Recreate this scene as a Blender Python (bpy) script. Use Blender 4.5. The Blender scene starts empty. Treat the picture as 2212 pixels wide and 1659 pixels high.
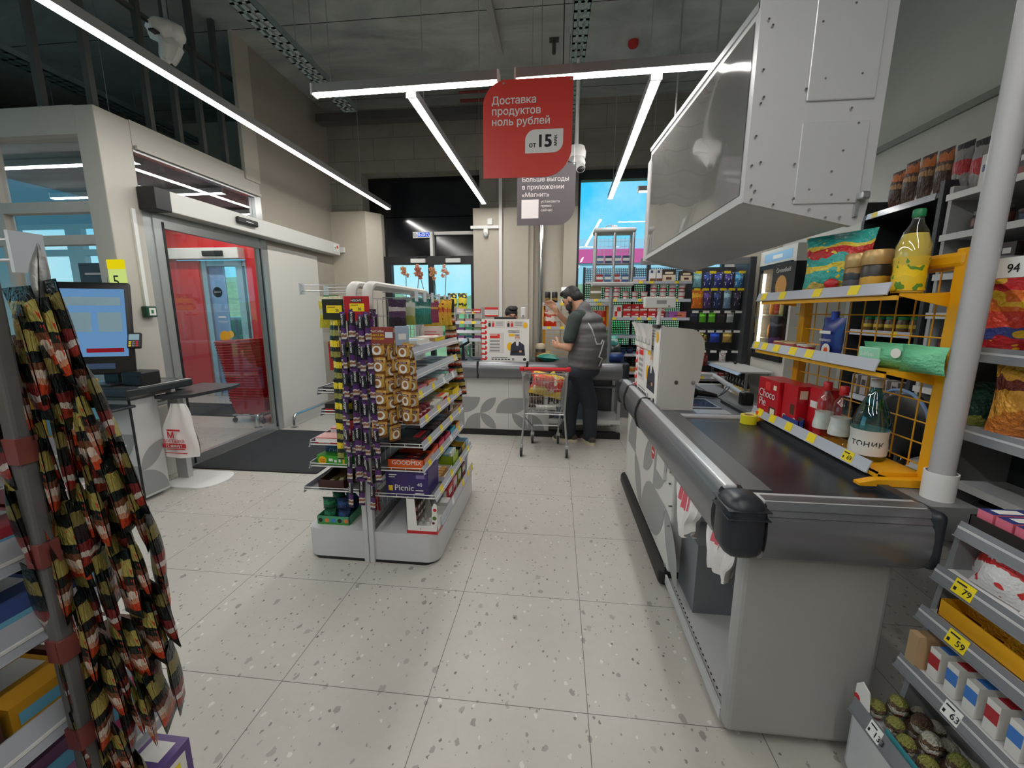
import bpy, bmesh, math, random
from mathutils import Vector, Matrix
PI = math.pi
R = math.radians
rnd = random.Random(7)
SC = bpy.context.scene
COL = SC.collection

# ------------------------------------------------------------------ camera
def _cam():
    yaw, pitch, roll = -.1094, -.1758, .0025
    cy, sy, cp, sp = math.cos(yaw), math.sin(yaw), math.cos(pitch), math.sin(pitch)
    f = Vector((sy*cp, cy*cp, sp)); r = Vector((cy, -sy, 0)); u = r.cross(f)
    cr, sr = math.cos(roll), math.sin(roll)
    r, u = r*cr + u*sr, u*cr - r*sr
    cd = bpy.data.cameras.new('camera'); co = bpy.data.objects.new('camera', cd)
    COL.objects.link(co)
    m = Matrix((r, u, -f)).transposed().to_4x4(); m.translation = (0, 0, 1.45)
    co.matrix_world = m
    cd.sensor_width = 36; cd.lens = 883.16/2212*36; cd.clip_start = .02; cd.clip_end = 400
    SC.camera = co
_cam()

# ------------------------------------------------------------------ view, world, light
SC.view_settings.view_transform = 'Standard'; SC.view_settings.look = 'None'
SC.view_settings.gamma = 1; SC.view_settings.use_curve_mapping = False
SC.view_settings.exposure = 0.12
SC.cycles.max_bounces = 7; SC.cycles.diffuse_bounces = 4; SC.cycles.glossy_bounces = 4
SC.cycles.transmission_bounces = 5; SC.cycles.transparent_max_bounces = 14
SC.cycles.sample_clamp_indirect = 4; SC.cycles.caustics_reflective = False; SC.cycles.caustics_refractive = False
STRIP_POWER = 51.0       # the ceiling strips

def lin(c):
    return tuple(((v/255)/12.92 if v/255 <= .04045 else ((v/255+.055)/1.055)**2.4) for v in c) + (1.0,)

def _world():
    w = bpy.data.worlds.new('sky'); SC.world = w; w.use_nodes = True
    n, l = w.node_tree.nodes, w.node_tree.links; n.clear()
    out = n.new('ShaderNodeOutputWorld'); bg = n.new('ShaderNodeBackground'); l.new(bg.outputs[0], out.inputs[0])
    tc = n.new('ShaderNodeTexCoord'); sep = n.new('ShaderNodeSeparateXYZ'); l.new(tc.outputs['Generated'], sep.inputs[0])
    rp = n.new('ShaderNodeValToRGB'); l.new(sep.outputs['Z'], rp.inputs[0])
    e = rp.color_ramp.elements
    e[0].position = .0; e[0].color = (.30, .82, 1.0, 1); e[1].position = .6; e[1].color = (.02, .36, .92, 1)
    a = e.new(.25); a.color = (.05, .60, 1.0, 1)
    nz = n.new('ShaderNodeTexNoise'); nz.inputs['Scale'].default_value = 3.2; nz.inputs['Detail'].default_value = 6; nz.inputs['Roughness'].default_value = .55
    l.new(tc.outputs['Generated'], nz.inputs['Vector'])
    cr = n.new('ShaderNodeValToRGB'); l.new(nz.outputs['Fac'], cr.inputs[0])
    cr.color_ramp.elements[0].position = .46; cr.color_ramp.elements[1].position = .72
    mx = n.new('ShaderNodeMix'); mx.data_type = 'RGBA'; l.new(cr.outputs[0], mx.inputs[0])
    l.new(rp.outputs[0], mx.inputs[6]); mx.inputs[7].default_value = (.62, .92, 1.0, 1)
    l.new(mx.outputs[2], bg.inputs[0]); bg.inputs[1].default_value = 1.0
_world()
_sd = bpy.data.lights.new('sun', 'SUN'); _sd.energy = 2.2; _sd.angle = .01; _sd.color = (1, .95, .86)
_so = bpy.data.objects.new('sun', _sd); COL.objects.link(_so); _so.rotation_euler = (R(38), R(18), 0)

# ------------------------------------------------------------------ materials
_M = {}
def M(name, rgb, rough=.5, metal=0.0, spec=.5, coat=0.0, noise=0.0, bump=0.0, scale=20.0, emit=0.0):
    """A Principled material; noise = how much the colour wanders, bump = height of a fine relief."""
    if name in _M: return _M[name]
    m = bpy.data.materials.new(name); m.use_nodes = True
    nt = m.node_tree; n, l = nt.nodes, nt.links; p = n['Principled BSDF']
    c = lin(rgb)
    p.inputs['Base Color'].default_value = c; p.inputs['Roughness'].default_value = rough
    p.inputs['Metallic'].default_value = metal; p.inputs['Specular IOR Level'].default_value = spec
    p.inputs['Coat Weight'].default_value = coat
    if emit: p.inputs['Emission Color'].default_value = c; p.inputs['Emission Strength'].default_value = emit
    if noise or bump:
        tc = n.new('ShaderNodeTexCoord'); nz = n.new('ShaderNodeTexNoise'); nz.inputs['Scale'].default_value = scale; nz.inputs['Detail'].default_value = 4
        l.new(tc.outputs['Object'], nz.inputs['Vector'])
        if noise:
            mx = n.new('ShaderNodeMix'); mx.data_type = 'RGBA'; l.new(nz.outputs['Fac'], mx.inputs[0])
            mx.inputs[6].default_value = tuple(v*(1-noise) for v in c[:3])+(1,); mx.inputs[7].default_value = tuple(min(1, v*(1+noise)) for v in c[:3])+(1,)
            l.new(mx.outputs[2], p.inputs['Base Color'])
        if bump:
            b = n.new('ShaderNodeBump'); b.inputs['Strength'].default_value = .6; b.inputs['Distance'].default_value = bump
            l.new(nz.outputs['Fac'], b.inputs['Height']); l.new(b.outputs[0], p.inputs['Normal'])
    _M[name] = m; return m

def RAMP(name, stops, axis='Z', rough=.35, wob=0.0, metal=0.0, crinkle=.0, scale=3.0, smooth=False, blot=None):
    """A printed wrapper: bands of colour along one axis of the thing itself; blot = (colour, scale, threshold) spots of a second ink."""
    if name in _M: return _M[name]
    m = bpy.data.materials.new(name); m.use_nodes = True
    nt = m.node_tree; n, l = nt.nodes, nt.links; p = n['Principled BSDF']
    p.inputs['Roughness'].default_value = rough; p.inputs['Metallic'].default_value = metal
    tc = n.new('ShaderNodeTexCoord'); sp = n.new('ShaderNodeSeparateXYZ'); l.new(tc.outputs['Generated'], sp.inputs[0])
    fac = sp.outputs[axis]
    nz = n.new('ShaderNodeTexNoise'); nz.inputs['Scale'].default_value = scale; nz.inputs['Detail'].default_value = 2
    l.new(tc.outputs['Generated'], nz.inputs['Vector'])
    if wob:
        a = n.new('ShaderNodeMath'); a.operation = 'MULTIPLY_ADD'; l.new(nz.outputs['Fac'], a.inputs[0]); a.inputs[1].default_value = wob
        s = n.new('ShaderNodeMath'); s.operation = 'SUBTRACT'; l.new(fac, s.inputs[0]); s.inputs[1].default_value = wob*.5
        l.new(s.outputs[0], a.inputs[2]); fac = a.outputs[0]
    r = n.new('ShaderNodeValToRGB'); l.new(fac, r.inputs[0]); r.color_ramp.interpolation = 'LINEAR' if smooth else 'CONSTANT'
    e = r.color_ramp.elements
    e[0].position = stops[0][0]; e[0].color = lin(stops[0][1])
    e[1].position = stops[1][0]; e[1].color = lin(stops[1][1])
    for q, c in stops[2:]:
        k = e.new(q); k.color = lin(c)
    col = r.outputs[0]
    if blot:
        n2 = n.new('ShaderNodeTexNoise'); n2.inputs['Scale'].default_value = blot[1]; n2.inputs['Detail'].default_value = 1
        l.new(tc.outputs['Generated'], n2.inputs['Vector'])
        g = n.new('ShaderNodeMath'); g.operation = 'GREATER_THAN'; l.new(n2.outputs['Fac'], g.inputs[0]); g.inputs[1].default_value = blot[2]
        mx = n.new('ShaderNodeMix'); mx.data_type = 'RGBA'; l.new(g.outputs[0], mx.inputs[0]); l.new(col, mx.inputs[6]); mx.inputs[7].default_value = lin(blot[0])
        col = mx.outputs[2]
    l.new(col, p.inputs['Base Color'])
    if crinkle:
        n3 = n.new('ShaderNodeTexNoise'); n3.inputs['Scale'].default_value = 9; n3.inputs['Detail'].default_value = 3
        l.new(tc.outputs['Generated'], n3.inputs['Vector'])
        b = n.new('ShaderNodeBump'); b.inputs['Strength'].default_value = .8; b.inputs['Distance'].default_value = crinkle
        l.new(n3.outputs['Fac'], b.inputs['Height']); l.new(b.outputs[0], p.inputs['Normal'])
    _M[name] = m; return m

def GLASS(name, tint=(1, 1, 1), refl=.06, rough=0.0):
    """A thin pane: mostly clear, reflecting more at grazing angles."""
    if name in _M: return _M[name]
    m = bpy.data.materials.new(name); m.use_nodes = True
    n, l = m.node_tree.nodes, m.node_tree.links; n.clear()
    o = n.new('ShaderNodeOutputMaterial'); t = n.new('ShaderNodeBsdfTransparent'); g = n.new('ShaderNodeBsdfGlossy')
    t.inputs[0].default_value = (*tint, 1); g.inputs['Roughness'].default_value = rough; g.inputs[0].default_value = (1, 1, 1, 1)
    lw = n.new('ShaderNodeLayerWeight'); lw.inputs['Blend'].default_value = .25
    a = n.new('ShaderNodeMath'); a.operation = 'MULTIPLY_ADD'; l.new(lw.outputs['Facing'], a.inputs[0]); a.inputs[1].default_value = .22; a.inputs[2].default_value = refl
    a.use_clamp = True
    mx = n.new('ShaderNodeMixShader'); l.new(a.outputs[0], mx.inputs[0]); l.new(t.outputs[0], mx.inputs[1]); l.new(g.outputs[0], mx.inputs[2])
    l.new(mx.outputs[0], o.inputs[0]); _M[name] = m; return m

def EMIT(name, rgb, s):
    if name in _M: return _M[name]
    m = bpy.data.materials.new(name); m.use_nodes = True
    n, l = m.node_tree.nodes, m.node_tree.links; n.clear()
    o = n.new('ShaderNodeOutputMaterial'); e = n.new('ShaderNodeEmission'); e.inputs[0].default_value = lin(rgb); e.inputs[1].default_value = s
    l.new(e.outputs[0], o.inputs[0]); _M[name] = m; return m

# ------------------------------------------------------------------ shapes
_TXT = {}
def _txt(s, bold):
    """Letter outlines filled by winding number (outlines in the font may overlap)."""
    if s in _TXT: return _TXT[s]
    c = bpy.data.curves.new('lettering', 'FONT'); c.body = s; c.resolution_u = 3; c.fill_mode = 'NONE' if hasattr(c, 'fill_mode') else 'FRONT'
    o = bpy.data.objects.new('lettering', c); COL.objects.link(o)
    me = bpy.data.meshes.new_from_object(o.evaluated_get(bpy.context.evaluated_depsgraph_get()))
    V = [(p.co.x, p.co.y) for p in me.vertices]; E = [tuple(e.vertices) for e in me.edges]
    bpy.data.objects.remove(o); bpy.data.curves.remove(c); bpy.data.meshes.remove(me)
    nx = {}
    for i, j in E: nx.setdefault(i, []).append(j); nx.setdefault(j, []).append(i)
    seen, loops = set(), []
    for st in range(len(V)):                      # every outline, in the font's own direction (rising vertex numbers)
        if st in seen or st not in nx: continue
        lp, cur, prev = [st], st, None; seen.add(st)
        while True:
            k = [q for q in nx[cur] if q != prev and q not in seen]
            if not k: break
            q = min(k) if prev is None else k[0]
            prev, cur = cur, q; lp.append(q); seen.add(q)
        loops.append(lp)
    from mathutils.geometry import delaunay_2d_cdt
    import numpy as np
    ed = [(lp[i], lp[(i+1) % len(lp)]) for lp in loops for i in range(len(lp))]
    ov, oe, of = delaunay_2d_cdt([Vector(p) for p in V], ed, [], 0, 1e-6)[:3]
    P0 = np.array([V[i] for i, j in ed]); P1 = np.array([V[j] for i, j in ed]); out = []
    for f in of:
        cx = sum(ov[i].x for i in f)/len(f); cy = sum(ov[i].y for i in f)/len(f)
        up = (P0[:, 1] <= cy) & (P1[:, 1] > cy); dn = (P0[:, 1] > cy) & (P1[:, 1] <= cy)
        side = (P1[:, 0]-P0[:, 0])*(cy-P0[:, 1])-(cx-P0[:, 0])*(P1[:, 1]-P0[:, 1])
        if int((up & (side > 0)).sum())-int((dn & (side < 0)).sum()) != 0: out.append(tuple(f))
    _TXT[s] = ([(p.x, p.y, 0.0) for p in ov], out); return _TXT[s]

class G:
    """Collects shapes that become ONE mesh; every shape takes the index of its material."""
    def __init__(s): s.v = []; s.f = []; s.m = []
    def add(s, vs, fs, m=0, mat=None):
        b = len(s.v)
        s.v += [tuple(mat @ Vector(p)) for p in vs] if mat is not None else [tuple(p) for p in vs]
        s.f += [tuple(b+i for i in f) for f in fs]; s.m += [m]*len(fs); return s
    def box(s, x0, y0, z0, x1, y1, z1, m=0, mat=None):
        v = [(x, y, z) for z in (z0, z1) for y in (y0, y1) for x in (x0, x1)]
        return s.add(v, [(0, 2, 3, 1), (4, 5, 7, 6), (0, 1, 5, 4), (2, 6, 7, 3), (0, 4, 6, 2), (1, 3, 7, 5)], m, mat)
    def cbox(s, c, d, m=0, mat=None):
        return s.box(c[0]-d[0]/2, c[1]-d[1]/2, c[2]-d[2]/2, c[0]+d[0]/2, c[1]+d[1]/2, c[2]+d[2]/2, m, mat)
    def rbox(s, x0, y0, z0, x1, y1, z1, r=.01, m=0, seg=2, mat=None):
        b = bmesh.new(); bmesh.ops.create_cube(b, size=1)
        for q in b.verts: q.co = Vector(((x0+x1)/2+q.co.x*(x1-x0), (y0+y1)/2+q.co.y*(y1-y0), (z0+z1)/2+q.co.z*(z1-z0)))
        bmesh.ops.bevel(b, geom=b.edges[:], offset=min(r, .49*min(abs(x1-x0), abs(y1-y0), abs(z1-z0))), segments=seg, affect='EDGES', profile=.5)
        b.verts.index_update()
        vs = [tuple(q.co) for q in b.verts]; fs = [tuple(q.index for q in f.verts) for f in b.faces]; b.free()
        return s.add(vs, fs, m, mat)
    def cyl(s, p0, p1, r, r1=None, n=12, m=0, caps=True, mat=None):
        p0, p1 = Vector(p0), Vector(p1); r1 = r if r1 is None else r1
        d = (p1-p0).normalized(); a = d.orthogonal().normalized(); b = d.cross(a)
        v = []
        for p, q in ((p0, r), (p1, r1)):
            v += [p + a*(q*math.cos(2*PI*i/n)) + b*(q*math.sin(2*PI*i/n)) for i in range(n)]
        f = [(i, (i+1) % n, n+(i+1) % n, n+i) for i in range(n)]
        if caps: f += [tuple(range(n))[::-1], tuple(range(n, 2*n))]
        return s.add(v, f, m, mat)
    def tube(s, pts, r, n=8, m=0, closed=False, mat=None):
        P = [Vector(p) for p in pts]; k = len(P); v = []; rr = r if isinstance(r, (list, tuple)) else [r]*k
        a = None
        for i, p in enumerate(P):
            if closed: d = (P[(i+1) % k]-P[i-1]).normalized()
            else: d = (P[min(i+1, k-1)]-P[max(i-1, 0)]).normalized()
            a = d.orthogonal().normalized() if a is None else (a-d*a.dot(d)).normalized()
            b = d.cross(a)
            v += [p + a*(rr[i]*math.cos(2*PI*j/n)) + b*(rr[i]*math.sin(2*PI*j/n)) for j in range(n)]
        f = [(i*n+j, i*n+(j+1) % n, ((i+1) % k)*n+(j+1) % n, ((i+1) % k)*n+j) for i in range(k if closed else k-1) for j in range(n)]
        if not closed: f += [tuple(range(n))[::-1], tuple(range((k-1)*n, k*n))]
        return s.add(v, f, m, mat)
    def lathe(s, prof, c=(0, 0, 0), n=20, m=0, sx=1, sy=1, mat=None):
        v = []; k = len(prof)
        for r, z in prof: v += [(c[0]+sx*r*math.cos(2*PI*i/n), c[1]+sy*r*math.sin(2*PI*i/n), c[2]+z) for i in range(n)]
        f = [(i*n+j, i*n+(j+1) % n, (i+1)*n+(j+1) % n, (i+1)*n+j) for i in range(k-1) for j in range(n)]
        f += [tuple(range(n))[::-1], tuple(range((k-1)*n, k*n))]
        return s.add(v, f, m, mat)
    def prism(s, poly, lo, hi, ax='z', m=0, mat=None):
        def p(a, b, c): return {'z': (a, b, c), 'y': (a, c, b), 'x': (c, a, b)}[ax]
        n = len(poly); v = [p(a, b, lo) for a, b in poly]+[p(a, b, hi) for a, b in poly]
        return s.add(v, [(i, (i+1) % n, n+(i+1) % n, n+i) for i in range(n)]+[tuple(range(n))[::-1], tuple(range(n, 2*n))], m, mat)
    def quad(s, *p, m=0, mat=None): return s.add(p, [tuple(range(len(p)))], m, mat)
    def sheet(s, fn, nu, nv, m=0, mat=None):
        v = [fn(i/nu, j/nv) for j in range(nv+1) for i in range(nu+1)]
        return s.add(v, [(j*(nu+1)+i, j*(nu+1)+i+1, (j+1)*(nu+1)+i+1, (j+1)*(nu+1)+i) for j in range(nv) for i in range(nu)], m, mat)
    def ball(s, c, r, m=0, n=12, k=8, rot=None):
        rx, ry, rz = r if isinstance(r, (tuple, list)) else (r, r, r)
        v = []; q = rot or Matrix.Identity(3)
        for j in range(k+1):
            t = PI*j/k
            v += [Vector(c)+q @ Vector((rx*math.sin(t)*math.cos(2*PI*i/n), ry*math.sin(t)*math.sin(2*PI*i/n), -rz*math.cos(t))) for i in range(n)]
        return s.add(v, [(j*n+i, j*n+(i+1) % n, (j+1)*n+(i+1) % n, (j+1)*n+i) for j in range(k) for i in range(n)], m)
    def text(s, t, size, mat, m=0, bold=0.0, align='L'):
        """t lies in the plane of mat (x right, y up)."""
        v, f = _txt(t, 0)
        if not v: return s
        w = max(a[0] for a in v); dx = {'L': 0, 'C': -w/2, 'R': -w}[align]
        for k, (ox, oy) in enumerate(((0, 0), (1, 0), (0, 1), (1, 1)) if bold > .005 else ((0, 0),)):
            s.add([((a[0]+dx+ox*bold*1.8)*size, (a[1]+oy*bold*1.2)*size, k*.00025) for a in v], f, m, mat)
        return s
    def pillow(s, w, h, t, m=0, mat=None, crimp=.08, nu=8, nv=8, flat=0.0):
        """A filled bag standing in x-z (width w, height h, thickness t), crimped at both ends."""
        def prof(u, q):
            e = min(1, max(0, (q-crimp)/(1-2*crimp))); a = max(0, math.sin(PI*e))**.45; b = max(0, math.sin(PI*u))**.5
            return a*b
        for sg in (-1, 1):
            s.sheet(lambda u, q: ((u-.5)*w*(1-.10*math.sin(PI*q)*(1 if t > .02 else .3)), sg*(t/2*prof(u if sg < 0 else u, q)+.0006), q*h), nu, nv, m, mat)
        return s

def build(name, g, mats, smooth=None):
    me = bpy.data.meshes.new(name); me.from_pydata(g.v, [], g.f)
    for a in (mats if isinstance(mats, (list, tuple)) else [mats]): me.materials.append(a)
    me.polygons.foreach_set('material_index', g.m)
    b = bmesh.new(); b.from_mesh(me); bmesh.ops.recalc_face_normals(b, faces=b.faces[:]); b.to_mesh(me); b.free()
    if smooth:
        me.polygons.foreach_set('use_smooth', [True]*len(me.polygons)); me.set_sharp_from_angle(angle=R(smooth))
    me.update(); return me

# ------------------------------------------------------------------ things and parts
def tagset(o, label=None, cat=None, group=None, kind=None):
    if label: o['label'] = label
    if cat: o['category'] = cat
    if group: o['group'] = group
    if kind: o['kind'] = kind
    return o
def T(name, label, cat, loc=(0, 0, 0), rz=0.0, group=None):
    o = bpy.data.objects.new(name, None); COL.objects.link(o); o.location = loc; o.rotation_euler = (0, 0, rz)
    o.empty_display_size = .1
    return tagset(o, label, cat, group)
def P(name, g, mats, parent, smooth=None, world=False, label=None, stuff=False):
    """A part of parent; world = the shape was laid out in room coordinates."""
    if world:
        q = parent
        off = Vector((0, 0, 0))
        while q is not None: off += q.location; q = q.parent
        g.v = [(a[0]-off.x, a[1]-off.y, a[2]-off.z) for a in g.v]
    o = bpy.data.objects.new(name, build(name, g, mats, smooth) if isinstance(g, G) else g); COL.objects.link(o); o.parent = parent
    if label: o['label'] = label
    if stuff: o['kind'] = 'stuff'
    return o
def O(name, g, mats, label, cat, loc=(0, 0, 0), rz=0.0, group=None, smooth=None, kind=None):
    """A thing that is one mesh (g may also be a mesh that exists)."""
    o = bpy.data.objects.new(name, build(name, g, mats, smooth) if isinstance(g, G) else g); COL.objects.link(o)
    o.location = loc; o.rotation_euler = (0, 0, rz)
    return tagset(o, label, cat, group, kind)
def S(name, g, mats, smooth=None, parent=None):
    o = bpy.data.objects.new(name, build(name, g, mats, smooth)); COL.objects.link(o)
    if parent: o.parent = parent
    else: o['kind'] = 'structure'
    return o
def dup(o, loc=None, rz=None, label=None, group=None, parent=None):
    c = o.copy(); COL.objects.link(c)
    if parent is not None: c.parent = parent
    if loc is not None: c.location = loc
    if rz is not None: c.rotation_euler = (0, 0, rz)
    if label: c['label'] = label
    if group: c['group'] = group
    for k in list(o.children): dup(k, parent=c)
    return c
ORD = ['first', 'second', 'third', 'fourth', 'fifth', 'sixth', 'seventh', 'eighth', 'ninth', 'tenth', 'eleventh', 'twelfth']
def rank(i, n, a='left', b='right'):
    """leftmost, second from left ... rightmost"""
    if n == 1: return 'only'
    if i == 0: return a+'most' if a in ('left', 'right') else a
    if i == n-1: return b+'most' if b in ('left', 'right') else b
    return ORD[i]+' from '+a if i <= (n-1)/2 else ORD[n-1-i]+' from '+b
def XF(o, x, y):
    """A text plane at o whose right is x and whose up is y."""
    x, y = Vector(x).normalized(), Vector(y).normalized(); z = x.cross(y)
    m = Matrix((x, y, z)).transposed().to_4x4(); m.translation = o; return m
FRONT = lambda x, y, z: XF((x, y, z), (1, 0, 0), (0, 0, 1))      # facing -y
EAST = lambda x, y, z: XF((x, y, z), (0, 1, 0), (0, 0, 1))       # facing +x
WEST = lambda x, y, z: XF((x, y, z), (0, -1, 0), (0, 0, 1))      # facing -x
# ------------------------------------------------------------------ the shop's shell
def floor_mat():
    m = bpy.data.materials.new('floor_tiles'); m.use_nodes = True
    nt = m.node_tree; n, l = nt.nodes, nt.links; p = n['Principled BSDF']
    tc = n.new('ShaderNodeTexCoord'); sp = n.new('ShaderNodeSeparateXYZ'); l.new(tc.outputs['Object'], sp.inputs[0])
    def mth(op, a, b=None, c=None):
        k = n.new('ShaderNodeMath'); k.operation = op
        for i, v in enumerate((a, b, c)):
            if v is None: continue
            if isinstance(v, (int, float)): k.inputs[i].default_value = v
            else: l.new(v, k.inputs[i])
        return k.outputs[0]
    def line(o, off):
        f = mth('FRACT', mth('MULTIPLY', mth('SUBTRACT', o, off), 1/.6))
        return mth('LESS_THAN', mth('ABSOLUTE', mth('SUBTRACT', mth('FRACT', mth('ADD', f, .5)), .5)), .0026)
    joint = mth('MAXIMUM', line(sp.outputs['X'], .1412), line(sp.outputs['Y'], .0864))
    def noise(s, d=4, r=.55):
        k = n.new('ShaderNodeTexNoise'); k.inputs['Scale'].default_value = s; k.inputs['Detail'].default_value = d; k.inputs['Roughness'].default_value = r
        l.new(tc.outputs['Object'], k.inputs['Vector']); return k
    def mix(f, a, b):
        k = n.new('ShaderNodeMix'); k.data_type = 'RGBA'
        l.new(f, k.inputs[0])
        for i, v in ((6, a), (7, b)):
            if isinstance(v, tuple): k.inputs[i].default_value = v
            else: l.new(v, k.inputs[i])
        return k.outputs[2]
    def flecks(scale, size, keep, seed):
        mp = n.new('ShaderNodeMapping'); mp.inputs['Location'].default_value = (seed, seed*2.3, 0); mp.inputs['Rotation'].default_value = (0, 0, .6); mp.inputs['Scale'].default_value = (1, .7, 1)
        nz = noise(scale*2.4, 2)
        ad = n.new('ShaderNodeVectorMath'); ad.operation = 'MULTIPLY_ADD'; l.new(nz.outputs['Color'], ad.inputs[0]); ad.inputs[1].default_value = (.5/scale,)*3; l.new(tc.outputs['Object'], ad.inputs[2])
        l.new(ad.outputs[0], mp.inputs[0])
        v = n.new('ShaderNodeTexVoronoi'); v.voronoi_dimensions = '2D'; v.inputs['Scale'].default_value = scale; l.new(mp.outputs[0], v.inputs['Vector'])
        sc = n.new('ShaderNodeSeparateColor'); l.new(v.outputs['Color'], sc.inputs[0])
        near = mth('LESS_THAN', v.outputs['Distance'], mth('MULTIPLY', sc.outputs[1], size))
        return mth('MULTIPLY', near, mth('GREATER_THAN', sc.outputs[0], keep)), sc.outputs[2]
    base = mix(noise(1.3, 6).outputs['Fac'], lin((162, 158, 151)), lin((190, 186, 179)))
    base = mix(mth('MULTIPLY', noise(26, 5, .7).outputs['Fac'], .45), base, lin((202, 198, 191)))
    f1, r1 = flecks(17, .23, .76, 3.1)
    base = mix(mth('MULTIPLY', f1, mth('MULTIPLY_ADD', r1, .4, .3)), base, lin((112, 108, 104)))
    f2, r2 = flecks(42, .22, .74, 7.7)
    base = mix(mth('MULTIPLY', f2, mth('MULTIPLY_ADD', r2, .6, .3)), base, lin((86, 80, 77)))
    f3, r3 = flecks(26, .2, .84, 12.3)
    base = mix(mth('MULTIPLY', f3, .5), base, lin((226, 224, 219)))
    base = mix(mth('MULTIPLY', joint, .8), base, lin((62, 60, 58)))
    l.new(base, p.inputs['Base Color'])
    rr = mth('MULTIPLY_ADD', noise(5, 4).outputs['Fac'], .22, .26); l.new(rr, p.inputs['Roughness'])
    p.inputs['Specular IOR Level'].default_value = .45
    return m

def concrete_mat(name, dark, light, seam=None):
    m = bpy.data.materials.new(name); m.use_nodes = True
    nt = m.node_tree; n, l = nt.nodes, nt.links; p = n['Principled BSDF']; p.inputs['Roughness'].default_value = .85; p.inputs['Specular IOR Level'].default_value = .25
    tc = n.new('ShaderNodeTexCoord')
    mp = n.new('ShaderNodeMapping'); mp.inputs['Scale'].default_value = (.5, 1.2, 1); l.new(tc.outputs['Object'], mp.inputs[0])
    a = n.new('ShaderNodeTexNoise'); a.inputs['Scale'].default_value = 1.1; a.inputs['Detail'].default_value = 7; a.inputs['Roughness'].default_value = .62; a.inputs['Distortion'].default_value = .8; l.new(mp.outputs[0], a.inputs['Vector'])
    r = n.new('ShaderNodeValToRGB'); l.new(a.outputs['Fac'], r.inputs[0]); e = r.color_ramp.elements
    e[0].position = .32; e[0].color = lin(dark); e[1].position = .68; e[1].color = lin(light)
    col = r.outputs[0]
    b = n.new('ShaderNodeBump'); b.inputs['Strength'].default_value = .5; b.inputs['Distance'].default_value = .03; l.new(a.outputs['Fac'], b.inputs['Height']); l.new(b.outputs[0], p.inputs['Normal'])
    if seam:
        sp = n.new('ShaderNodeSeparateXYZ'); l.new(tc.outputs['Object'], sp.inputs[0])
        k = n.new('ShaderNodeTexBrick'); k.inputs['Scale'].default_value = 1; k.inputs['Brick Width'].default_value = seam[0]; k.inputs['Row Height'].default_value = seam[1]
        k.inputs['Mortar Size'].default_value = seam[2]; k.offset = seam[3]
        cb = n.new('ShaderNodeCombineXYZ'); l.new(sp.outputs['X'], cb.inputs[0]); l.new(sp.outputs[seam[4]], cb.inputs[1]); l.new(cb.outputs[0], k.inputs['Vector'])
        l.new(col, k.inputs['Color1']); l.new(col, k.inputs['Color2']); k.inputs['Mortar'].default_value = lin(seam[5]); col = k.outputs['Color']
    l.new(col, p.inputs['Base Color']); return m

MF = floor_mat()
M_ceil = concrete_mat('ceiling_concrete', (136, 142, 140), (198, 204, 201), (9.0, 1.47, .006, 0, 'Y', (62, 64, 63)))
M_block = concrete_mat('block_wall', (130, 127, 118), (160, 157, 148), (.6, .3, .005, .5, 'Z', (124, 121, 113)))
M_wall = M('wall_paint', (188, 181, 168), .75, noise=.05, bump=.002, scale=14)
M_wallr = M('wall_grey', (186, 186, 180), .7, noise=.05, scale=5)
M_beige = M('frame_paint', (186, 182, 173), .45, noise=.03, scale=3)
M_alu = M('aluminium', (186, 188, 188), .32, metal=.75, noise=.03)
M_black = M('black_plastic', (22, 22, 24), .4)
M_dark = M('dark_panel', (17, 18, 23), .13, spec=.6)
M_darkmatt = M('void_shade', (40, 41, 41), .9)
M_white = M('white_plastic', (226, 226, 224), .4)
M_grey = M('grey_paint', (176, 176, 175), .38, noise=.02)
M_chrome = M('chrome', (215, 215, 215), .12, metal=1)
M_steel = M('wire_metal', (188, 190, 192), .3, metal=.85)
M_red = M('red_panel', (196, 30, 36), .3)
GL = GLASS('clear_glass', (.97, .985, .98), .012)
GL2 = GLASS('door_glass', (.92, .94, .94), .035)

g = G(); g.quad((-12, -4, 0), (3.0, -4, 0), (3.0, 6.4, 0), (-12, 6.4, 0)); S('floor', g, MF)
g = G(); g.box(-12, -4, 4.28, 3.2, 6.6, 4.5); S('ceiling', g, M_ceil)
g = G(); g.box(3.0, -4, 0, 3.2, 6.6, 4.3, 0); g.box(2.985, -4, 2.99, 3.0, 6.1, 3.03, 0); g.box(2.975, -4, 2.93, 3.0, 6.1, 2.985, 1)
S('wall_right', g, [M_wallr, M('wall_ledge', (140, 140, 135), .7)])
g = G(); g.box(-12, -4.2, 0, 3.2, -4, 4.3); S('wall_front', g, M_wall)
# left: painted stretch past the sliding door, red on the lobby's side
g = G(); g.box(-3.55, 4.62, 0, -3.4, 6.2, 4.28, 0); S('wall_left', g, M('wall_paint_shaded', (160, 153, 142), .8, noise=.08, bump=.002, scale=5))  # darker copy of the wall paint, with the wall's shade in its colour
g = G(); g.box(-3.57, 4.95, .08, -3.551, 6.28, 2.86, 0); S('trim_1', g, M_red)
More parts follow.
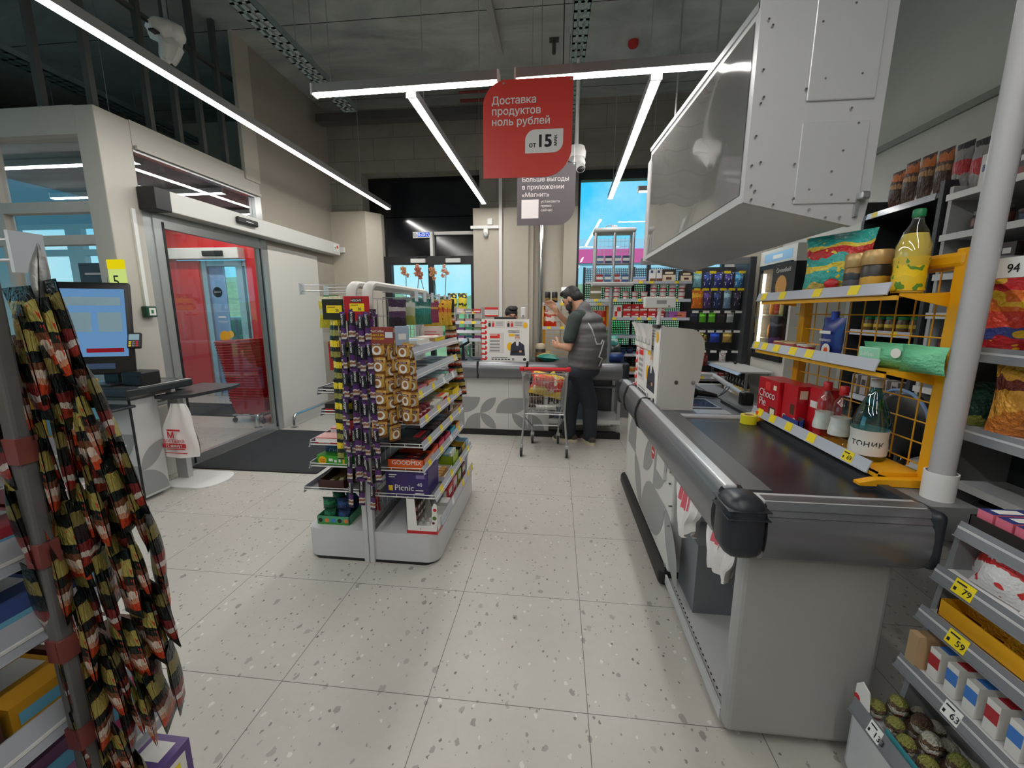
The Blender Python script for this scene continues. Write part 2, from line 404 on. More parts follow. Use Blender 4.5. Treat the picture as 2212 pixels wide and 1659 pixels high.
# back: painted piers below, bare blocks above, a dark glazed doorway and a tall window
g = G()
g.box(-3.4, 6.1, 0, -2.86, 6.5, 2.9, 0)
g.prism([(-2.86, 6.1), (-2.70, 6.3), (-2.70, 6.5), (-2.86, 6.5)], 0, 2.9, 'z', 0)
g.box(-1.24, 6.1, 0, -.44, 6.5, 2.9, 0); g.box(-.44, 6.14, 0, -.37, 6.5, 2.9, 0); g.box(-.37, 6.2, 0, .06, 6.5, 2.9, 0); g.box(.06, 6.12, 0, .25, 6.5, 2.9, 0)
g.box(2.35, 6.12, 0, 3.0, 6.5, 2.9, 0); g.box(.25, 6.2, 0, 2.35, 6.5, .9, 0)
g.box(-3.4, 6.16, 2.9, -2.92, 6.5, 4.28, 1); g.box(-2.92, 6.16, 3.43, -1.15, 6.5, 4.28, 1); g.box(-1.15, 6.16, 2.9, .25, 6.5, 4.28, 1)
g.box(.25, 6.16, 3.42, 2.35, 6.5, 4.28, 1); g.box(2.35, 6.16, 2.9, 3.0, 6.5, 4.28, 1)
S('wall_back', g, [M_wall, M_block])
# dark glazing above the back door, its frame, two glazed leaves
g = G(); g.box(-2.92, 6.40, 2.86, -1.15, 6.44, 3.43, 0); g.box(-2.70, 6.40, 2.28, -1.24, 6.44, 2.87, 0)
S('window_2', g, M_dark)
g = G()
for a, b, c, d in ((-2.70, 0, -2.59, 2.28), (-1.33, 0, -1.24, 2.28), (-2.0, 0, -1.93, 2.16), (-2.59, 2.16, -1.33, 2.28), (-2.59, 0, -1.33, .14)):
    g.box(a, 6.33, b, c, 6.43, d)
d1 = S('door_1', g, M('door_black', (26, 27, 30), .4))
gg = G(); gg.box(-2.59, 6.375, .14, -2.0, 6.385, 2.16); gg.box(-1.93, 6.375, .14, -1.33, 6.385, 2.16); P('pane', gg, GL, d1)
for x in (-2.05, -1.88):
    gg = G(); gg.tube([(x, 6.33, .9), (x, 6.28, .92), (x, 6.28, 1.28), (x, 6.33, 1.3)], .012); P('handle', gg, M_black, d1, 30)
# window right: black head, slim frame
g = G(); g.box(.25, 6.3, 3.29, 2.35, 6.42, 3.42); g.box(.25, 6.33, .9, .29, 6.4, 3.29); g.box(2.31, 6.33, .9, 2.35, 6.4, 3.29); g.box(.29, 6.33, .9, 2.31, 6.4, .96); g.box(1.28, 6.33, .96, 1.33, 6.4, 3.29)
w1 = S('window_1', g, M('window_frame', (36, 40, 46), .4))
gg = G(); gg.box(.29, 6.36, .96, 2.31, 6.37, 3.29); P('pane', gg, GL, w1)

# ------------------------------------------------------------------ glazed lobby at the left
# corner post and head beams
g = G(); g.rbox(-3.57, 2.93, 0, -3.4, 3.19, 2.93, .008); S('trim_2', g, M_beige)
g = G(); g.box(-3.5, 3.19, 2.74, -3.40, 4.62, 2.935, 0); g.box(-3.395, 3.2, 2.72, -3.37, 4.6, 2.75, 0); g.box(-7.6, 2.935, 2.74, -3.57, 3.06, 2.935, 0)
S('trim_3', g, M_beige)
# near glazing, facing the camera
g = G()
for z0, z1 in ((0, .12), (1.96, 2.03), (2.2, 2.28)): g.box(-7.6, 2.96, z0, -3.57, 3.04, z1)
for x in (-4.42, -5.3, -6.4): g.box(x-.03, 2.965, .12, x+.03, 3.035, 2.74)
w3 = S('window_3', g, M_beige)
gg = G(); gg.box(-7.6, 2.995, .12, -3.57, 3.003, 2.74); P('pane', gg, GL2, w3)
# glazing over the sliding door
g = G(); g.box(-3.47, 4.52, 2.43, -3.40, 4.62, 2.74); g.box(-3.47, 3.19, 2.40, -3.40, 4.62, 2.45); g.box(-3.47, 3.19, 2.7, -3.40, 4.52, 2.74)
w4 = S('window_4', g, M_alu)
gg = G(); gg.box(-3.445, 3.19, 2.45, -3.437, 4.52, 2.7); P('pane', gg, GLASS('transom_glass', (.85, .87, .88), .05), w4)
# sliding door
g = G()
g.box(-3.46, 3.19, 0, -3.41, 3.27, 2.42); g.box(-3.46, 3.27, 2.25, -3.41, 4.62, 2.42); g.box(-3.46, 3.27, 0, -3.40, 3.36, 2.25); g.box(-3.46, 4.54, 0, -3.39, 4.62, 2.25); g.box(-3.455, 3.36, .005, -3.405, 4.54, .09); g.box(-3.455, 3.36, 2.15, -3.405, 4.54, 2.25)
d2 = S('door_2', g, M_alu)
gg = G(); gg.box(-3.435, 3.36, .09, -3.427, 4.54, 2.15); P('pane', gg, GL2, d2)
gg = G(); gg.box(-3.404, 3.345, .02, -3.396, 3.365, 2.2); gg.box(-3.404, 4.515, .05, -3.396, 4.53, 2.15); P('seal', gg, M_black, d2)
g = G(); g.rbox(-3.395, 3.30, 2.262, -3.24, 6.02, 2.43, .008)
op = T('door_operator', 'long pale sliding door drive box above the glass entrance door', 'door operator', (-3.395, 4.6, 2.262))
P('housing', g, M('drive_paint', (204, 204, 200), .4), op, world=True)
gg = G(); gg.rbox(-3.395, 3.16, 2.258, -3.235, 3.30, 2.434, .006); P('end_cap', gg, M_black, op, world=True, label='black end cap')
gg = G(); gg.rbox(-3.24, 4.0, 2.325, -3.2, 4.28, 2.385, .012); gg.box(-3.2, 4.1, 2.35, -3.197, 4.2, 2.357, 1); P('motion_sensor', gg, [M_black, M_white], op, world=True)
gg = G(); gg.box(-3.239, 5.83, 2.31, -3.236, 5.98, 2.41, 0); gg.cyl((-3.2365, 5.94, 2.37), (-3.234, 5.94, 2.37), .022, m=1, n=16); gg.box(-3.236, 5.86, 2.345, -3.2345, 5.90, 2.36, 2)
gg.box(-3.236, 5.86, 2.322, -3.2345, 5.905, 2.328, 2); P('sticker', gg, [M_white, M_red, M('ink_green', (40, 110, 60))], op, world=True)
# the blank panel the leaf slides behind
g = G(); g.box(-3.40, 4.62, 0, -3.375, 5.62, 2.2); S('wall_panel', g, M('panel_paint', (205, 203, 196), .6))
# lobby shell
g = G(); g.box(-12, 2.98, 2.87, -3.44, 6.5, 2.93); S('ceiling_lobby', g, M('lobby_ceiling', (120, 120, 122), .8))
g = G()
g.box(-6.9, 6.3, 0, -6.42, 6.5, 2.87, 1); g.box(-6.42, 6.3, 2.43, -3.55, 6.5, 2.87, 1); g.box(-6.42, 6.28, .15, -5.83, 6.5, 2.25, 1); g.box(-6.42, 6.3, 0, -5.83, 6.5, .15, 0)
g.box(-5.0, 6.29, 0, -3.55, 6.5, 2.43, 1)
g.box(-7.3, 6.3, 0, -6.9, 6.5, 2.87, 0); g.box(-12, 6.3, 0, -9.3, 6.5, 2.87, 0); g.box(-9.3, 6.3, 0, -7.3, 6.5, 1.0, 0); g.box(-12, 6.3, 2.93, -3.4, 6.5, 4.28, 0)
S('wall_facade', g, [M_wall, M_red])
g = G(); g.box(-12.1, 2.9, 0, -12, 6.5, 4.3); S('wall_lobby', g, M_wall)
g = G()
for x0, x1 in ((-9.3, -9.22), (-8.25, -7.95), (-7.38, -7.3)): g.box(x0, 6.33, 1.0, x1, 6.42, 2.87)
for z0, z1 in ((1.0, 1.08), (2.36, 2.46), (2.8, 2.87)): g.box(-9.3, 6.335, z0, -7.3, 6.415, z1)
w5 = S('window_5', g, M_beige); gg = G(); gg.box(-9.22, 6.37, 1.08, -7.38, 6.38, 2.8); P('pane', gg, GL, w5)
# outer sliding door with a frosted blue leaf
g = G()
for a, b in ((-5.83, -5.72), (-5.20, -5.09), (-5.04, -5.0)): g.box(a, 6.31, 0, b, 6.4, 2.25)
g.box(-5.72, 6.32, 2.16, -5.0, 6.39, 2.25); g.box(-5.72, 6.32, 0, -5.0, 6.39, .05)
d3 = S('door_3', g, M_alu)
gg = G(); gg.box(-5.44, 6.36, .05, -5.20, 6.365, 2.16); gg.box(-5.09, 6.36, .05, -5.04, 6.365, 2.16); P('pane', gg, GL, d3)
gg = G(); gg.box(-5.72, 6.35, .05, -5.44, 6.365, 2.16, 0)
gg.cyl((-5.60, 6.3495, 1.75), (-5.60, 6.348, 1.75), .085, m=1, n=24); gg.text('магнит', .036, FRONT(-5.60, 6.347, 1.742), 2, align='C')
gg.cyl((-5.56, 6.3495, 1.02), (-5.56, 6.348, 1.02), .095, m=3, n=24); gg.cyl((-5.45, 6.3475, 1.06), (-5.45, 6.3465, 1.06), .06, m=3, n=24)
gg.box(-5.64, 6.348, 1.33, -5.50, 6.349, 1.36, 2); gg.box(-5.65, 6.348, 1.27, -5.47, 6.349, 1.28, 2); gg.box(-5.63, 6.348, 1.245, -5.49, 6.349, 1.252, 2)
P('film_panel', gg, [M('blue_film', (126, 164, 205), .35), M_black, M_white, M('film_yellow', (250, 178, 20))], d3, label='frosted blue glass leaf with stickers')
g = G(); g.rbox(-6.40, 6.15, 2.26, -5.0, 6.3, 2.43, .01); S('trim_4', g, M('drive_paint', (204, 204, 200), .4))
gg = G(); gg.rbox(-5.6, 6.12, 2.3, -5.25, 6.15, 2.38, .01); O('motion_sensor', gg, M_black, 'black motion sensor on the white drive box over the outer door', 'sensor')
# bare studs and dark void over the lobby
g = G()
for y in (3.45, 3.72, 3.98, 4.25): g.box(-3.50, y-.02, 2.86, -3.45, y+.02, 4.28)
for x in (-3.52, -3.95, -4.45): g.box(x-.025, 3.02, 2.86, x+.025, 3.06, 4.28)
g.box(-3.50, 3.06, 3.84, -3.46, 4.62, 3.87)
S('trim_5', g, M('stud_metal', (78, 78, 76), .6, metal=.2))
g = G(); g.box(-3.42, 4.40, 2.86, -3.38, 4.62, 4.28); S('trim_6', g, M_wall)
g = G(); g.box(-8.0, 3.4, 2.93, -7.9, 6.3, 4.28); S('wall_void', g, M_darkmatt)  # dark sheet whose colour stands in for the shade of the unlit void

# ------------------------------------------------------------------ outside
g = G(); g.quad((-40, 6.6, -.12), (30, 6.6, -.12), (30, 60, -.12), (-40, 60, -.12)); S('ground_outside', g, M('asphalt', (120, 122, 122), .9, noise=.2, scale=6))
def hill(u, v):
    x, y = -40+70*u, 13+35*v
    return (x, y, -.1+5.2*(1-math.exp(-3*v))*(.75+.25*math.sin(x*.21+1))+.25*math.sin(x*.9+y*.4)*v)
g = G(); g.sheet(hill, 40, 16); S('ground_bank', g, M('grass_bank', (138, 164, 112), .95, noise=.45, bump=.08, scale=2.2), 60)
def bush(loc, r, label, col, seed):
    q = random.Random(seed); g = G()
    for i in range(26):
        a, b = q.uniform(0, 2*PI), q.uniform(.1, 1)
        g.ball((math.cos(a)*r*.7*q.random(), math.sin(a)*r*.5*q.random(), r*.35+b*r*.8), (r*.3*q.uniform(.6, 1.2),)*3, n=7, k=5)
    t = T('bush', label, 'bush', loc)
    P('foliage', g, M(col[0], col[1], .95, noise=.5, bump=.1, scale=7), t); gg = G(); gg.cyl((0, 0, -.3), (0, 0, r*.7), r*.06, n=7); P('stem', gg, M('bark', (80, 66, 52), .9), t)
bush((-2.4, 11, -.1), 1.1, 'pale green bush outside the left leaf of the glazed back door', ('leaf_a', (120, 190, 130)), 1)
bush((-.6, 14.2, -.1), 1.7, 'taller green bush outside the right leaf of the glazed back door', ('leaf_b', (86, 150, 110)), 2)
bush((.62, 10, -.1), 1.05, 'trimmed green shrub outside the tall right window', ('leaf_c', (92, 180, 110)), 3)
bush((-7.5, 12, -.1), 1.2, 'green bush on the slope beyond the glazed lobby', ('leaf_a', (120, 190, 130)), 4)
bd = T('building', 'low pale building with a pink band beyond the tall right window', 'building', (4, 24, 0))
g = G(); g.box(-5.5, 0, 0, 9, 4, 5.4, 0); P('wall', g, M('render_blue', (178, 214, 232), .8), bd)
g = G(); g.box(-5.6, -.1, 4.1, 9.1, -.01, 4.85); P('pink_band', g, M('pink_band', (238, 88, 150), .6), bd)
for i in range(5):
    g = G(); g.box(-4.5+i*2.4, -.06, 1.2, -3.1+i*2.4, -.005, 2.8); P('window', g, M('far_glass', (60, 90, 110), .1), bd)
for i, (x, y, c) in enumerate(((-13.0, 10.2, (190, 194, 198)), (-8.2, 10.4, (120, 132, 150)))):
    t = T('car', ('silver' if i == 0 else 'blue grey')+' car parked outside beyond the lobby glass', 'car', (x, y, -.12))
    g = G(); g.rbox(-2.1, -.85, .28, 2.1, .85, .8, .16, seg=3); g.prism([(-1.3, .78), (-.75, 1.4), (.7, 1.4), (1.35, .78)], -.75, .75, 'y'); P('body', g, M('car_%d' % i, c, .25, metal=.4), t)
    for sx in (-1.3, 1.3):
        for sy in (-.86, .86): gg = G(); gg.cyl((sx, sy-.1, .31), (sx, sy+.1, .31), .31, n=16); P('wheel', gg, M_black, t)
    gg = G(); gg.prism([(-1.1, .84), (-.66, 1.34), (.62, 1.34), (1.12, .84)], -.77, .77, 'y'); P('windows', gg, M('car_glass', (30, 36, 42), .08), t)

# ------------------------------------------------------------------ ceiling strips and services
M_strip = EMIT('strip_light', (255, 252, 246), STRIP_POWER)
M_house = M('strip_housing', (150, 150, 150), .4, metal=.3)
def strip(x0, y0, x1, y1, z, label):
    L = math.hypot(x1-x0, y1-y0); a = math.atan2(y1-y0, x1-x0)
    t = T('strip_light', label, 'ceiling light', ((x0+x1)/2, (y0+y1)/2, z), a, 'linear ceiling lights')
    g = G(); g.box(-L/2, -.033, .004, L/2, .033, .06); P('housing', g, M_house, t)
    g = G(); g.box(-L/2+.01, -.021, -.004, L/2-.01, .021, .0035); P('diffuser', g, M_strip, t)
    for e in (-1, 1): g = G(); g.box(e*L/2-.006, -.035, -.006, e*L/2+.006, .035, .062); P('end_cap', g, M_white, t)
    for e in (-.4, .4): g = G(); g.cyl((e*L, 0, .06), (e*L, 0, 4.28-z), .003, n=6); P('hanger', g, M_steel, t)
strip(-2.47, -2.2, -2.47, 6.03, 2.9, 'longest ceiling strip light running beside the glazed lobby wall')
strip(-1.035, 3.02, -1.04, 5.86, 2.9, 'strip light left of the red hanging sign ending at the back doorway')
strip(.59, 2.97, .65, 5.78, 2.9, 'strip light right of the signs ending at the tall window')
strip(-1.69, 2.935, -.41, 2.905, 2.9, 'cross strip light left of the red hanging sign')
strip(-.30, 2.90, 1.35, 2.85, 2.9, 'cross strip light running behind the grey hanging box')
strip(.95, 5.5, 2.5, 5.5, 2.9, 'short strip light at the head of the tall right window')
strip(-1.0, -2.6, -1.0, 1.1, 2.9, 'left strip light over the aisles behind the viewer'); strip(.65, -2.6, .65, 1.1, 2.9, 'right strip light over the aisles behind the viewer')
for y, w in ((3.7, 'nearest'), (4.7, 'middle'), (5.7, 'furthest')): strip(-6.2, y, -3.9, y, 2.8, '%s strip light under the lobby ceiling' % w)  # middle and furthest strips are added to brighten the lobby

M_galv = M('galvanised', (150, 168, 170), .4, metal=.6, noise=.1, scale=30)
def cable_tray(p0, p1, w, label):
    p0, p1 = Vector(p0), Vector(p1); d = p1-p0; L = d.length; a = math.atan2(d.y, d.x)
    g = G(); g.box(0, -w/2, 0, L, -w/2+.004, .06); g.box(0, w/2-.004, 0, L, w/2, .06)
    g.box(0, -w/2, 0, L, -w*.28, .004); g.box(0, w*.28, 0, L, w/2, .004); g.box(0, -w*.1, 0, L, w*.1, .004)
    k = int(L/.09)
    for i in range(k+1): g.box(i*L/k-.012, -w/2, 0, i*L/k+.012, w/2, .0038)
    t = T('cable_tray', label, 'cable tray', p0, a); P('tray', g, M_galv, t)
    for f in (.2, .8):
        for s in (-1, 1): gg = G(); gg.cyl((L*f, s*w*.46, .01), (L*f, s*w*.46, 4.28-p0.z), .005, n=6); P('hanger_rod', gg, M_steel, t)
cable_tray((-2.28, .6, 3.62), (-2.33, 4.75, 3.62), .16, 'galvanised perforated cable tray under the concrete left of the signs')
cable_tray((.14, .6, 3.6), (.12, 5.9, 3.6), .12, 'narrow perforated cable tray hanging behind the red sign')
cable_tray((-5.0, 2.0, 3.7), (-5.0, 5.6, 3.7), .2, 'cable tray in the dark void over the lobby')
g = G(); g.box(-.72, .5, 4.22, -.66, 5.0, 4.279); O('conduit', g, M('conduit_grey', (170, 172, 172), .5), 'straight grey conduit along the concrete ceiling left of the red sign', 'conduit')
g = G(); g.box(-3.3, 5.72, 3.96, -.5, 5.88, 4.06); O('duct', g, M('duct_dark', (78, 78, 76), .6), 'flat dark duct high on the back wall above the doorway', 'duct')
g = G(); g.tube([(-1.3, 5.68, 4.1), (.1, 5.68, 4.1)], .02); O('pipe', g, M('pipe_red', (120, 40, 36), .5), 'dark red sprinkler pipe behind the left strip light', 'pipe', smooth=40)
g = G(); g.tube([(-1.3, 5.60, 4.16), (.1, 5.60, 4.16)], .016); O('pipe', g, M('pipe_red', (120, 40, 36), .5), 'thinner red sprinkler pipe just above the first one', 'pipe', smooth=40)
g = G(); g.lathe([(.0, -.05), (.045, -.05), (.055, -.035), (.055, .0)], n=20); t = O('fire_alarm', g, M('alarm_red', (190, 44, 40), .4), 'small round red fire alarm sounder on the concrete ceiling', 'alarm', (.737, 5.03, 4.28), smooth=40)
for x, y, lab in ((-.1, 4.9, 'dark stub of a hanger left on the ceiling behind the red sign'),):
    g = G(); g.cyl((0, 0, -.14), (0, 0, 0), .02, n=8); g.box(-.05, -.03, -.02, .05, .03, 0); O('ceiling_bracket', g, M('duct_dark', (78, 78, 76), .6), lab, 'bracket', (x, y, 4.28))
# ------------------------------------------------------------------ printed petal pattern
def petals(g, o, ux, uz, cell, rows, m=0):
    """Quarter discs and leaves in a grid of cells on the plane o + a*ux + b*uz; rows run from the bottom up."""
    o, ux, uz = Vector(o), Vector(ux), Vector(uz)
    arc = lambda cx, cy, a0, a1: [(cx+math.cos(R(a0+(a1-a0)*i/10)), cy+math.sin(R(a0+(a1-a0)*i/10))) for i in range(11)]
    shp = {'a': [(0, 0)]+arc(0, 0, 0, 90), 'b': [(1, 0)]+arc(1, 0, 90, 180), 'c': [(0, 1)]+arc(0, 1, 270, 360), 'd': [(1, 1)]+arc(1, 1, 180, 270),
           'L': arc(0, 1, 270, 360)+arc(1, 0, 90, 180)[1:-1], 'K': arc(1, 1, 180, 270)+arc(0, 0, 0, 90)[1:-1], 'f': [(0, 0), (1, 0), (1, 1), (0, 1)]}
    for j, row in enumerate(rows):
        for i, ch in enumerate(row):
            if ch in shp: g.quad(*[o+ux*((i+x)*cell)+uz*((j+y)*cell) for x, y in shp[ch]], m=m)
M_rail = M('rail_grey', (122, 123, 128), .30, metal=.6, noise=.04, scale=60)
M_railhi = M('rail_bright', (206, 208, 212), .28, metal=.35)  # pale, barely metallic base; on the rail tops it paints their highlight
M_belt = M('belt_rubber', (36, 39, 46), .26, noise=.15, scale=9, bump=.0006)
M_bump = M('bumper_rubber', (34, 38, 46), .38)
M_print = M('print_grey', (146, 148, 148), .45)
M_panel = M('counter_light', (206, 206, 203), .42, noise=.02)
M_tag = M('tag_yellow', (240, 214, 30), .5)
M_tagw = M('tag_white', (236, 236, 234), .5)
M_ink = M('ink_black', (24, 24, 26), .6)
M_paper = M('paper_white', (232, 230, 226), .55)
M_orange = M('ink_orange', (232, 86, 30), .5)

# ------------------------------------------------------------------ near checkout, right
ck = T('checkout_counter', 'grey checkout counter with black belt at the right, its end panel towards the viewer', 'checkout counter', (.82, 2.3, 0))
g = G(); g.rbox(.60, 2.02, .1, 1.25, 3.34, .73, .012)
P('body', g, M_panel, ck, world=True)
g = G(); petals(g, (.5985, 3.30, .12), (0, -1, 0), (0, 0, 1), .29, ['.KbcK', 'b.Lc.'])
P('printed_pattern', g, M_print, ck, world=True, label='grey petals printed on the side')
g = G(); g.rbox(.565, 2.04, 0, 1.25, 3.42, .1, .03, seg=3); P('plinth', g, M('plinth_black', (26, 26, 28), .5), ck, world=True)
g = G(); g.rbox(.597, 1.245, .03, 1.04, 1.30, .78, .02, seg=3); P('end_panel', g, M('end_panel_grey', (158, 158, 156), .42, noise=.02), ck, world=True)
g = G(); g.box(.605, 1.29, .04, 1.04, 2.05, .055); g.box(.597, 1.29, .03, .607, 2.07, .075)
for i in range(22): g.box(.625, 1.33+i*.03, .0552, .630, 1.342+i*.03, .0556, 1)
g.cyl((.59, 2.055, .12), (.60, 2.055, .12), .012, m=2)
P('bottom_shelf', g, [M('shelf_pale', (190, 191, 192), .4), M_ink, M_chrome], ck, world=True)
g = G(); g.box(.66, 1.79, .056, 1.04, 2.03, .40); P('motor_box', g, M('motor_grey', (120, 123, 128), .45), ck, world=True)
g = G(); g.box(1.02, 1.29, .05, 1.04, 2.05, .76); g.box(.62, 1.29, .74, 1.1, 2.05, .76); P('back_panel', g, M('inner_grey', (96, 98, 102), .5), ck, world=True)
g = G(); g.box(.585, 2.16, .555, .60, 2.32, .665)
P('cover_plate', g, M_panel, ck, world=True)
for yy, zz, rr in ((2.06, .645, .013), (2.055, .58, .007), (2.03, .47, .006), (2.03, .36, .006)):
    g = G(); g.cyl((.585, yy, zz), (.602, yy, zz), rr); P('screw', g, M_chrome, ck, world=True)
g = G(); g.cyl((.5985, 2.467, .608), (.5975, 2.467, .608), .052, m=0, n=28); g.cyl((.5973, 2.467, .608), (.5966, 2.467, .608), .045, m=1, n=28); g.box(.5955, 2.467-.03, .602, .5965, 2.467+.03, .614, 0)
P('stop_sticker', g, [M_white, M_red], ck, world=True, label='round red no entry sticker')
prof = [(.600, .895), (.592, .906), (.565, .911), (.545, .908), (.532, .898), (.525, .886), (.528, .884), (.519, .868), (.521, .865), (.513, .85), (.509, .82), (.510, .79), (.514, .765), (.525, .735), (.545, .718), (.600, .715)]
g = G(); g.prism(prof, 1.30, 3.33, 'y'); P('side_rail', g, M_rail, ck, 25, world=True)
g = G(); g.box(.600, 1.30, .84, .688, 2.30, .893); P('belt_border', g, M('border_grey', (96, 97, 100), .4, metal=.3), ck, world=True)
for y in (2.60, 3.06):
    g = G(); g.tube([(a+(-.004 if a < .59 else 0), y+.012*k, c+.002) for a, c in prof for k in (0,)], .008); P('rail_joint', g, M_ink, ck, world=True)
g = G(); g.prism([(y+1.245-.60+.005, z) for y, z in [(a, b) for a, b in prof]], .615, 1.05, 'x'); P('front_rail', g, M_rail, ck, 25, world=True)
g = G(); g.rbox(.535, 1.28, .897, .575, 3.33, .9125, .006); P('rail_highlight', g, M_railhi, ck, world=True)  # bright strip painting the side rail's highlight
g = G(); g.rbox(.60, 1.19, .893, 1.05, 1.25, .908, .006); P('rail_highlight', g, M_railhi, ck, world=True)  # front rail's highlight, likewise put into the colour
g = G(); g.rbox(.498, 1.145, .728, .618, 1.275, .922, .045, seg=4)
for z in (.862, .888): g.rbox(.4972, 1.1442, z, .616, 1.275, z+.003, .042, seg=3)
P('corner_bumper', g, M_bump, ck, 40, world=True, label='dark rounded corner bumper')
g = G(); g.rbox(1.045, 1.16, .73, 1.085, 1.26, .905, .02, seg=3); P('corner_bumper', g, M_bump, ck, 40, world=True)
g = G(); g.cyl((.498, 3.33, .81), (.498, 3.33, .811), .001); g.rbox(.505, 3.33, .71, .60, 3.40, .912, .03, seg=3); P('rail_cap', g, M_bump, ck, 40, world=True)
g = G(); g.box(.688, 1.255, .85, 1.052, 2.285, .874); P('conveyor_belt', g, M_belt, ck, world=True, label='black rubber belt')
g = G(); g.box(1.052, 1.255, .80, 1.085, 2.7, .895); P('belt_side_rail', g, M('rail_dark', (52, 54, 58), .35), ck, world=True)
g = G(); g.box(1.085, 1.255, .78, 1.24, 3.34, .885); P('side_ledge', g, M('ledge_grey', (120, 121, 123), .45), ck, world=True)
g = G(); g.rbox(.60, 2.285, .86, 1.052, 2.33, .888, .008); P('steel_bar', g, M_railhi, ck, world=True)
g = G(); g.box(.60, 2.33, .80, 1.09, 3.34, .878); P('till_top', g, M('till_grey', (92, 96, 104), .38), ck, world=True)
g = G(); g.box(.80, 2.36, .878, .99, 2.46, .883, 0); g.box(.80, 2.50, .878, .985, 2.78, .884, 1); g.box(.82, 2.53, .8842, .97, 2.75, .8848, 2)
P('scanner_plate', g, [M_railhi, M_steel, M('scan_glass', (70, 90, 120), .08)], ck, world=True, label='steel scanner plate with glass window')
g = G(); g.box(.60, 3.34, .05, 1.30, 3.37, .885); P('back_panel', g, M_panel, ck, world=True)
g = G(); g.tube([(1.17, 2.62, .93), (1.30, 3.50, .93), (1.30, 3.56, .93), (.70, 3.58, .93)], .018, 10); P('guard_rail', g, M_railhi, ck, 40, world=True)
g = G(); g.rbox(1.135, 2.585, .876, 1.205, 2.655, .965, .015); P('guard_post', g, M_black, ck, world=True)

# bag rack bags
def limp_bag(label, loc, w, h, n, seed, spread=.04, mark=True):
    q = random.Random(seed)
    ph = [q.uniform(0, 6) for _ in range(4)]
    def fn(sgn):
        def f(u, v):
            y = (u-.5)*w*(.55+.45*math.sin(PI*min(1, v*1.15+.1)))
            x = sgn*spread*math.sin(PI*u)**.6*(.25+.75*v)*(1-.5*v**4)+.010*math.sin(u*22+ph[0])*v+.006*math.sin(u*41+ph[1])
            return (x, y, -h*v*(1-.10*math.sin(u*7+ph[2])-.25*abs(u-.5)))
        return f
    t = T('plastic_bag', label, 'plastic bag', loc)
    g = G()
    for s in (-1, 1): g.sheet(fn(s), 24, 12)
    P('film', g, M('bag_film', (232, 226, 224), .35, noise=.04, bump=.004, scale=30), t, 50)
    if mark:
        g = G(); a = fn(-1)
        g.sheet(lambda u, v: tuple(Vector(a(.30+.35*u, .05+.42*v))+Vector((-.002, 0, 0))), 6, 6)
        P('printed_mark', g, M('bag_pink', (214, 96, 110), .4), t, label='faded red print')
    return t
limp_bag('white plastic bag bundle with faded red print hanging under the checkout rail', (.60, 1.78, .72), .31, .25, 0, 3, .05)
limp_bag('crumpled white plastic bag tip hanging by the checkout corner bumper', (.605, 1.42, .72), .24, .21, 0, 5, .045)

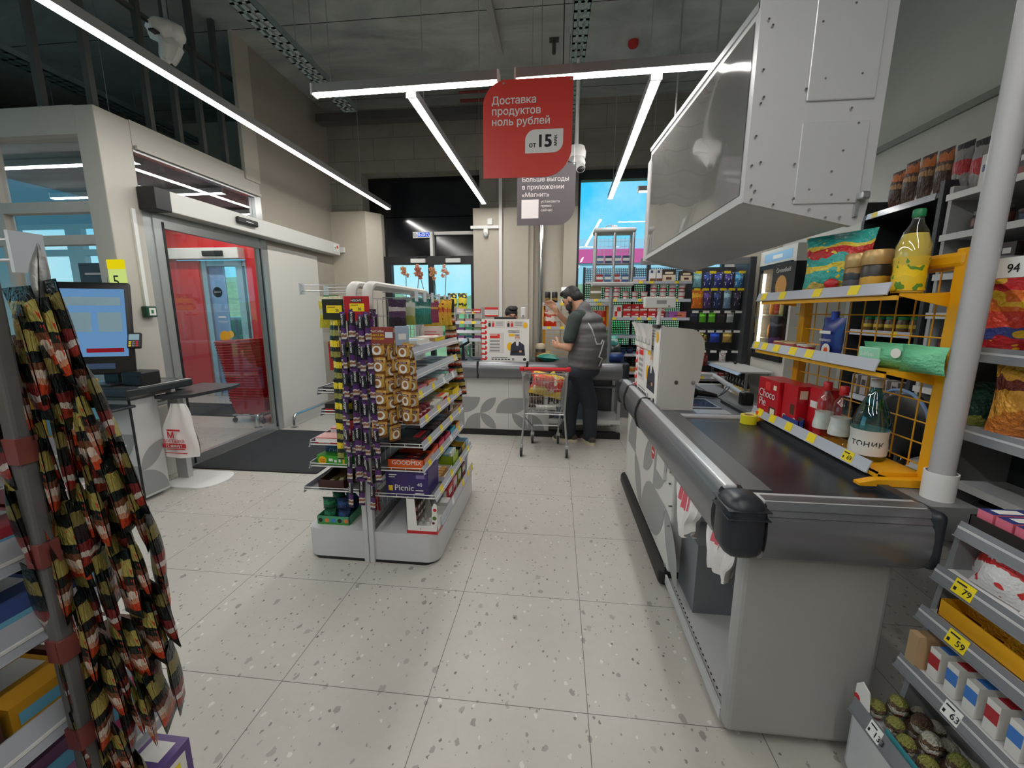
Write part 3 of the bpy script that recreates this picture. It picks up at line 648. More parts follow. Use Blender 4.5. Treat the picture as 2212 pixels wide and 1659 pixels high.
# poster screen box, customer display
sb = T('screen_hood', 'grey sheet metal screen hood on the near checkout with a poster on its side', 'screen hood', (.62, 2.45, .88))
g = G(); out = [(.600, .878), (.800, .878), (.805, 1.03), (.822, 1.045), (.828, 1.06), (.842, 1.24), (.835, 1.29), (.805, 1.335), (.77, 1.352), (.600, 1.368)]
g.prism(out, 2.445, 2.457, 'y'); g.prism(out, 3.14, 3.15, 'y'); g.box(.600, 2.457, .878, .612, 3.14, 1.368); P('hood', g, M('hood_grey', (206, 204, 198), .45), sb, world=True)
g = G()
for x, z in ((.695, 1.045), (.79, 1.045)): g.cyl((x, 2.445, z), (x, 2.437, z), .011, n=12)
P('bolt', g, M_chrome, sb, world=True)
def poster_art(g, fx, w, h, k):
    """A price leaflet collage: red leaf border, portrait, price boxes. fx(u, v, d) gives a point of the sheet; materials 1 red 2 yellow 3 ink 4 suit 5 skin 6 grey."""
    def r(a, b, c, d, m, e=1.0): g.quad(fx(a, b, e), fx(c, b, e), fx(c, d, e), fx(a, d, e), m=m)
    def disc(cx, cy, rx, ry, m, e=2.0, a0=0, a1=360): g.quad(*[fx(cx+rx*math.cos(R(a0+(a1-a0)*i/16)), cy+ry*math.sin(R(a0+(a1-a0)*i/16)), e) for i in range(16)], m=m)
    for i in range(8):
        z = .03+i*.122
        disc(.055, z+.05, .055, .05, 1, 1, -90, 90); disc(.02, z, .06, .05, 1, 1, 0, 180)
    for u in (.17, .57):
        r(u-.05, .80, u+.32, .965, 7, 1.0); disc(u, .93, .022, .025, 5); r(u-.03, .82, u+.02, .905, 3, 2); disc(u+.07, .93, .022, .025, 5); r(u+.045, .82, u+.095, .905, 1, 2)
        for q in range(3): r(u+.13, .92-q*.035, u+.28, .935-q*.035, 6, 2)
    r(.15, .20, .47, .68, 7, 1); r(.17, .55, .38, .65, 1, 2)
    for q in range(4): r(.17, .24+q*.075, .38, .28+q*.075, 6, 2)
    r(.17, .62, .33, .635, 0, 3); r(.57, .60, .70, .66, 2, 2); disc(.60, .36, .07, .10, 2, 1)
    disc(.92, .86, .045, .07, 2, 2)
    for q in range(2): r(.56, .72-q*.03, .80, .735-q*.03, 3, 2)
    g.quad(*[fx(a, b, 2) for a, b in ((.60, .15), (.92, .15), (.90, .40), (.80, .48), (.70, .48), (.62, .40))], m=4)
    g.quad(*[fx(a, b, 3) for a, b in ((.735, .38), (.775, .38), (.79, .48), (.72, .48))], m=0)
    disc(.755, .565, .052, .075, 5, 3); disc(.755, .525, .045, .035, 7, 4); disc(.755, .63, .05, .022, 6, 4)
    g.quad(*[fx(a, b, 4) for a, b in ((.62, .20), (.90, .24), (.89, .29), (.63, .26))], m=3); disc(.82, .25, .03, .025, 5, 5)
    for q in range(6): r(.2+q*.07, .045, .25+q*.07, .065, 3, 1)
    r(.2, .09, .55, .10, 3, 1); disc(.91, .06, .035, .035, 3, 1); r(.64, .03, .69, .09, 6, 1)
ART = [M_paper, M('art_red', (216, 44, 40), .5), M('art_yellow', (244, 186, 30), .5), M_ink, M('art_suit', (44, 50, 66), .6), M('art_skin', (206, 160, 136), .6), M('art_grey', (150, 148, 148), .6), M('art_pale', (214, 210, 208), .6)]
g = G(); g.box(.592, 2.46, .885, .598, 3.14, 1.37, 0); poster_art(g, lambda u, v, d: (.5915-.0004*d, 3.14-.68*u, .885+.485*v), .68, .485, 0)
P('poster', g, ART, sb, world=True, label='white price leaflet poster with red leaves and a man in a suit')
g = G()
for i in range(4):
    y0 = 2.60+i*.12
    g.sheet(lambda u, v: (.588-.05*math.sin(PI*u)*(v**2)-.01, y0+.17*u, 1.21+.165*v), 6, 5, 0 if i % 2 else 1)
    g.quad(*[(.577-.05*math.sin(PI*u)*(v**2), y0+.17*u, 1.21+.165*v) for u, v in ((.2, .2), (.8, .2), (.8, .45), (.2, .45))], m=2)
P('leaflet_bundle', g, [M_paper, M('art_pale', (214, 210, 208), .6), M('art_grey', (150, 148, 148), .6)], sb, 50, world=True, label='curled paper leaflets clipped to the poster')
cd = T('customer_display', 'small white customer display on a short pole above the near checkout hood', 'display', (.587, 2.50, 1.369))
g = G(); g.cyl((.587, 2.50, 1.368), (.59, 2.50, 1.475), .011, n=12); P('pole', g, M_white, cd, 40, world=True)
g = G(); g.rbox(.497, 2.475, 1.47, .672, 2.515, 1.535, .008); g.box(.565, 2.4738, 1.495, .62, 2.4752, 1.515, 1); g.cyl((.635, 2.476, 1.482), (.635, 2.473, 1.482), .006, m=1)
P('housing', g, [M_white, M('art_grey', (150, 148, 148), .6)], cd, world=True)
g = G(); g.rbox(.575, 2.46, 1.355, .60, 2.6, 1.376, .004); O('hood_clip', g, M_black, 'black clip strip on the top edge of the near checkout hood', 'clip')

# scanner, cable, tape
sc = T('handheld_scanner', 'black handheld barcode scanner lying behind the screen hood', 'scanner', (.93, 2.86, .8795))
g = G(); g.rbox(-.07, -.035, 0, .03, .035, .06, .02, seg=3); P('head', g, M_black, sc, 40); g = G(); g.tube([(.02, 0, .03), (.10, -.01, .02), (.15, -.02, .012)], [.022, .018, .012], 10); P('handle', g, M_black, sc, 40)
g = G(); g.box(-.05, -.0358, .03, -.02, -.0352, .036); P('badge', g, M_white, sc)
pts = [(.15+.10*math.sin(a*.7)+.05*a/3, -.02+.10*(1-math.cos(a)), .006+.05*max(0, math.sin(a*.8))) for a in [i*.25 for i in range(20)]]
g = G(); g.tube(pts, .0035, 6); P('cable', g, M_black, sc, 40)
tp = T('tape_roll', 'roll of yellow tape at the far corner of the black belt', 'tape roll', (1.005, 2.20, .8745))
g = G(); ring = [(.038, 0), (.038, .048), (.022, .048), (.022, 0)]
g.lathe([(.039, .001), (.039, .047), (.024, .047), (.024, .001), (.039, .001)], n=24); P('tape', g, M('tape_yellow', (228, 214, 40), .35), tp, 40)
g = G(); g.lathe([(.0235, 0), (.0235, .0465), (.021, .0465), (.021, 0), (.0235, 0)], n=24); P('core', g, M('card', (176, 146, 110), .7), tp, 40)
g = G(); g.box(.0, .033, .04, .07, .037, .05); g.box(.05, .028, .03, .075, .04, .06, 1); P('dispenser', g, [M_white, M_orange], tp)

# ------------------------------------------------------------------ far checkout, across the back
c2 = T('checkout_counter', 'far checkout counter with petal panels where the man in the vest stands', 'checkout counter', (-.63, 4.95, 0))
g = G(); g.box(-2.05, 4.65, .07, -.08, 4.70, .74); g.box(-2.05, 4.70, .07, -2.0, 5.25, .74); P('front_panel', g, M_panel, c2, world=True)
g = G(); petals(g, (-2.03, 4.649, .075), (1, 0, 0), (0, 0, 1), .19, ['KcaKdbK.Ka', '.Lb.fcLbcd', ''][:2])
P('printed_pattern', g, M_print, c2, world=True, label='grey petals printed along the front')
g = G()
for x in (-1.55, -1.05, -.55): g.box(x-.0015, 4.6475, .08, x+.0015, 4.6495, .72)
P('panel_joint', g, M('art_grey', (150, 148, 148), .6), c2, world=True)
g = G(); g.box(-2.05, 4.635, 0, .74, 4.72, .07); P('plinth', g, M('plinth_black', (26, 26, 28), .5), c2, world=True)
p2 = [(y-.51+4.565, z-.025) for y, z in prof]
g = G(); g.prism(p2, -2.1, .73, 'x'); P('front_rail', g, M_rail, c2, 25, world=True)
for x in (-.90, -.33): g = G(); g.rbox(x-.012, 4.562, .69, x+.012, 4.66, .89, .01); P('rail_joint', g, M_ink, c2, world=True)
g = G(); g.rbox(.72, 4.56, .685, .80, 4.68, .892, .03, seg=3); P('corner_bumper', g, M_bump, c2, 40, world=True)
g = G(); g.box(-2.1, 4.66, .82, .74, 5.25, .866); P('counter_top', g, M('till_grey', (92, 96, 104), .38), c2, world=True)
g = G(); g.box(-.08, 4.66, .74, .74, 5.2, .80); g.box(-.08, 5.2, .1, .74, 5.22, .8); P('belt_case', g, M('inner_grey', (96, 98, 102), .5), c2, world=True)
for x, y in ((.70, 4.67), (.70, 5.16), (.36, 5.16)): g = G(); g.box(x, y, .0, x+.035, y+.035, .76); P('leg', g, M_steel, c2, world=True)
g = G(); g.box(-.08, 4.67, .19, .74, 5.2, .205); g.box(-.08, 4.655, .17, .74, 4.67, .215, 1); P('bottom_shelf', g, [M('shelf_pale', (190, 191, 192), .4), M_white], c2, world=True)
g = G(); g.box(-.02, 4.72, .206, .33, 5.1, .72); P('motor_box', g, M('motor_blue', (100, 116, 136), .45), c2, world=True)
g = G(); g.tube([(.45, 5.0, .55), (.72, 5.0, .55)], .02); P('cross_bar', g, M_rail, c2, 40, world=True)

hp = T('screen_hood', 'white poster board standing on the far checkout in front of the cashier', 'screen hood', (-.6, 4.75, .866))
g = G(); g.box(-.87, 4.73, .866, -.325, 4.745, 1.36); g.box(-.34, 4.745, .866, -.325, 5.0, 1.36); g.box(-.87, 4.745, .866, -.855, 5.0, 1.36); P('hood', g, M_panel, hp, world=True)
g = G(); g.box(-.872, 4.724, .87, -.323, 4.729, 1.362, 0); poster_art(g, lambda u, v, d: (-.872+.549*u, 4.7235-.0004*d, .87+.492*v), .549, .492, 1)
P('poster', g, ART, hp, world=True, label='white price leaflet poster with red leaves and a man in a suit')
g = G(); g.rbox(-.75, 4.86, 1.10, -.49, 4.89, 1.385, .006); g.box(-.63, 4.87, .866, -.6, 4.90, 1.1)
mo = T('monitor', 'black till monitor just showing over the far poster board', 'monitor', (-.62, 4.87, .866)); P('housing', g, M_black, mo, world=True)
g = G(); g.box(-.74, 4.891, 1.12, -.50, 4.893, 1.37); P('screen', g, M('screen_dim', (60, 80, 110), .15), mo, world=True)
g = G(); g.rbox(-.43, 4.83, 1.375, -.375, 4.88, 1.50, .012); g.cyl((-.40, 4.855, .866), (-.40, 4.855, 1.38), .012, m=0); g.rbox(-.415, 4.826, 1.39, -.39, 4.83, 1.41, .002, 1)
O('card_reader', g, [M_white, M('art_grey', (150, 148, 148), .6)], 'white reader on a thin stalk at the right edge of the far poster board', 'reader')
pt = T('payment_terminal', 'black payment terminal on a stand at the left end of the far checkout', 'payment terminal', (-1.13, 4.85, .866))
g = G(); g.cyl((0, 0, 0), (0, 0, .012), .05, n=20); g.cyl((0, 0, .01), (.0, 0, .17), .022, .016, 12); P('stand', g, M_black, pt, 40)
mt = Matrix.Translation((.0, 0, .20)) @ Matrix.Rotation(R(-28), 4, 'Y') @ Matrix.Rotation(R(35), 4, 'X')
g = G(); g.rbox(-.085, -.04, -.018, .085, .04, .018, .01, mat=mt); P('housing', g, M_black, pt)
g = G(); g.box(.005, -.03, .0182, .07, .03, .0190, mat=mt); P('screen', g, M('screen_pale', (150, 180, 196), .15), pt)
g = G()
for i in range(3):
    for j in range(4): g.box(-.07+j*.018, -.025+i*.018, .0182, -.058+j*.018, -.012+i*.018, .021, mat=mt)
P('keypad', g, M('key_grey', (120, 122, 126), .5), pt)
g = G(); g.tube([(0, .03, .15), (.06, .05, .05), (.13, .03, .004), (.20, .06, .004)], .003, 6); P('cable', g, M_black, pt, 40)

# wall bits at the back
g = G(); g.box(-.86, 6.065, 1.0, -.815, 6.099, 4.2); O('cable_duct', g, M_white, 'vertical white cable trunking on the back pier left of the grey sign', 'cable duct')
g = G(); g.box(-1.27, 6.06, 2.615, -.862, 6.099, 2.655); O('cable_duct', g, M_white, 'short horizontal white trunking under the wall sensor on the back pier', 'cable duct')
g = G(); g.box(-1.89, 6.33, 2.59, -1.245, 6.40, 2.635); g.box(-1.95, 6.30, 2.28, -1.905, 6.40, 2.63); O('cable_duct', g, M_white, 'angled white trunking across the dark panel over the back door', 'cable duct')
g = G(); g.cyl((-.255, 6.17, .9), (-.255, 6.17, 2.75), .035, n=16); O('pipe', g, M_chrome, 'bright metal riser pipe in the niche of the back wall', 'pipe', smooth=40)
g = G(); g.rbox(-.04, -.03, 0, .04, 0, .09, .01, seg=2); O('sensor', g, M_white, 'small white sensor box on the wall above the horizontal trunking', 'sensor', (-.99, 6.10, 2.665))
ms = T('motion_detector', 'white motion detector hanging below the horizontal trunking', 'sensor', (-1.05, 6.098, 2.50))
g = G(); g.rbox(-.035, -.05, .04, .035, 0, .115, .015, seg=3); P('housing', g, M_white, ms, 40); g = G(); g.ball((0, -.035, .03), (.032, .03, .04)); P('lens', g, M('lens_grey', (190, 190, 190), .3), ms, 60)
g = G(); g.rbox(-.05, -.035, 0, .05, 0, .08, .008); O('sensor', g, M_white, 'white sensor box on the left pier beside the back doorway', 'sensor', (-3.25, 6.10, 2.31))
ex = T('exit_sign', 'blue and white exit sign over the back door', 'exit sign', (-2.08, 6.34, 2.55))
g = G(); g.box(-.145, 0, 0, .145, .03, .09, 0); g.box(-.07, -.002, .012, .138, 0, .078, 1); P('panel', g, [M_white, EMIT('exit_blue', (40, 90, 220), .9)], ex)
g = G(); g.text('выход'.upper(), .066, FRONT(-.09, -.003, .022), 0, .012); P('lettering', g, EMIT('exit_white', (225, 235, 255), 1.0), ex)
g = G()
for k in range(3): g.quad((-.13+k*.02, -.003, .015), (-.115+k*.02, -.003, .015), (-.135+k*.02, -.003, .075), (-.15+k*.02+.005, -.003, .075))
P('running_figure', g, M('art_grey', (150, 148, 148), .6), ex)
for x, lab in ((-2.145, 'left'), (-1.595, 'right')):
    t = T('door_closer', 'white door closer on the '+lab+' leaf of the back door', 'door closer', (x, 6.33, 2.175))
    g = G(); g.rbox(-.115, -.05, 0, .115, 0, .065, .008); P('housing', g, M_white, t); g = G(); g.tube([(.05 if lab == 'left' else -.05, -.03, .07), (.0, -.09, .085), (.14 if lab == 'left' else -.02, -.01, .10)], .008, 6); P('arm', g, M_black, t)
nt_ = T('wall_notice', 'red and white notice on the back pier behind the cashier', 'notice', (-.98, 6.097, 1.375))
g = G(); g.box(-.1, -.004, 0, .1, 0, .135, 0); g.box(-.1, -.0055, .1, .1, -.004, .135, 1); g.box(-.1, -.0055, 0, .1, -.004, .022, 1); g.box(-.085, -.0055, .04, .085, -.004, .09, 2); P('sheet', g, [M_paper, M('art_red', (216, 44, 40), .5), M('art_pale', (214, 210, 208), .6)], nt_)
# ------------------------------------------------------------------ hanging signs
def leaf_shape(w, h, r1, r2, n=10):
    """Rounded at top left and bottom right, square at the other corners; origin bottom left."""
    p = [(0, 0)]
    p += [(w-r2+r2*math.sin(R(90*i/n)), r2-r2*math.cos(R(90*i/n))) for i in range(n+1)]
    p += [(w, h)]
    p += [(r1-r1*math.sin(R(90*i/n)), h-r1+r1*math.cos(R(90*i/n))) for i in range(n+1)]
    return p
def sign(loc, w, h, label, mat, wires):
    t = T('hanging_sign', label, 'sign', loc)
    g = G(); g.prism(leaf_shape(w, h, w*.27, w*.30), 0, .006, 'y'); P('panel', g, mat, t)
    for x, z in wires:
        g = G(); g.cyl((x, -.002, z), (x, .003, z), .006, n=10); g.cyl((x, .003, z), (x, .003, 4.28-loc[2]), .0015, n=5); P('wire', g, M_steel, t)
    return t
s1 = sign((-.443, 2.5, 2.205), .500, .506, 'red hanging sign with white lettering about delivery', M('sign_red', (222, 62, 52), .4), ((.118, .488), (.487, .492)))
g = G()
for i, a in enumerate(('Доставка', 'продуктов', 'ноль рублей')): g.text(a, .0545, FRONT(.048, -.001, .383-i*.0545), bold=.016)
P('lettering', g, M('sign_white', (236, 232, 232), .5), s1)
g = G(); g.prism([(x+.24, z+.125) for x, z in leaf_shape(.212, .122, .055, .055)], -.0012, -.0002, 'y', 0)
g.text('от', .038, FRONT(.260, -.0018, .155), 1, .018); g.text('15', .088, FRONT(.300, -.0018, .155), 1, .04)
g.text('мин.', .028, XF((.418, -.0018, .158), (0, 0, 1), (-1, 0, 0)), 1, .018); P('price_flash', g, [M('sign_white', (236, 232, 232), .5), M_ink], s1)
s2 = sign((-.362, 3.65, 2.17), .485, .485, 'dark grey hanging sign half hidden behind the red one', M('sign_grey', (92, 88, 92), .5), ((.12, .47), (.47, .475)))
g = G()
for i, a in enumerate(('Больше выгоды', 'в приложении', '«Магнит»')): g.text(a, .051, FRONT(.04, -.001, .345-i*.060), bold=.008)
for i, a in enumerate(('установите', 'прямо', 'сейчас')): g.text(a, .029, FRONT(.20, -.001, .178-i*.034), bold=.004)
P('lettering', g, M('sign_white', (236, 232, 232), .5), s2)
g = G(); g.rbox(.038, -.0015, .055, .182, -.0005, .205, .012); P('pale_square', g, M('sign_white', (236, 232, 232), .5), s2)

# ------------------------------------------------------------------ cameras
cc = T('security_camera', 'white dome security camera hanging behind the right edge of the red sign', 'security camera', (.135, 4.0, 2.80))
g = G(); g.lathe([(.02, .10), (.07, .095), (.085, .05), (.08, .0), (.05, -.02)], n=24); g.cyl((0, 0, .1), (0, 0, .8), .015, n=10); P('housing', g, M_white, cc, 40)
g = G(); g.ball((.02, -.04, -.05), .06); P('ball', g, M_white, cc, 50); g = G(); g.tube([(.02, -.05, -.06), (.03, -.10, -.10), (.035, -.13, -.12)], [.035, .042, .042], 16); P('barrel', g, M_white, cc, 40)
g = G(); g.ball((.036, -.125, -.121), (.034, .015, .034)); P('lens', g, M_black, cc, 50)
wc = T('security_camera', 'ceiling camera wrapped in a pale plastic sleeve above the left strip light', 'security camera', (-2.70, 2.9, 3.36))
q = random.Random(4); pr = [(.02, .04), (.105, .0), (.135, -.05), (.12, -.085), (.075, -.11), (.085, -.16), (.07, -.22), (.055, -.255), (.03, -.25)]
g = G(); g.lathe(pr, n=22)
g.v = [(x*(1+.14*math.sin(5*math.atan2(y, x)+z*20))+.02*math.sin(z*30), y*(1+.12*math.cos(4*math.atan2(y, x))), z+.012*math.sin(7*math.atan2(y, x))) for x, y, z in g.v]
g.v = [(x*.82, y*.82, z*.82) for x, y, z in g.v]
P('sleeve', g, M('sleeve_film', (214, 214, 210), .4, bump=.004, scale=25), wc, 60)
g = G(); g.cyl((0, 0, .03), (0, 0, .92), .012, n=8); P('hanger', g, M_steel, wc)
g = G(); g.box(-.03, -.145, -.045, -.018, -.115, -.035); g.box(-.01, -.135, -.10, .03, -.09, -.088); P('vent_slot', g, M_ink, wc)

# ------------------------------------------------------------------ hanging grey box
hb = T('hanging_cabinet', 'large grey sheet metal cabinet hanging over the near checkout, film on its long side', 'hanging cabinet', (.9, 2.65, 1.86))
cs = [(.700, 2.53), (.700, 1.868), (1.09, 1.775), (1.118, 1.79), (1.13, 1.86), (1.142, 2.75), (.92, 2.75)]
g = G(); n = len(cs)
g.v += [(x, 1.765, z) for x, z in cs]+[(x, 3.55, z+(.16 if z > 2.4 else 0)) for x, z in cs]
g.f += [(i, (i+1) % n, n+(i+1) % n, n+i) for i in range(n)]+[tuple(range(n))[::-1], tuple(range(n, 2*n))]; g.m += [0]*(n+2)
M_hb = M('cabinet_grey', (206, 206, 206), .40, metal=.1, noise=.03, scale=4)
P('body', g, M_hb, hb, world=True)
g = G(); cap = [(.694, 2.95), (.694, 1.862), (1.09, 1.768), (1.125, 1.785), (1.136, 1.86), (1.150, 2.95)]
g.prism(cap, 1.745, 1.768, 'y'); P('end_cap', g, M('cabinet_cap', (200, 200, 203), .42, metal=.15, noise=.03, scale=3), hb, world=True)
g = G(); g.prism([(.685, 2.60), (.685, 1.855), (1.10, 1.765), (1.13, 1.80), (1.15, 2.7), (.75, 2.72)], 3.55, 3.575, 'y'); P('end_cap', g, M_hb, hb, world=True)
def film(u, v):
    y = 1.80+1.72*u; z = 1.90+(.60+.14*u)*v
    return (.6985-.0035*(1+math.sin(6.2*u+5*v)*math.sin(3.0*v+2*u))*math.sin(PI*u)**.5*math.sin(PI*min(1, v+.05))**.5-.0006, y, z)
g = G(); g.sheet(film, 48, 28); P('protective_film', g, M('film_gloss', (138, 137, 134), .07, coat=1.0, spec=.8), hb, 180, world=True, label='glossy rippled protective film')
g = G(); g.box(.694, 1.76, 2.52, .702, 3.56, 2.545); g.v = [(x, y, z+(y-1.76)*.089) for x, y, z in g.v]; P('edge_trim', g, M_railhi, hb, world=True)
g = G(); g.rbox(.875, 1.737, 2.20, 1.105, 1.746, 2.62, .004); g.rbox(.872, 1.739, 1.85, 1.10, 1.746, 2.13, .003)
P('access_plate', g, M('cabinet_plate', (206, 206, 208), .34, metal=.25), hb, world=True)
for k, (x, z) in enumerate([(.72, 2.47), (.735, 2.45), (.718, 2.31), (.728, 2.22), (.72, 2.2), (.715, 2.09), (.74, 2.0), (.71, 1.99), (.715, 1.92), (.72, 1.87), (.73, 1.90), (.86, 1.99), (.90, 2.45), (1.0, 2.5), (1.05, 2.28), (.93, 2.27), (.87, 2.24), (1.03, 2.17), (1.06, 2.12), (1.02, 2.03), (.99, 1.96), (.92, 1.90), (.87, 1.87), (1.0, 1.88), (1.06, 1.86), (1.04, 1.80), (.99, 1.80), (.80, 1.85), (.93, 1.83)]):
    g = G(); g.cyl((x, 1.746, z), (x, 1.736, z), .004, n=8); P('rivet', g, M_chrome, hb, world=True)
g = G(); g.box(1.085, 1.732, 1.80, 1.097, 1.745, 1.86); g.rbox(1.085, 1.71, 1.855, 1.12, 1.745, 1.885, .008); P('latch', g, M_steel, hb, world=True)
for x, y in ((.8, 2.0), (1.05, 2.0), (.8, 3.3), (1.05, 3.3)): g = G(); g.cyl((x, y, 2.7), (x, y, 4.28), .006, n=6); P('hanger_rod', g, M_steel, hb, world=True)

# ------------------------------------------------------------------ lobby things
g = G(); g.rbox(-3.38, 3.27, 0, -2.13, 4.52, .012, .004, seg=1); g.box(-3.35, 3.30, .012, -2.16, 4.49, .0135, 1)
O('door_mat', g, [M('mat_edge', (26, 27, 29), .8), M('mat_pile', (36, 38, 42), .95, noise=.3, bump=.003, scale=160)], 'black entrance mat in front of the sliding door', 'mat')
g = G(); g.box(-5.80, 5.05, 0, -4.42, 5.75, .012); O('door_mat', g, M('mat_pile', (36, 38, 42), .95, noise=.3, bump=.003, scale=160), 'dark mat on the lobby floor behind the glass door', 'mat')
def hoop(label, pts, r=.02):
    t = T('bumper_rail', label, 'bumper rail', pts[0])
    g = G(); g.tube(pts, r, 12); P('rail', g, M_chrome, t, 40, world=True)
    for p in (pts[0], pts[-1]): g = G(); g.cyl((p[0], p[1], 0), (p[0], p[1], .008), .045, n=20); P('foot_plate', g, M_chrome, t, world=True)
    return t
def bend(x, y0, y1, h, k=.05):
    return [(x, y0, 0), (x, y0, h*.6)]+[(x, y0+k*(1-math.cos(R(a))), h-k+k*math.sin(R(a))) for a in (20, 45, 70, 90)]+[(x, y1-k*(1-math.cos(R(a))), h-k+k*math.sin(R(a))) for a in (90, 70, 45, 20)]+[(x, y1, h*.6), (x, y1, 0)]
hoop('long chrome bumper rail along the foot of the wall past the sliding door', bend(-3.27, 4.66, 5.95, .16))
hoop('chrome bumper rail foot inside the lobby beside the basket stack', bend(-3.72, 4.6, 5.2, .16))
tr_ = T('basket_trolley', 'low wheeled frame under the stack of red baskets', 'trolley', (-4.0, 4.95, 0))
g = G(); g.tube([(-.21, -.16, .10), (.21, -.16, .10), (.21, .16, .10), (-.21, .16, .10)], .010, 8, closed=True); P('frame', g, M_steel, tr_, 40)
for x in (-.2, .2):
    for y in (-.15, .15): g = G(); g.cyl((x-.012, y, .032), (x+.012, y, .032), .032, n=14); g.cyl((x, y, .05), (x, y, .10), .008, n=8); P('castor', g, M_black, tr_)
bm = G()
W, D, HH = .24, .17, .19
for sx, sy, ex, ey in ((-1, -1, 1, -1), (1, -1, 1, 1), (1, 1, -1, 1), (-1, 1, -1, -1)):
    bm.quad((sx*W*.84, sy*D*.84, 0), (ex*W*.84, ey*D*.84, 0), (ex*W, ey*D, HH), (sx*W, sy*D, HH), m=0)
bm.quad((-W*.84, -D*.84, 0), (W*.84, -D*.84, 0), (W*.84, D*.84, 0), (-W*.84, D*.84, 0), m=0)
bm.tube([(-W, -D, HH), (W, -D, HH), (W, D, HH), (-W, D, HH)], .009, 6, closed=True)
bmesh_basket = build('shopping_basket', bm, [M('basket_red', (176, 26, 34), .35)])
hm = G(); hm.tube([(-W-.004, -D, HH-.01), (-W-.02, -D*.8, HH+.004), (-W-.02, D*.8, HH+.004), (-W-.004, D, HH-.01)], .010, 6)
bmesh_handle = build('handle', hm, [M('basket_handle', (44, 16, 22), .4)], 40)
for i in range(24):
    f = i/23; lab = 'topmost' if i == 23 else 'lowest' if i == 0 else ('%s from the top' % ORD[23-i]) if 23-i < 12 else ('%s from the bottom' % ORD[i])
    o = O('shopping_basket', bmesh_basket, None, 'red plastic shopping basket, %s of the stack seen through the glass door' % lab, 'shopping basket', (-3.98-.11*f**1.6, 4.95, .112+.0335*i), 0, 'nested red baskets in the lobby')
    o.rotation_euler = (0, -.07*f, 0)
    h = P('handle', bmesh_handle, None, o)

# ------------------------------------------------------------------ self checkout
ks = T('self_checkout', 'self checkout stand with grey petal panels in front of the glazed lobby', 'self checkout', (-3.33, 2.7, 0))
g = G(); g.rbox(-3.62, 2.60, .03, -3.105, 2.81, .80, .006); P('pedestal', g, M('ped_light', (196, 197, 198), .4), ks, world=True)
g = G(); petals(g, (-3.1035, 2.605, .05), (0, 1, 0), (0, 0, 1), .20, ['a', 'L']); petals(g, (-3.60, 2.5985, .05), (1, 0, 0), (0, 0, 1), .245, ['Kb', 'fc']); P('printed_pattern', g, M_print, ks, world=True, label='grey petals printed on the stand')
g = G(); g.box(-3.112, 2.593, .03, -3.10, 2.604, .80); P('corner_joint', g, M_ink, ks, world=True)
g = G(); g.rbox(-3.66, 2.52, .835, -3.02, 3.06, .895, .012); g.box(-3.62, 2.58, .895, -3.06, 2.99, .8985, 1); g.box(-3.04, 2.62, .8951, -3.028, 3.03, .8975, 2); P('counter_top', g, [M('kiosk_dark', (40, 42, 46), .35), M('kiosk_plate', (110, 112, 116), .2, metal=.6), M_tagw], ks, world=True)
g = G(); g.box(-3.6, 2.62, .80, -3.12, 2.95, .836); P('scale_body', g, M_grey, ks, world=True)
g = G(); g.rbox(-3.62, 2.42, .75, -3.05, 2.60, .772, .009); P('bag_shelf', g, M('kiosk_dark', (40, 42, 46), .35), ks, world=True)
def tilt_screen(c, w, h, yaw, pitch): return Matrix.Translation(c) @ Matrix.Rotation(yaw, 4, 'Z') @ Matrix.Rotation(pitch, 4, 'X')
km = T('touch_monitor', 'upright black touch monitor on the self checkout stand', 'monitor', (-3.33, 2.66, .896))
mk = Matrix.Translation((0.0, -.02, .42)) @ Matrix.Rotation(R(24), 4, 'Z') @ Matrix.Rotation(R(-8), 4, 'X')
g = G(); g.rbox(-.215, 0, -.33, .215, .035, .34, .02, seg=3, mat=mk); P('housing', g, M_black, km, 40)
g = G(); g.quad(*[mk @ Vector(p) for p in ((-.185, -.0015, -.20), (.185, -.0015, -.20), (.185, -.0015, .29), (-.185, -.0015, .29))], m=0)
for i, (a, b, c, d, m) in enumerate(((-.16, .17, .16, .23, 1), (-.16, -.02, -.02, .12, 1), (.02, -.02, .16, .12, 1), (-.06, -.17, .16, -.14, 2))): g.quad(*[mk @ Vector(p) for p in ((a, -.003, b), (c, -.003, b), (c, -.003, d), (a, -.003, d))], m=m)
P('screen', g, [EMIT('screen_blue', (104, 150, 196), .75), EMIT('screen_pale', (150, 190, 214), .85), EMIT('screen_red', (150, 30, 40), .6)], km, label='lit pale blue screen')
g = G(); g.box(-.10, -.004, -.29, .10, 0, -.25, mat=mk); P('scan_window', g, M('scan_glass', (70, 90, 120), .08), km)
g = G(); g.rbox(-.10, -.07, 0, .10, .12, .02, .006); g.box(-.06, .03, .01, .06, .07, .25); P('foot', g, M_black, km)
rp = T('receipt_printer', 'black receipt printer beside the monitor on the self checkout', 'printer', (-3.11, 2.72, .896)); g = G(); g.rbox(-.085, -.075, 0, .085, .075, .11, .012); g.box(-.06, -.078, .07, .06, -.0749, .078, 1); P('housing', g, [M_black, M_ink], rp)
g = G(); g.tube([(-.02, .07, .03), (-.1, .1, .06), (-.16, .06, .14)], .004, 6); P('cable', g, M_black, rp, 40)
ct = T('payment_terminal', 'small payment terminal mounted on the right edge of the touch monitor', 'payment terminal', (-3.095, 2.70, 1.19)); mt = Matrix.Translation((0, 0, .04)) @ Matrix.Rotation(R(30), 4, 'Z') @ Matrix.Rotation(R(-25), 4, 'X')
g = G(); g.rbox(-.04, -.015, -.06, .04, .015, .06, .008, mat=mt); P('housing', g, M_black, ct)
g = G(); g.box(-.03, -.0165, .0, .03, -.015, .045, mat=mt); P('screen', g, M('screen_pale', (150, 180, 196), .15), ct)
g = G()
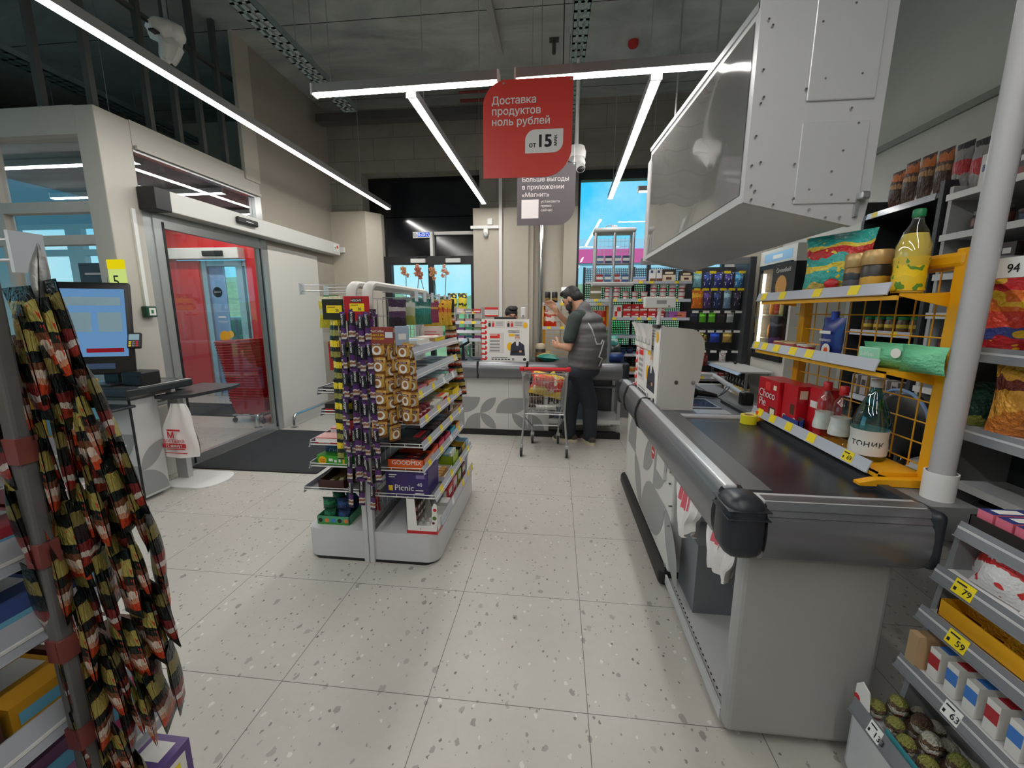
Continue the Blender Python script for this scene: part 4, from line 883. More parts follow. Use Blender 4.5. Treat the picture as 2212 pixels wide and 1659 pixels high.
for i in range(3):
    for j in range(3): g.box(-.028+i*.02, -.018, -.05+j*.015, -.014+i*.02, -.015, -.04+j*.015, i % 3, mat=mt)
P('keypad', g, [M_tag, M('key_grey', (120, 122, 126), .5), M_red], ct); g = G(); g.tube([(-.02, .01, .02), (-.08, .04, .02), (-.13, .03, .05)], .01, 6); P('bracket', g, M_black, ct)
nf = T('number_flag', 'yellow and pale green flag with the number 5 behind the self checkout monitor', 'number sign', (-3.40, 2.84, .896))
g = G(); g.cyl((.0, 0, 0), (0, 0, .80), .008, n=8); P('pole', g, M_steel, nf)
g = G(); g.rbox(.02, -.01, .70, .155, .01, .86, .004, m=0); g.rbox(.02, -.011, .86, .155, .011, .93, .004, m=1); g.text('5', .13, FRONT(.05, -.0115, .725), 2, 0.0); P('lamp_box', g, [EMIT('flag_green', (206, 226, 130), .8), EMIT('flag_yellow', (236, 216, 20), .8), M_ink], nf)
bw = T('bagging_stand', 'dark bagging shelf on a grey post at the right of the self checkout', 'bagging stand', (-3.05, 3.06, 0))
g = G(); a = [(-.045, -.28), (.05, -.30), (.20, -.20), (.24, .15), (.20, .30), (-.17, .30), (-.17, .02), (-.045, 0)]; g.prism(a, .775, .80, 'z'); P('shelf', g, M('kiosk_dark', (40, 42, 46), .35), bw)
g = G(); g.box(-.22, -.02, .012, -.12, .03, .775); P('post', g, M_grey, bw)
g = G(); g.prism([(-.22, -.2)]+[(.12+.12*math.sin(R(x)), -.02-.18*math.cos(R(x))) for x in range(0, 181, 20)]+[(-.22, .16)], .001, .012, 'z'); P('floor_foot', g, M_white, bw)
g = G(); g.rbox(-.16, -.26, .70, -.10, -.12, .74, .01); g.tube([(-.05, -.2, .775), (.04, -.2, .74)], .008); P('bag_hook', g, M_steel, bw)
# printed carrier bag on the hook
bg = T('carrier_bag', 'white carrier bag with red delivery print hanging under the bagging shelf', 'carrier bag', (-2.97, 2.83, .30))
def bagfn(sg):
    def f(u, v):
        w = .30*(1-.62*max(0, v-.45)**1.1/.55**1.1*.95)
        return ((u-.5)*w+.01*math.sin(9*v)+.03*(v-.5)*(1 if v > .5 else 0), sg*(.05*math.sin(PI*u)**.7*(1-v*.75)+.006*math.sin(13*u+5*v)), .43*v)
    return f
g = G()
for s in (-1, 1): g.sheet(bagfn(s), 16, 14)
P('film', g, M('bag_white', (232, 228, 226), .35, bump=.003, scale=22), bg, 60)
g = G()
fm = Matrix.Rotation(R(12), 4, 'Z')
for a, b, c, d in ((-.05, .222, .06, .236), (-.09, .04, .10, .046), (-.07, .072, .085, .078)): g.box(a, -.062, b, c, -.058, d)
g.text('М', .07, FRONT(-.025, -.063, .165), 0, .03, 'C'); g.text('доставка', .042, FRONT(0, -.064, .132), 0, .01, 'C'); g.rbox(-.10, -.066, .087, .10, -.060, .122, .012); g.text('15 минут', .034, FRONT(0, -.0675, .094), 1, .01, 'C')
P('printed_mark', g, [M('bag_red', (190, 36, 50), .4), M_paper], bg, label='red printed letters')
em = T('door_button', 'green emergency door button on the post beside the sliding door', 'button', (-3.398, 3.10, 1.395)); g = G(); g.rbox(0, -.045, 0, .05, .045, .09, .008); P('box', g, M('button_green', (20, 70, 48), .4), em)
g = G(); g.box(.05, -.025, .015, .053, .03, .075, 0); g.box(.0531, -.01, .03, .0545, .01, .06, 1); P('plate', g, [M_white, M('ink_green', (40, 110, 60))], em)
g = G(); g.box(-3.399, 3.085, 1.486, -3.38, 3.115, 2.25); O('cable_duct', g, M_white, 'thin white trunking running up the post from the green button', 'cable duct')
ip = T('info_poster', 'dark notice with pale icons on the lobby glass behind the self checkout', 'notice', (-3.80, 2.99, 1.20)); g = G(); g.box(-.02, -.006, 0, .215, 0, .62, 0); P('sheet', g, M('poster_dark', (52, 46, 52), .4), ip)
g = G()
for i, z in enumerate((.08, .18)): g.cyl((.12, -.0062, z), (.12, -.0075, z), .04, n=20)
g.box(.05, -.0075, .36, .11, -.0062, .45); g.box(.03, -.0075, .53, .18, -.0062, .545); g.box(.03, -.0075, .30, .16, -.0062, .306); g.box(.06, -.0075, .26, .13, -.0062, .266)
P('icon', g, M('icon_pale', (190, 186, 188), .5), ip)

# ------------------------------------------------------------------ cigarette case on a pole
cg = T('display_case', 'small clear locked display case on a pole at the end of the far checkout', 'display case', (.595, 4.80, .866))
g = G(); g.cyl((0, 0, 0), (0, 0, .87), .022, n=14); P('pole', g, M_steel, cg, 40)
g = G(); g.rbox(-.225, -.11, .86, .225, .11, .905, .012); P('base', g, M_grey, cg)
g = G(); g.box(-.07, -.1115, .882, .10, -.1102, .887); P('printed_line', g, M('art_grey', (150, 148, 148), .6), cg)
g = G(); g.rbox(-.225, -.11, 1.42, .225, .11, 1.475, .03, seg=3); P('roof', g, M_grey, cg, 40)
for x, y in ((-.2, -.09), (0, -.095), (.2, -.09), (-.2, .09), (.2, .09)): g = G(); g.cyl((x, y, .905), (x, y, 1.42), .014, n=10); P('post', g, M_steel, cg, 40)
g = G(); g.box(-.19, -.092, .905, .19, -.088, 1.42); P('pane', g, GL, cg)
for i in range(9): g = G(); g.cyl((-.18+i*.045, .09, 1.12), (-.18+i*.045, .09, 1.40), .0018, n=4); P('grid_wire', g, M_steel, cg)
for i in range(5): g = G(); g.cyl((-.19, .088, 1.14+i*.055), (.19, .088, 1.14+i*.055), .0018, n=4); P('grid_wire', g, M_steel, cg)
g = G(); g.box(-.19, -.08, 1.10, .19, .08, 1.105); P('shelf', g, M_grey, cg)
g = G(); g.tube([(-.08, 0, 1.47), (-.09, 0, 1.50), (-.04, 0, 1.52), (0, 0, 1.5)], .006); g.lathe([(.03, 1.475), (.04, 1.49), (.03, 1.51), (.01, 1.515)], n=14); P('top_fitting', g, M_grey, cg)
def case_pack(x, z, col, lab):
    g = G(); g.box(-.035, -.025, 0, .035, .025, .085, 0); g.box(-.035, -.0255, .03, .035, -.025, .06, 1); return O('boxed_item', g, [M('case_'+lab.split()[0], col, .4), M_paper], lab+' in the pole display case', 'boxed item', (.595+x, 4.80, .866+z))
for i, x in enumerate((-.14, -.05, .05, .14)):
    case_pack(x, .906, (176, 40, 52) if i % 2 == 0 else (70, 96, 150), ('red' if i % 2 == 0 else 'blue')+' and white packet %s on the lower level' % rank(i, 4))
    case_pack(x, 1.106, (80, 104, 150) if i % 2 == 0 else (46, 60, 96), ('pale' if i % 2 == 0 else 'navy')+' blue packet %s on the upper level' % rank(i, 4))

# ------------------------------------------------------------------ people
def blob(name, parts, mats, parent, voxel=.008, it=3, label=None, cut=None):
    """One continuous skin: tapered limbs and balls fused by a voxel remesh."""
    g = G()
    for p in parts:
        if len(p) == 2: g.ball(p[0], p[1], n=16, k=10)
        elif len(p) == 3: g.ball(p[0], p[1], n=16, k=10, rot=p[2])
        else:
            g.tube([p[0], p[1]], [p[2], p[3]], 14); g.ball(p[0], p[2], n=14, k=8); g.ball(p[1], p[3], n=14, k=8)
    me = build(name, g, mats); o = bpy.data.objects.new(name, me); COL.objects.link(o)
    m = o.modifiers.new('remesh', 'REMESH'); m.mode = 'VOXEL'; m.voxel_size = voxel; m.use_smooth_shade = True
    s = o.modifiers.new('smooth', 'SMOOTH'); s.factor = .5; s.iterations = it
    dg = bpy.context.evaluated_depsgraph_get(); new = bpy.data.meshes.new_from_object(o.evaluated_get(dg))
    o.modifiers.clear(); o.data = new; new.materials.clear()
    for a in (mats if isinstance(mats, (list, tuple)) else [mats]): new.materials.append(a)
    new.polygons.foreach_set('use_smooth', [True]*len(new.polygons))
    if parent: o.parent = parent
    if label: o['label'] = label
    return o
SKIN = M('skin', (202, 152, 124), .5, noise=.06, scale=30)
HAIR = M('hair_black', (26, 22, 21), .55, noise=.3, bump=.004, scale=90)
MX, MY = .265, 4.36
man = T('person', 'standing person in a grey quilted vest and dark trousers at the far checkout', 'person', (MX, MY, 0))
A = R(150)                                       # facing: mostly left, a little away
fx, fy = math.cos(A), math.sin(A); lx, ly = -fy, fx   # forward and left
def W(f, l, z, dx=0.0): return (f*fx+l*lx+dx, f*fy+l*ly, z)
HC = W(.10, 0, 1.585, -.035)                    # head centre
pit = R(32)
HR = Matrix.Rotation(A, 3, 'Z') @ Matrix.Rotation(pit, 3, 'Y')
def Hd(x, y, z): return tuple(Vector(HC)+HR @ Vector((x, y, z)))
parts = [(HC, (.094, .074, .105), HR), (Hd(.035, 0, -.075), (.058, .054, .055), HR), (Hd(.098, 0, -.012), (.018, .014, .026), HR), (Hd(.104, 0, -.026), (.015, .016, .013), HR),
         (Hd(.080, 0, -.065), (.02, .026, .010), HR), (Hd(.075, 0, -.108), (.024, .026, .018), HR), (Hd(.085, 0, .028), (.014, .05, .012), HR),
         (Hd(-.01, .078, -.015), (.024, .012, .034), HR), (Hd(-.01, -.078, -.015), (.024, .012, .034), HR),
         (Hd(-.035, 0, -.07), W(0, 0, 1.40, .005), .058, .066)]
SL, SR_ = W(0, .185, 1.37), W(.03, -.185, 1.37)
EL, ER_ = W(.03, .255, 1.095), W(.17, -.20, 1.22)
HL, HRr = W(.20, .10, 1.092, -.01), W(.30, -.06, 1.425, -.03)
parts += [(SL, EL, .052, .042), (EL, HL, .041, .029), (SR_, ER_, .052, .042), (ER_, HRr, .041, .029), (W(0, .1, 1.39), W(0, -.1, 1.39), .075, .075), (W(0, 0, 1.38), W(0, 0, .95), .12, .12)]
def hand(c, fwd, up, out, curl, s=1.0):
    """Palm with four unequal curling fingers and a thumb from its side."""
    c, fwd, up, out = Vector(c), Vector(fwd).normalized(), Vector(up).normalized(), Vector(out).normalized(); r = []
    q = Matrix((fwd, up.cross(fwd).normalized(), up)).transposed()
    r.append((tuple(c+fwd*.045*s), (.048*s, .020*s, .040*s), Matrix((fwd, out, fwd.cross(out))).transposed()))
    for i, (o, L) in enumerate(((.030, .034), (.010, .040), (-.010, .037), (-.029, .029))):
        p = c+fwd*.085*s+up*o*s; d = fwd.copy(); rad = .0092*s
        for k in range(3):
            d = (d+out*curl*(.35+.35*k)).normalized(); e = p+d*L*s*(1-.18*k); r.append((tuple(p), tuple(e), rad, rad*.92)); p = e; rad *= .92
    p = c+fwd*.025*s+up*.034*s; d = (fwd*.6+up*.8+out*.3).normalized()
    for L in (.036, .030): e = p+d*L*s; r.append((tuple(p), tuple(e), .0115*s, .0098*s)); p = e; d = (d+fwd*.6+out*.3).normalized()
    return r
parts += hand(HRr, W(.5, .25, .8), W(.6, .3, -.6), W(.2, .6, -.3), .55, 1.12)
parts += hand(HL, W(.9, -.35, .1), W(.1, .1, 1), W(0, -1, 0), .75, 1.10)
body = blob('body', parts, SKIN, man, .0065, 3)
blob('hair', [(Hd(-.018, 0, .035), (.098, .084, .092), HR), (Hd(-.055, 0, -.015), (.062, .076, .072), HR), (Hd(.045, 0, .092), (.055, .062, .030), HR), (Hd(-.03, .07, .02), (.035, .016, .05), HR), (Hd(-.03, -.07, .02), (.035, .016, .05), HR)], HAIR, man, .006, 2, 'short black hair')
blob('beard', [(Hd(.05, .050, -.075), (.042, .016, .040), HR), (Hd(.05, -.050, -.075), (.042, .016, .040), HR), (Hd(.078, 0, -.118), (.030, .036, .030), HR), (Hd(.01, .068, -.05), (.018, .012, .042), HR), (Hd(.01, -.068, -.05), (.018, .012, .042), HR), (Hd(.092, 0, -.05), (.012, .03, .007), HR)], M('beard', (40, 32, 29), .7, bump=.004, scale=90), man, .005, 1, 'short dark beard')
for s in (1, -1):
    g = G(); g.ball(Hd(.082, s*.032, .008), (.012, .012, .009), n=12, k=8, rot=HR); P('eye', g, M('eye_dark', (30, 24, 22), .2), man, 60)
    g = G(); g.tube([Hd(.088, s*.014, .030), Hd(.088, s*.034, .036), Hd(.076, s*.054, .028)], .005, 6); P('eyebrow', g, HAIR, man, 60)
SH = M('shirt_green', (52, 62, 60), .85, bump=.002, scale=60)
blob('shirt', [(W(0, .185, 1.375), W(.025, .245, 1.185), .075, .066), (W(.03, -.185, 1.375), W(.10, -.20, 1.27), .075, .064), (W(0, .12, 1.38), W(0, -.12, 1.38), .095, .095), (W(-.0, 0, 1.43), W(0, 0, 1.40), .072, .08), (W(0, 0, 1.35), W(0, 0, .90), .135, .14)], SH, man, .009, 4, 'dark green T-shirt')
def vestmat():
    m = M('vest_grey', (98, 94, 98), .55, noise=.08, scale=14); nt = m.node_tree; n, l = nt.nodes, nt.links
    tc = n.new('ShaderNodeTexCoord'); w = n.new('ShaderNodeTexWave'); w.bands_direction = 'Z'; w.inputs['Scale'].default_value = 2.6; w.inputs['Distortion'].default_value = 1.2; w.inputs['Detail'].default_value = 2
    l.new(tc.outputs['Object'], w.inputs['Vector']); b = n.new('ShaderNodeBump'); b.inputs['Strength'].default_value = 1; b.inputs['Distance'].default_value = .006
    l.new(w.outputs['Fac'], b.inputs['Height']); l.new(b.outputs[0], n['Principled BSDF'].inputs['Normal']); return m
VM = vestmat()
vp = []
for k, (z, rx, ry, f) in enumerate(((.90, .175, .215, -.015), (.985, .195, .225, -.03), (1.07, .195, .225, -.045), (1.155, .19, .222, -.045), (1.24, .18, .218, -.035), (1.32, .155, .205, -.02), (1.385, .12, .165, .0))):
    vp.append((W(f, 0, z, .02), (rx, ry, .085), Matrix.Rotation(A, 3, 'Z')))
    if k < 6: vp.append((W(f-.006, 0, z+.042, .02), (rx*.985, ry*.985, .085), Matrix.Rotation(A, 3, 'Z')))
vp += [(W(-.02, 0, 1.40), W(.0, 0, 1.475), .095, .082), (W(0, 0, 1.35, .02), W(-.03, 0, .93, .02), .13, .16), (W(0, .10, 1.39), W(0, -.10, 1.39), .085, .085)]
blob('vest', vp, VM, man, .010, 10, 'grey quilted sleeveless vest')
VP = M('piping', (188, 186, 190), .4)
def vsurf(ang, z):
    i = min(range(7), key=lambda k: abs((.90, .985, 1.07, 1.155, 1.24, 1.32, 1.385)[k]-z)); rx, ry, f = ((.175, .215, -.015), (.195, .225, -.03), (.195, .225, -.045), (.19, .222, -.045), (.18, .218, -.035), (.155, .205, -.02), (.12, .165, .0))[i]
    return W(f+(rx+.006)*math.cos(ang), (ry+.006)*math.sin(ang), z, .02)
for zz in ([(2.15, 1.38), (2.3, 1.28), (2.45, 1.20), (2.5, 1.13), (2.75, 1.13), (2.85, 1.17)], [(2.95, 1.16), (2.75, 1.06), (2.72, 1.0), (2.95, .98), (2.95, .9)]):
    g = G(); pts = [vsurf(a, z) for a, z in zz]; fine = []
    for a, b in zip(pts, pts[1:]): fine += [tuple(Vector(a).lerp(Vector(b), t/4)) for t in range(4)]
    g.tube(fine+[pts[-1]], .0065, 6); P('piping', g, VP, man, 60, label='pale reflective piping')
TR = M('trousers', (38, 45, 54), .8, noise=.12, bump=.003, scale=26)
fl, fr = (.115, .085), (-.115, .135)              # near and far foot, room offsets
blob('trousers', [(W(-.02, 0, .93), (.16, .185, .09), Matrix.Rotation(A, 3, 'Z')), (W(-.03, .0, .84), (.16, .18, .10), Matrix.Rotation(A, 3, 'Z')),
    (W(-.01, .09, .84), (fl[0]-.01, fl[1]-.02, .46), .120, .088), ((fl[0]-.01, fl[1]-.02, .46), (fl[0]+.005, fl[1], .09), .086, .074),
    (W(.0, -.085, .84), (fr[0]+.015, fr[1]-.01, .46), .120, .088), ((fr[0]+.015, fr[1]-.01, .46), (fr[0], fr[1], .09), .086, .074)], TR, man, .010, 4, 'dark wide trousers')
def shoe(ox, oy, ang):
    c, s = math.cos(ang), math.sin(ang); f = lambda a, l, z: (ox+a*c-l*s, oy+a*s+l*c, z); q = Matrix.Rotation(ang, 3, 'Z')
    blob('shoe', [(f(-.04, 0, .055), (.065, .042, .045), q), (f(.06, 0, .048), (.10, .045, .038), q), (f(.12, 0, .04), (.06, .045, .03), q)], M('shoe_brown', (72, 60, 54), .7), man, .006, 2)
    g = G(); g.prism([(x, y) for x, y in [(f(-.105+.002, 0, 0)[0], f(-.105, 0, 0)[1])]]+[f(.04-.145*math.cos(R(t)), .048*math.sin(R(t)), 0)[:2] for t in range(15, 360, 15)], .001, .040, 'z'); P('sole', g, M('sole_cream', (214, 204, 176), .6), man, label='cream shoe sole')
shoe(fl[0], fl[1], R(115)); shoe(fr[0], fr[1], R(165))

cas = T('person', 'seated person with dark swept back hair behind the far poster board', 'person', (-.60, 5.42, 0))
ch = (0.0, -.06, 1.392); cq = Matrix.Rotation(R(-72), 3, 'Z') @ Matrix.Rotation(R(16), 3, 'Y')
def Cd(x, y, z): return tuple(Vector(ch)+cq @ Vector((x, y, z)))
cparts = [(ch, (.092, .074, .105), cq), (Cd(.03, 0, -.07), (.058, .054, .055), cq), (Cd(.098, 0, -.02), (.018, .015, .026), cq), (Cd(.08, 0, -.07), (.018, .024, .010), cq), (Cd(-.01, .078, -.015), (.022, .012, .032), cq), (Cd(-.01, -.078, -.015), (.022, .012, .032), cq), (Cd(-.03, 0, -.07), (0, .03, 1.2), .056, .064),
    ((-.17, .03, 1.17), (-.22, -.05, .92), .05, .042), ((-.22, -.05, .92), (-.08, -.24, .92), .04, .03), ((.17, .03, 1.17), (.22, -.05, .92), .05, .042), ((.22, -.05, .92), (.08, -.24, .92), .04, .03), ((0, .03, 1.18), (0, .05, .55), .12, .13), ((-.17, .03, 1.17), (.17, .03, 1.17), .06, .06),
    ((-.09, .04, .50), (-.1, -.33, .50), .085, .06), ((-.1, -.33, .50), (-.1, -.30, .08), .058, .045), ((.09, .04, .50), (.1, -.33, .50), .085, .06), ((.1, -.33, .50), (.1, -.30, .08), .058, .045), ((-.1, -.32, .045), (-.1, -.42, .04), .045, .04), ((.1, -.32, .045), (.1, -.42, .04), .045, .04)]
cparts += hand((-.08, -.24, .92), (.3, -.9, -.1), (.9, .3, .1), (0, 0, -1), .3)+hand((.08, -.24, .92), (-.3, -.9, -.1), (-.9, .3, .1), (0, 0, -1), .3)
blob('body', cparts, SKIN, cas, .008, 3)
blob('hair', [(Cd(-.016, 0, .035), (.098, .084, .092), cq), (Cd(-.05, 0, -.01), (.062, .078, .075), cq), (Cd(.02, .01, .105), (.062, .060, .028), cq), (Cd(.0, .045, .10), (.05, .035, .03), cq)], HAIR, cas, .006, 2, 'dark swept back hair')
for s in (1, -1):
    g = G(); g.ball(Cd(.082, s*.03, .004), (.012, .012, .009), n=12, k=8, rot=cq); P('eye', g, M('eye_dark', (30, 24, 22), .2), cas, 60)
    g = G(); g.tube([Cd(.088, s*.012, .026), Cd(.088, s*.034, .032), Cd(.076, s*.054, .024)], .005, 6); P('eyebrow', g, HAIR, cas, 60)
blob('vest', [((0, .03, 1.17), (0, .05, .60), .145, .16), ((-.13, .03, 1.18), (.13, .03, 1.18), .08, .08)], M('vest_dark', (70, 64, 70), .7), cas, .012, 4)
blob('trousers', [((-.09, .04, .50), (-.1, -.33, .50), .098, .075), ((-.1, -.33, .50), (-.1, -.30, .12), .072, .06), ((.09, .04, .50), (.1, -.33, .50), .098, .075), ((.1, -.33, .50), (.1, -.30, .12), .072, .06), ((0, .05, .52), (.17, .13, .09))], TR, cas, .012, 4)
st = T('stool', 'till stool under the seated person behind the far checkout', 'stool', (-.60, 5.47, 0))
g = G(); g.lathe([(.19, .36), (.2, .39), (.18, .415)], n=24); P('seat', g, M_black, st, 40); g = G(); g.cyl((0, 0, .03), (0, 0, .37), .03); P('column', g, M_chrome, st)
for k in range(5): g = G(); g.tube([(0, 0, .06), (.26*math.cos(k*1.2566), .26*math.sin(k*1.2566), .025)], .022); P('leg', g, M_black, st)

# ------------------------------------------------------------------ shopping cart
ca = T('shopping_cart', 'chrome shopping cart with red handle beside the man in the vest', 'shopping cart', (-.105, 4.2, 0))
def bar(pts, r=.008, m=None, n='frame_bar', lab=None): g = G(); g.tube(pts, r, 8); return P(n, g, m or M_steel, ca, 40, world=True, label=lab)
bar([(-.335, 3.93, .90), (.115, 3.93, .90)], .018, M('handle_red', (204, 32, 44), .35), 'handle', 'red push handle')
for s, x0 in ((-1, -.335), (1, .115)):
    g = G(); g.rbox(x0-.022, 3.905, .878, x0+.022, 3.955, .922, .012); P('handle_end', g, M('handle_red', (204, 32, 44), .35), ca, 40, world=True)
    g = G(); g.rbox(x0-.016-s*.012, 3.945, .825, x0+.016-s*.012, 3.985, .86, .01); P('basket_clip', g, M_white, ca, world=True)
    xb = x0-s*.028
    bar([(x0, 3.94, .89), (x0-s*.01, 3.96, .82), (xb, 3.98, .45), (x0+s*.004, 3.96, .12)], .011, None, 'side_frame')
    bar([(xb-s*.005, 3.99, .44), (xb-s*.03, 4.42, .40), (xb-s*.05, 4.40, .22), (xb-s*.055, 4.40, .13)], .010, None, 'side_frame')
    bar([(xb, 3.98, .40), (xb-s*.05, 4.40, .20)], .008)
    for y, x in ((3.96, x0+s*.004), (4.40, xb-s*.055)):
        g = G(); g.rbox(x-.020, y-.02, .09, x+.020, y+.02, .13, .006); g.box(x-.017, y-.012, .05, x-.013, y+.012, .10); g.box(x+.013, y-.012, .05, x+.017, y+.012, .10); P('castor_fork', g, M_steel, ca, world=True)
        g = G(); g.cyl((x-.011, y, .051), (x+.011, y, .051), .05, n=18); g.cyl((x-.014, y, .051), (x+.014, y, .051), .02, m=1); P('wheel', g, [M('tyre', (38, 38, 40), .6), M_grey], ca, 40, world=True)
bar([(-.245, 4.40, .205), (.03, 4.40, .205)], .008); bar([(-.31, 3.98, .44), (.09, 3.98, .44)], .009)
tl = [(-.325, 3.97, .85), (.105, 3.97, .85), (.06, 4.50, .80), (-.28, 4.50, .80)]; bl = [(-.30, 3.99, .46), (.08, 3.99, .46), (.04, 4.46, .50), (-.26, 4.46, .50)]
g = G(); g.tube(tl, .007, 8, closed=True); P('basket_rim', g, M_steel, ca, 40, world=True); g = G(); g.tube(bl, .006, 8, closed=True); P('basket_rim', g, M_steel, ca, 40, world=True)
g = G()
for k in range(4):
    a, b, c, d = (Vector(p) for p in (tl[k], tl[(k+1) % 4], bl[k], bl[(k+1) % 4])); n_ = 14
    for i in range(1, n_): g.tube([a.lerp(b, i/n_), c.lerp(d, i/n_)], .0022, 4)
    for j in range(1, 5): g.tube([a.lerp(c, j/5), b.lerp(d, j/5)], .0028, 4)
for i in range(1, 12): g.tube([Vector(bl[0]).lerp(Vector(bl[1]), i/12), Vector(bl[3]).lerp(Vector(bl[2]), i/12)], .0022, 4)
P('wire_basket', g, M_steel, ca, world=True)
g = G(); g.quad((-.25, 4.0, .82), (.03, 4.0, .82), (.0, 4.05, .62), (-.22, 4.05, .62)); g.box(-.2, 4.0, .70, -.02, 4.004, .80); P('child_seat_flap', g, GLASS('flap_clear', (.8, .82, .85), .05), ca, world=True)
# ------------------------------------------------------------------ goods
def facemap(w, d, h):
    return {'f': lambda u, v, e: (-w/2+u*w, -d/2-e, v*h), 'r': lambda u, v, e: (w/2+e, -d/2+u*d, v*h), 'l': lambda u, v, e: (-w/2-e, d/2-u*d, v*h),
            't': lambda u, v, e: (-w/2+u*w, -d/2+v*d, h+e), 'k': lambda u, v, e: (w/2-u*w, d/2+e, v*h)}
def face_xf(face, w, d, h, u, v, e=.0012):
    p = facemap(w, d, h)[face](u, v, e)
    x, y = {'f': ((1, 0, 0), (0, 0, 1)), 'r': ((0, 1, 0), (0, 0, 1)), 'l': ((0, -1, 0), (0, 0, 1)), 't': ((1, 0, 0), (0, 1, 0)), 'k': ((-1, 0, 0), (0, 0, 1))}[face]
    return XF(p, x, y)
_C = {}
def carton_mesh(dim, mats, patches=(), texts=(), key=None):
    if key in _C: return _C[key]
    w, d, h = dim; g = G(); g.box(-w/2, -d/2, 0, w/2, d/2, h); fm = facemap(w, d, h)
    for k, (f, a, b, c, e, m) in enumerate(patches):
        q = .0004+.0002*(k % 4); g.quad(fm[f](a, b, q), fm[f](c, b, q), fm[f](c, e, q), fm[f](a, e, q), m=m)
    for f, t, u, v, s, m, al in texts: g.text(t, s, face_xf(f, w, d, h, u, v, .0016), m, .008, al)
    me = build('carton', g, mats)
    if key: _C[key] = me
    return me
def carton(name, label, cat, loc, rz, dim, mats, patches=(), texts=(), group=None, key=None):
    return O(name, carton_mesh(dim, mats, patches, texts, key), None, label, cat, loc, rz, group)
def pouch_mesh(w, h, t, mat, texts=(), key=None, crimp=.07):
    if key in _C: return _C[key]
    g = G(); g.pillow(w, h, t, 0, None, crimp)
    for s, u, v, sz, m, al in texts: g.text(s, sz, FRONT((u-.5)*w, -t/2-.001, v*h), m, .01, al)
    me = build('pouch', g, mat, 50)
    if key: _C[key] = me
    return me
def pouch(name, label, cat, loc, rz, w, h, t, mat, texts=(), group=None, key=None, lean=0.0, crimp=.07):
    o = O(name, pouch_mesh(w, h, t, mat, texts, key, crimp), None, label, cat, loc, rz, group)
    if lean: o.rotation_euler = (lean, 0, rz)
    return o
def tray_box(name, label, loc, rz, dim, mats, low=.5, wall=.003, texts=(), back=1.0, cat='display box', group=None):
    """Open display carton: low front wall, sloping sides; material 1 is the inside."""
    w, d, h = dim; t = T(name, label, cat, loc, rz, group)
    g = G(); g.box(-w/2, -d/2, 0, w/2, d/2, .002)
    g.box(-w/2, -d/2, 0, w/2, -d/2+wall, h*low); g.box(-w/2, d/2-wall, 0, w/2, d/2, h*back)
    for x in (-w/2, w/2-wall): g.prism([(-d/2, 0), (d/2, 0), (d/2, h*back), (-d/2+d*.35, h*low), (-d/2, h*low)], x, x+wall, 'x')
    g.quad((-w/2+wall, -d/2+wall, .0025), (w/2-wall, -d/2+wall, .0025), (w/2-wall, d/2-wall, .0025), (-w/2+wall, d/2-wall, .0025), m=1)
    g.quad((-w/2+wall, d/2-wall-.0005, 0), (w/2-wall, d/2-wall-.0005, 0), (w/2-wall, d/2-wall-.0005, h*back), (-w/2+wall, d/2-wall-.0005, h*back), m=1)
    for f, s, u, v, sz, m, al in texts: g.text(s, sz, face_xf(f, w, d, h, u, v, .001), m, .012, al)
    P('carton', g, mats, t); return t
CY = M('clear_strip', (184, 188, 198), .15, spec=.7); CY2 = M('clear_strip_grey', (118, 121, 126), .12, spec=.8)
def price_rail(parent, p0, p1, h=.038, out=(0, -1), tags=(), tilt=.3, world=True, mat=None):
    """A clear price strip from p0 to p1 (bottom edge), leaning; tags = [(fraction, 'y' or 'w', text or None)]."""
    p0, p1 = Vector(p0), Vector(p1); d = p1-p0; L = d.length; x = d.normalized(); o = Vector((*out, 0)); up = (Vector((0, 0, 1))-o*tilt).normalized()
    if x.cross(up).dot(o) < 0: x = -x; p0, p1 = p1, p0; tags = [(1-f, c, s) for f, c, s in tags]
    m = XF(p0, x, up)
    g = G(); g.box(0, 0, -.004, L, h, 0, mat=m); g.box(0, -.003, -.006, L, 0, .004, mat=m); P('price_rail', g, mat or CY, parent, world=world)
    for f, c, s in tags:
        w = .052 if c == 'y' else .045
        g = G(); g.box(f*L-w/2, .002, .0005, f*L+w/2, h-.002, .0015, 0, mat=m)
        if s: g.text(s, h*.55, m @ Matrix.Translation((f*L, h*.22, .002)), 1, .01); g.box(f*L-w*.4, h*.70, .0016, f*L+w*.1, h*.80, .0019, 1, mat=m); g.box(f*L-w*.42, h*.2, .0016, f*L-w*.28, h*.42, .0019, 1, mat=m)
        P('price_tag', g, [M_tag if c == 'y' else M_tagw, M_ink], parent, world=world)
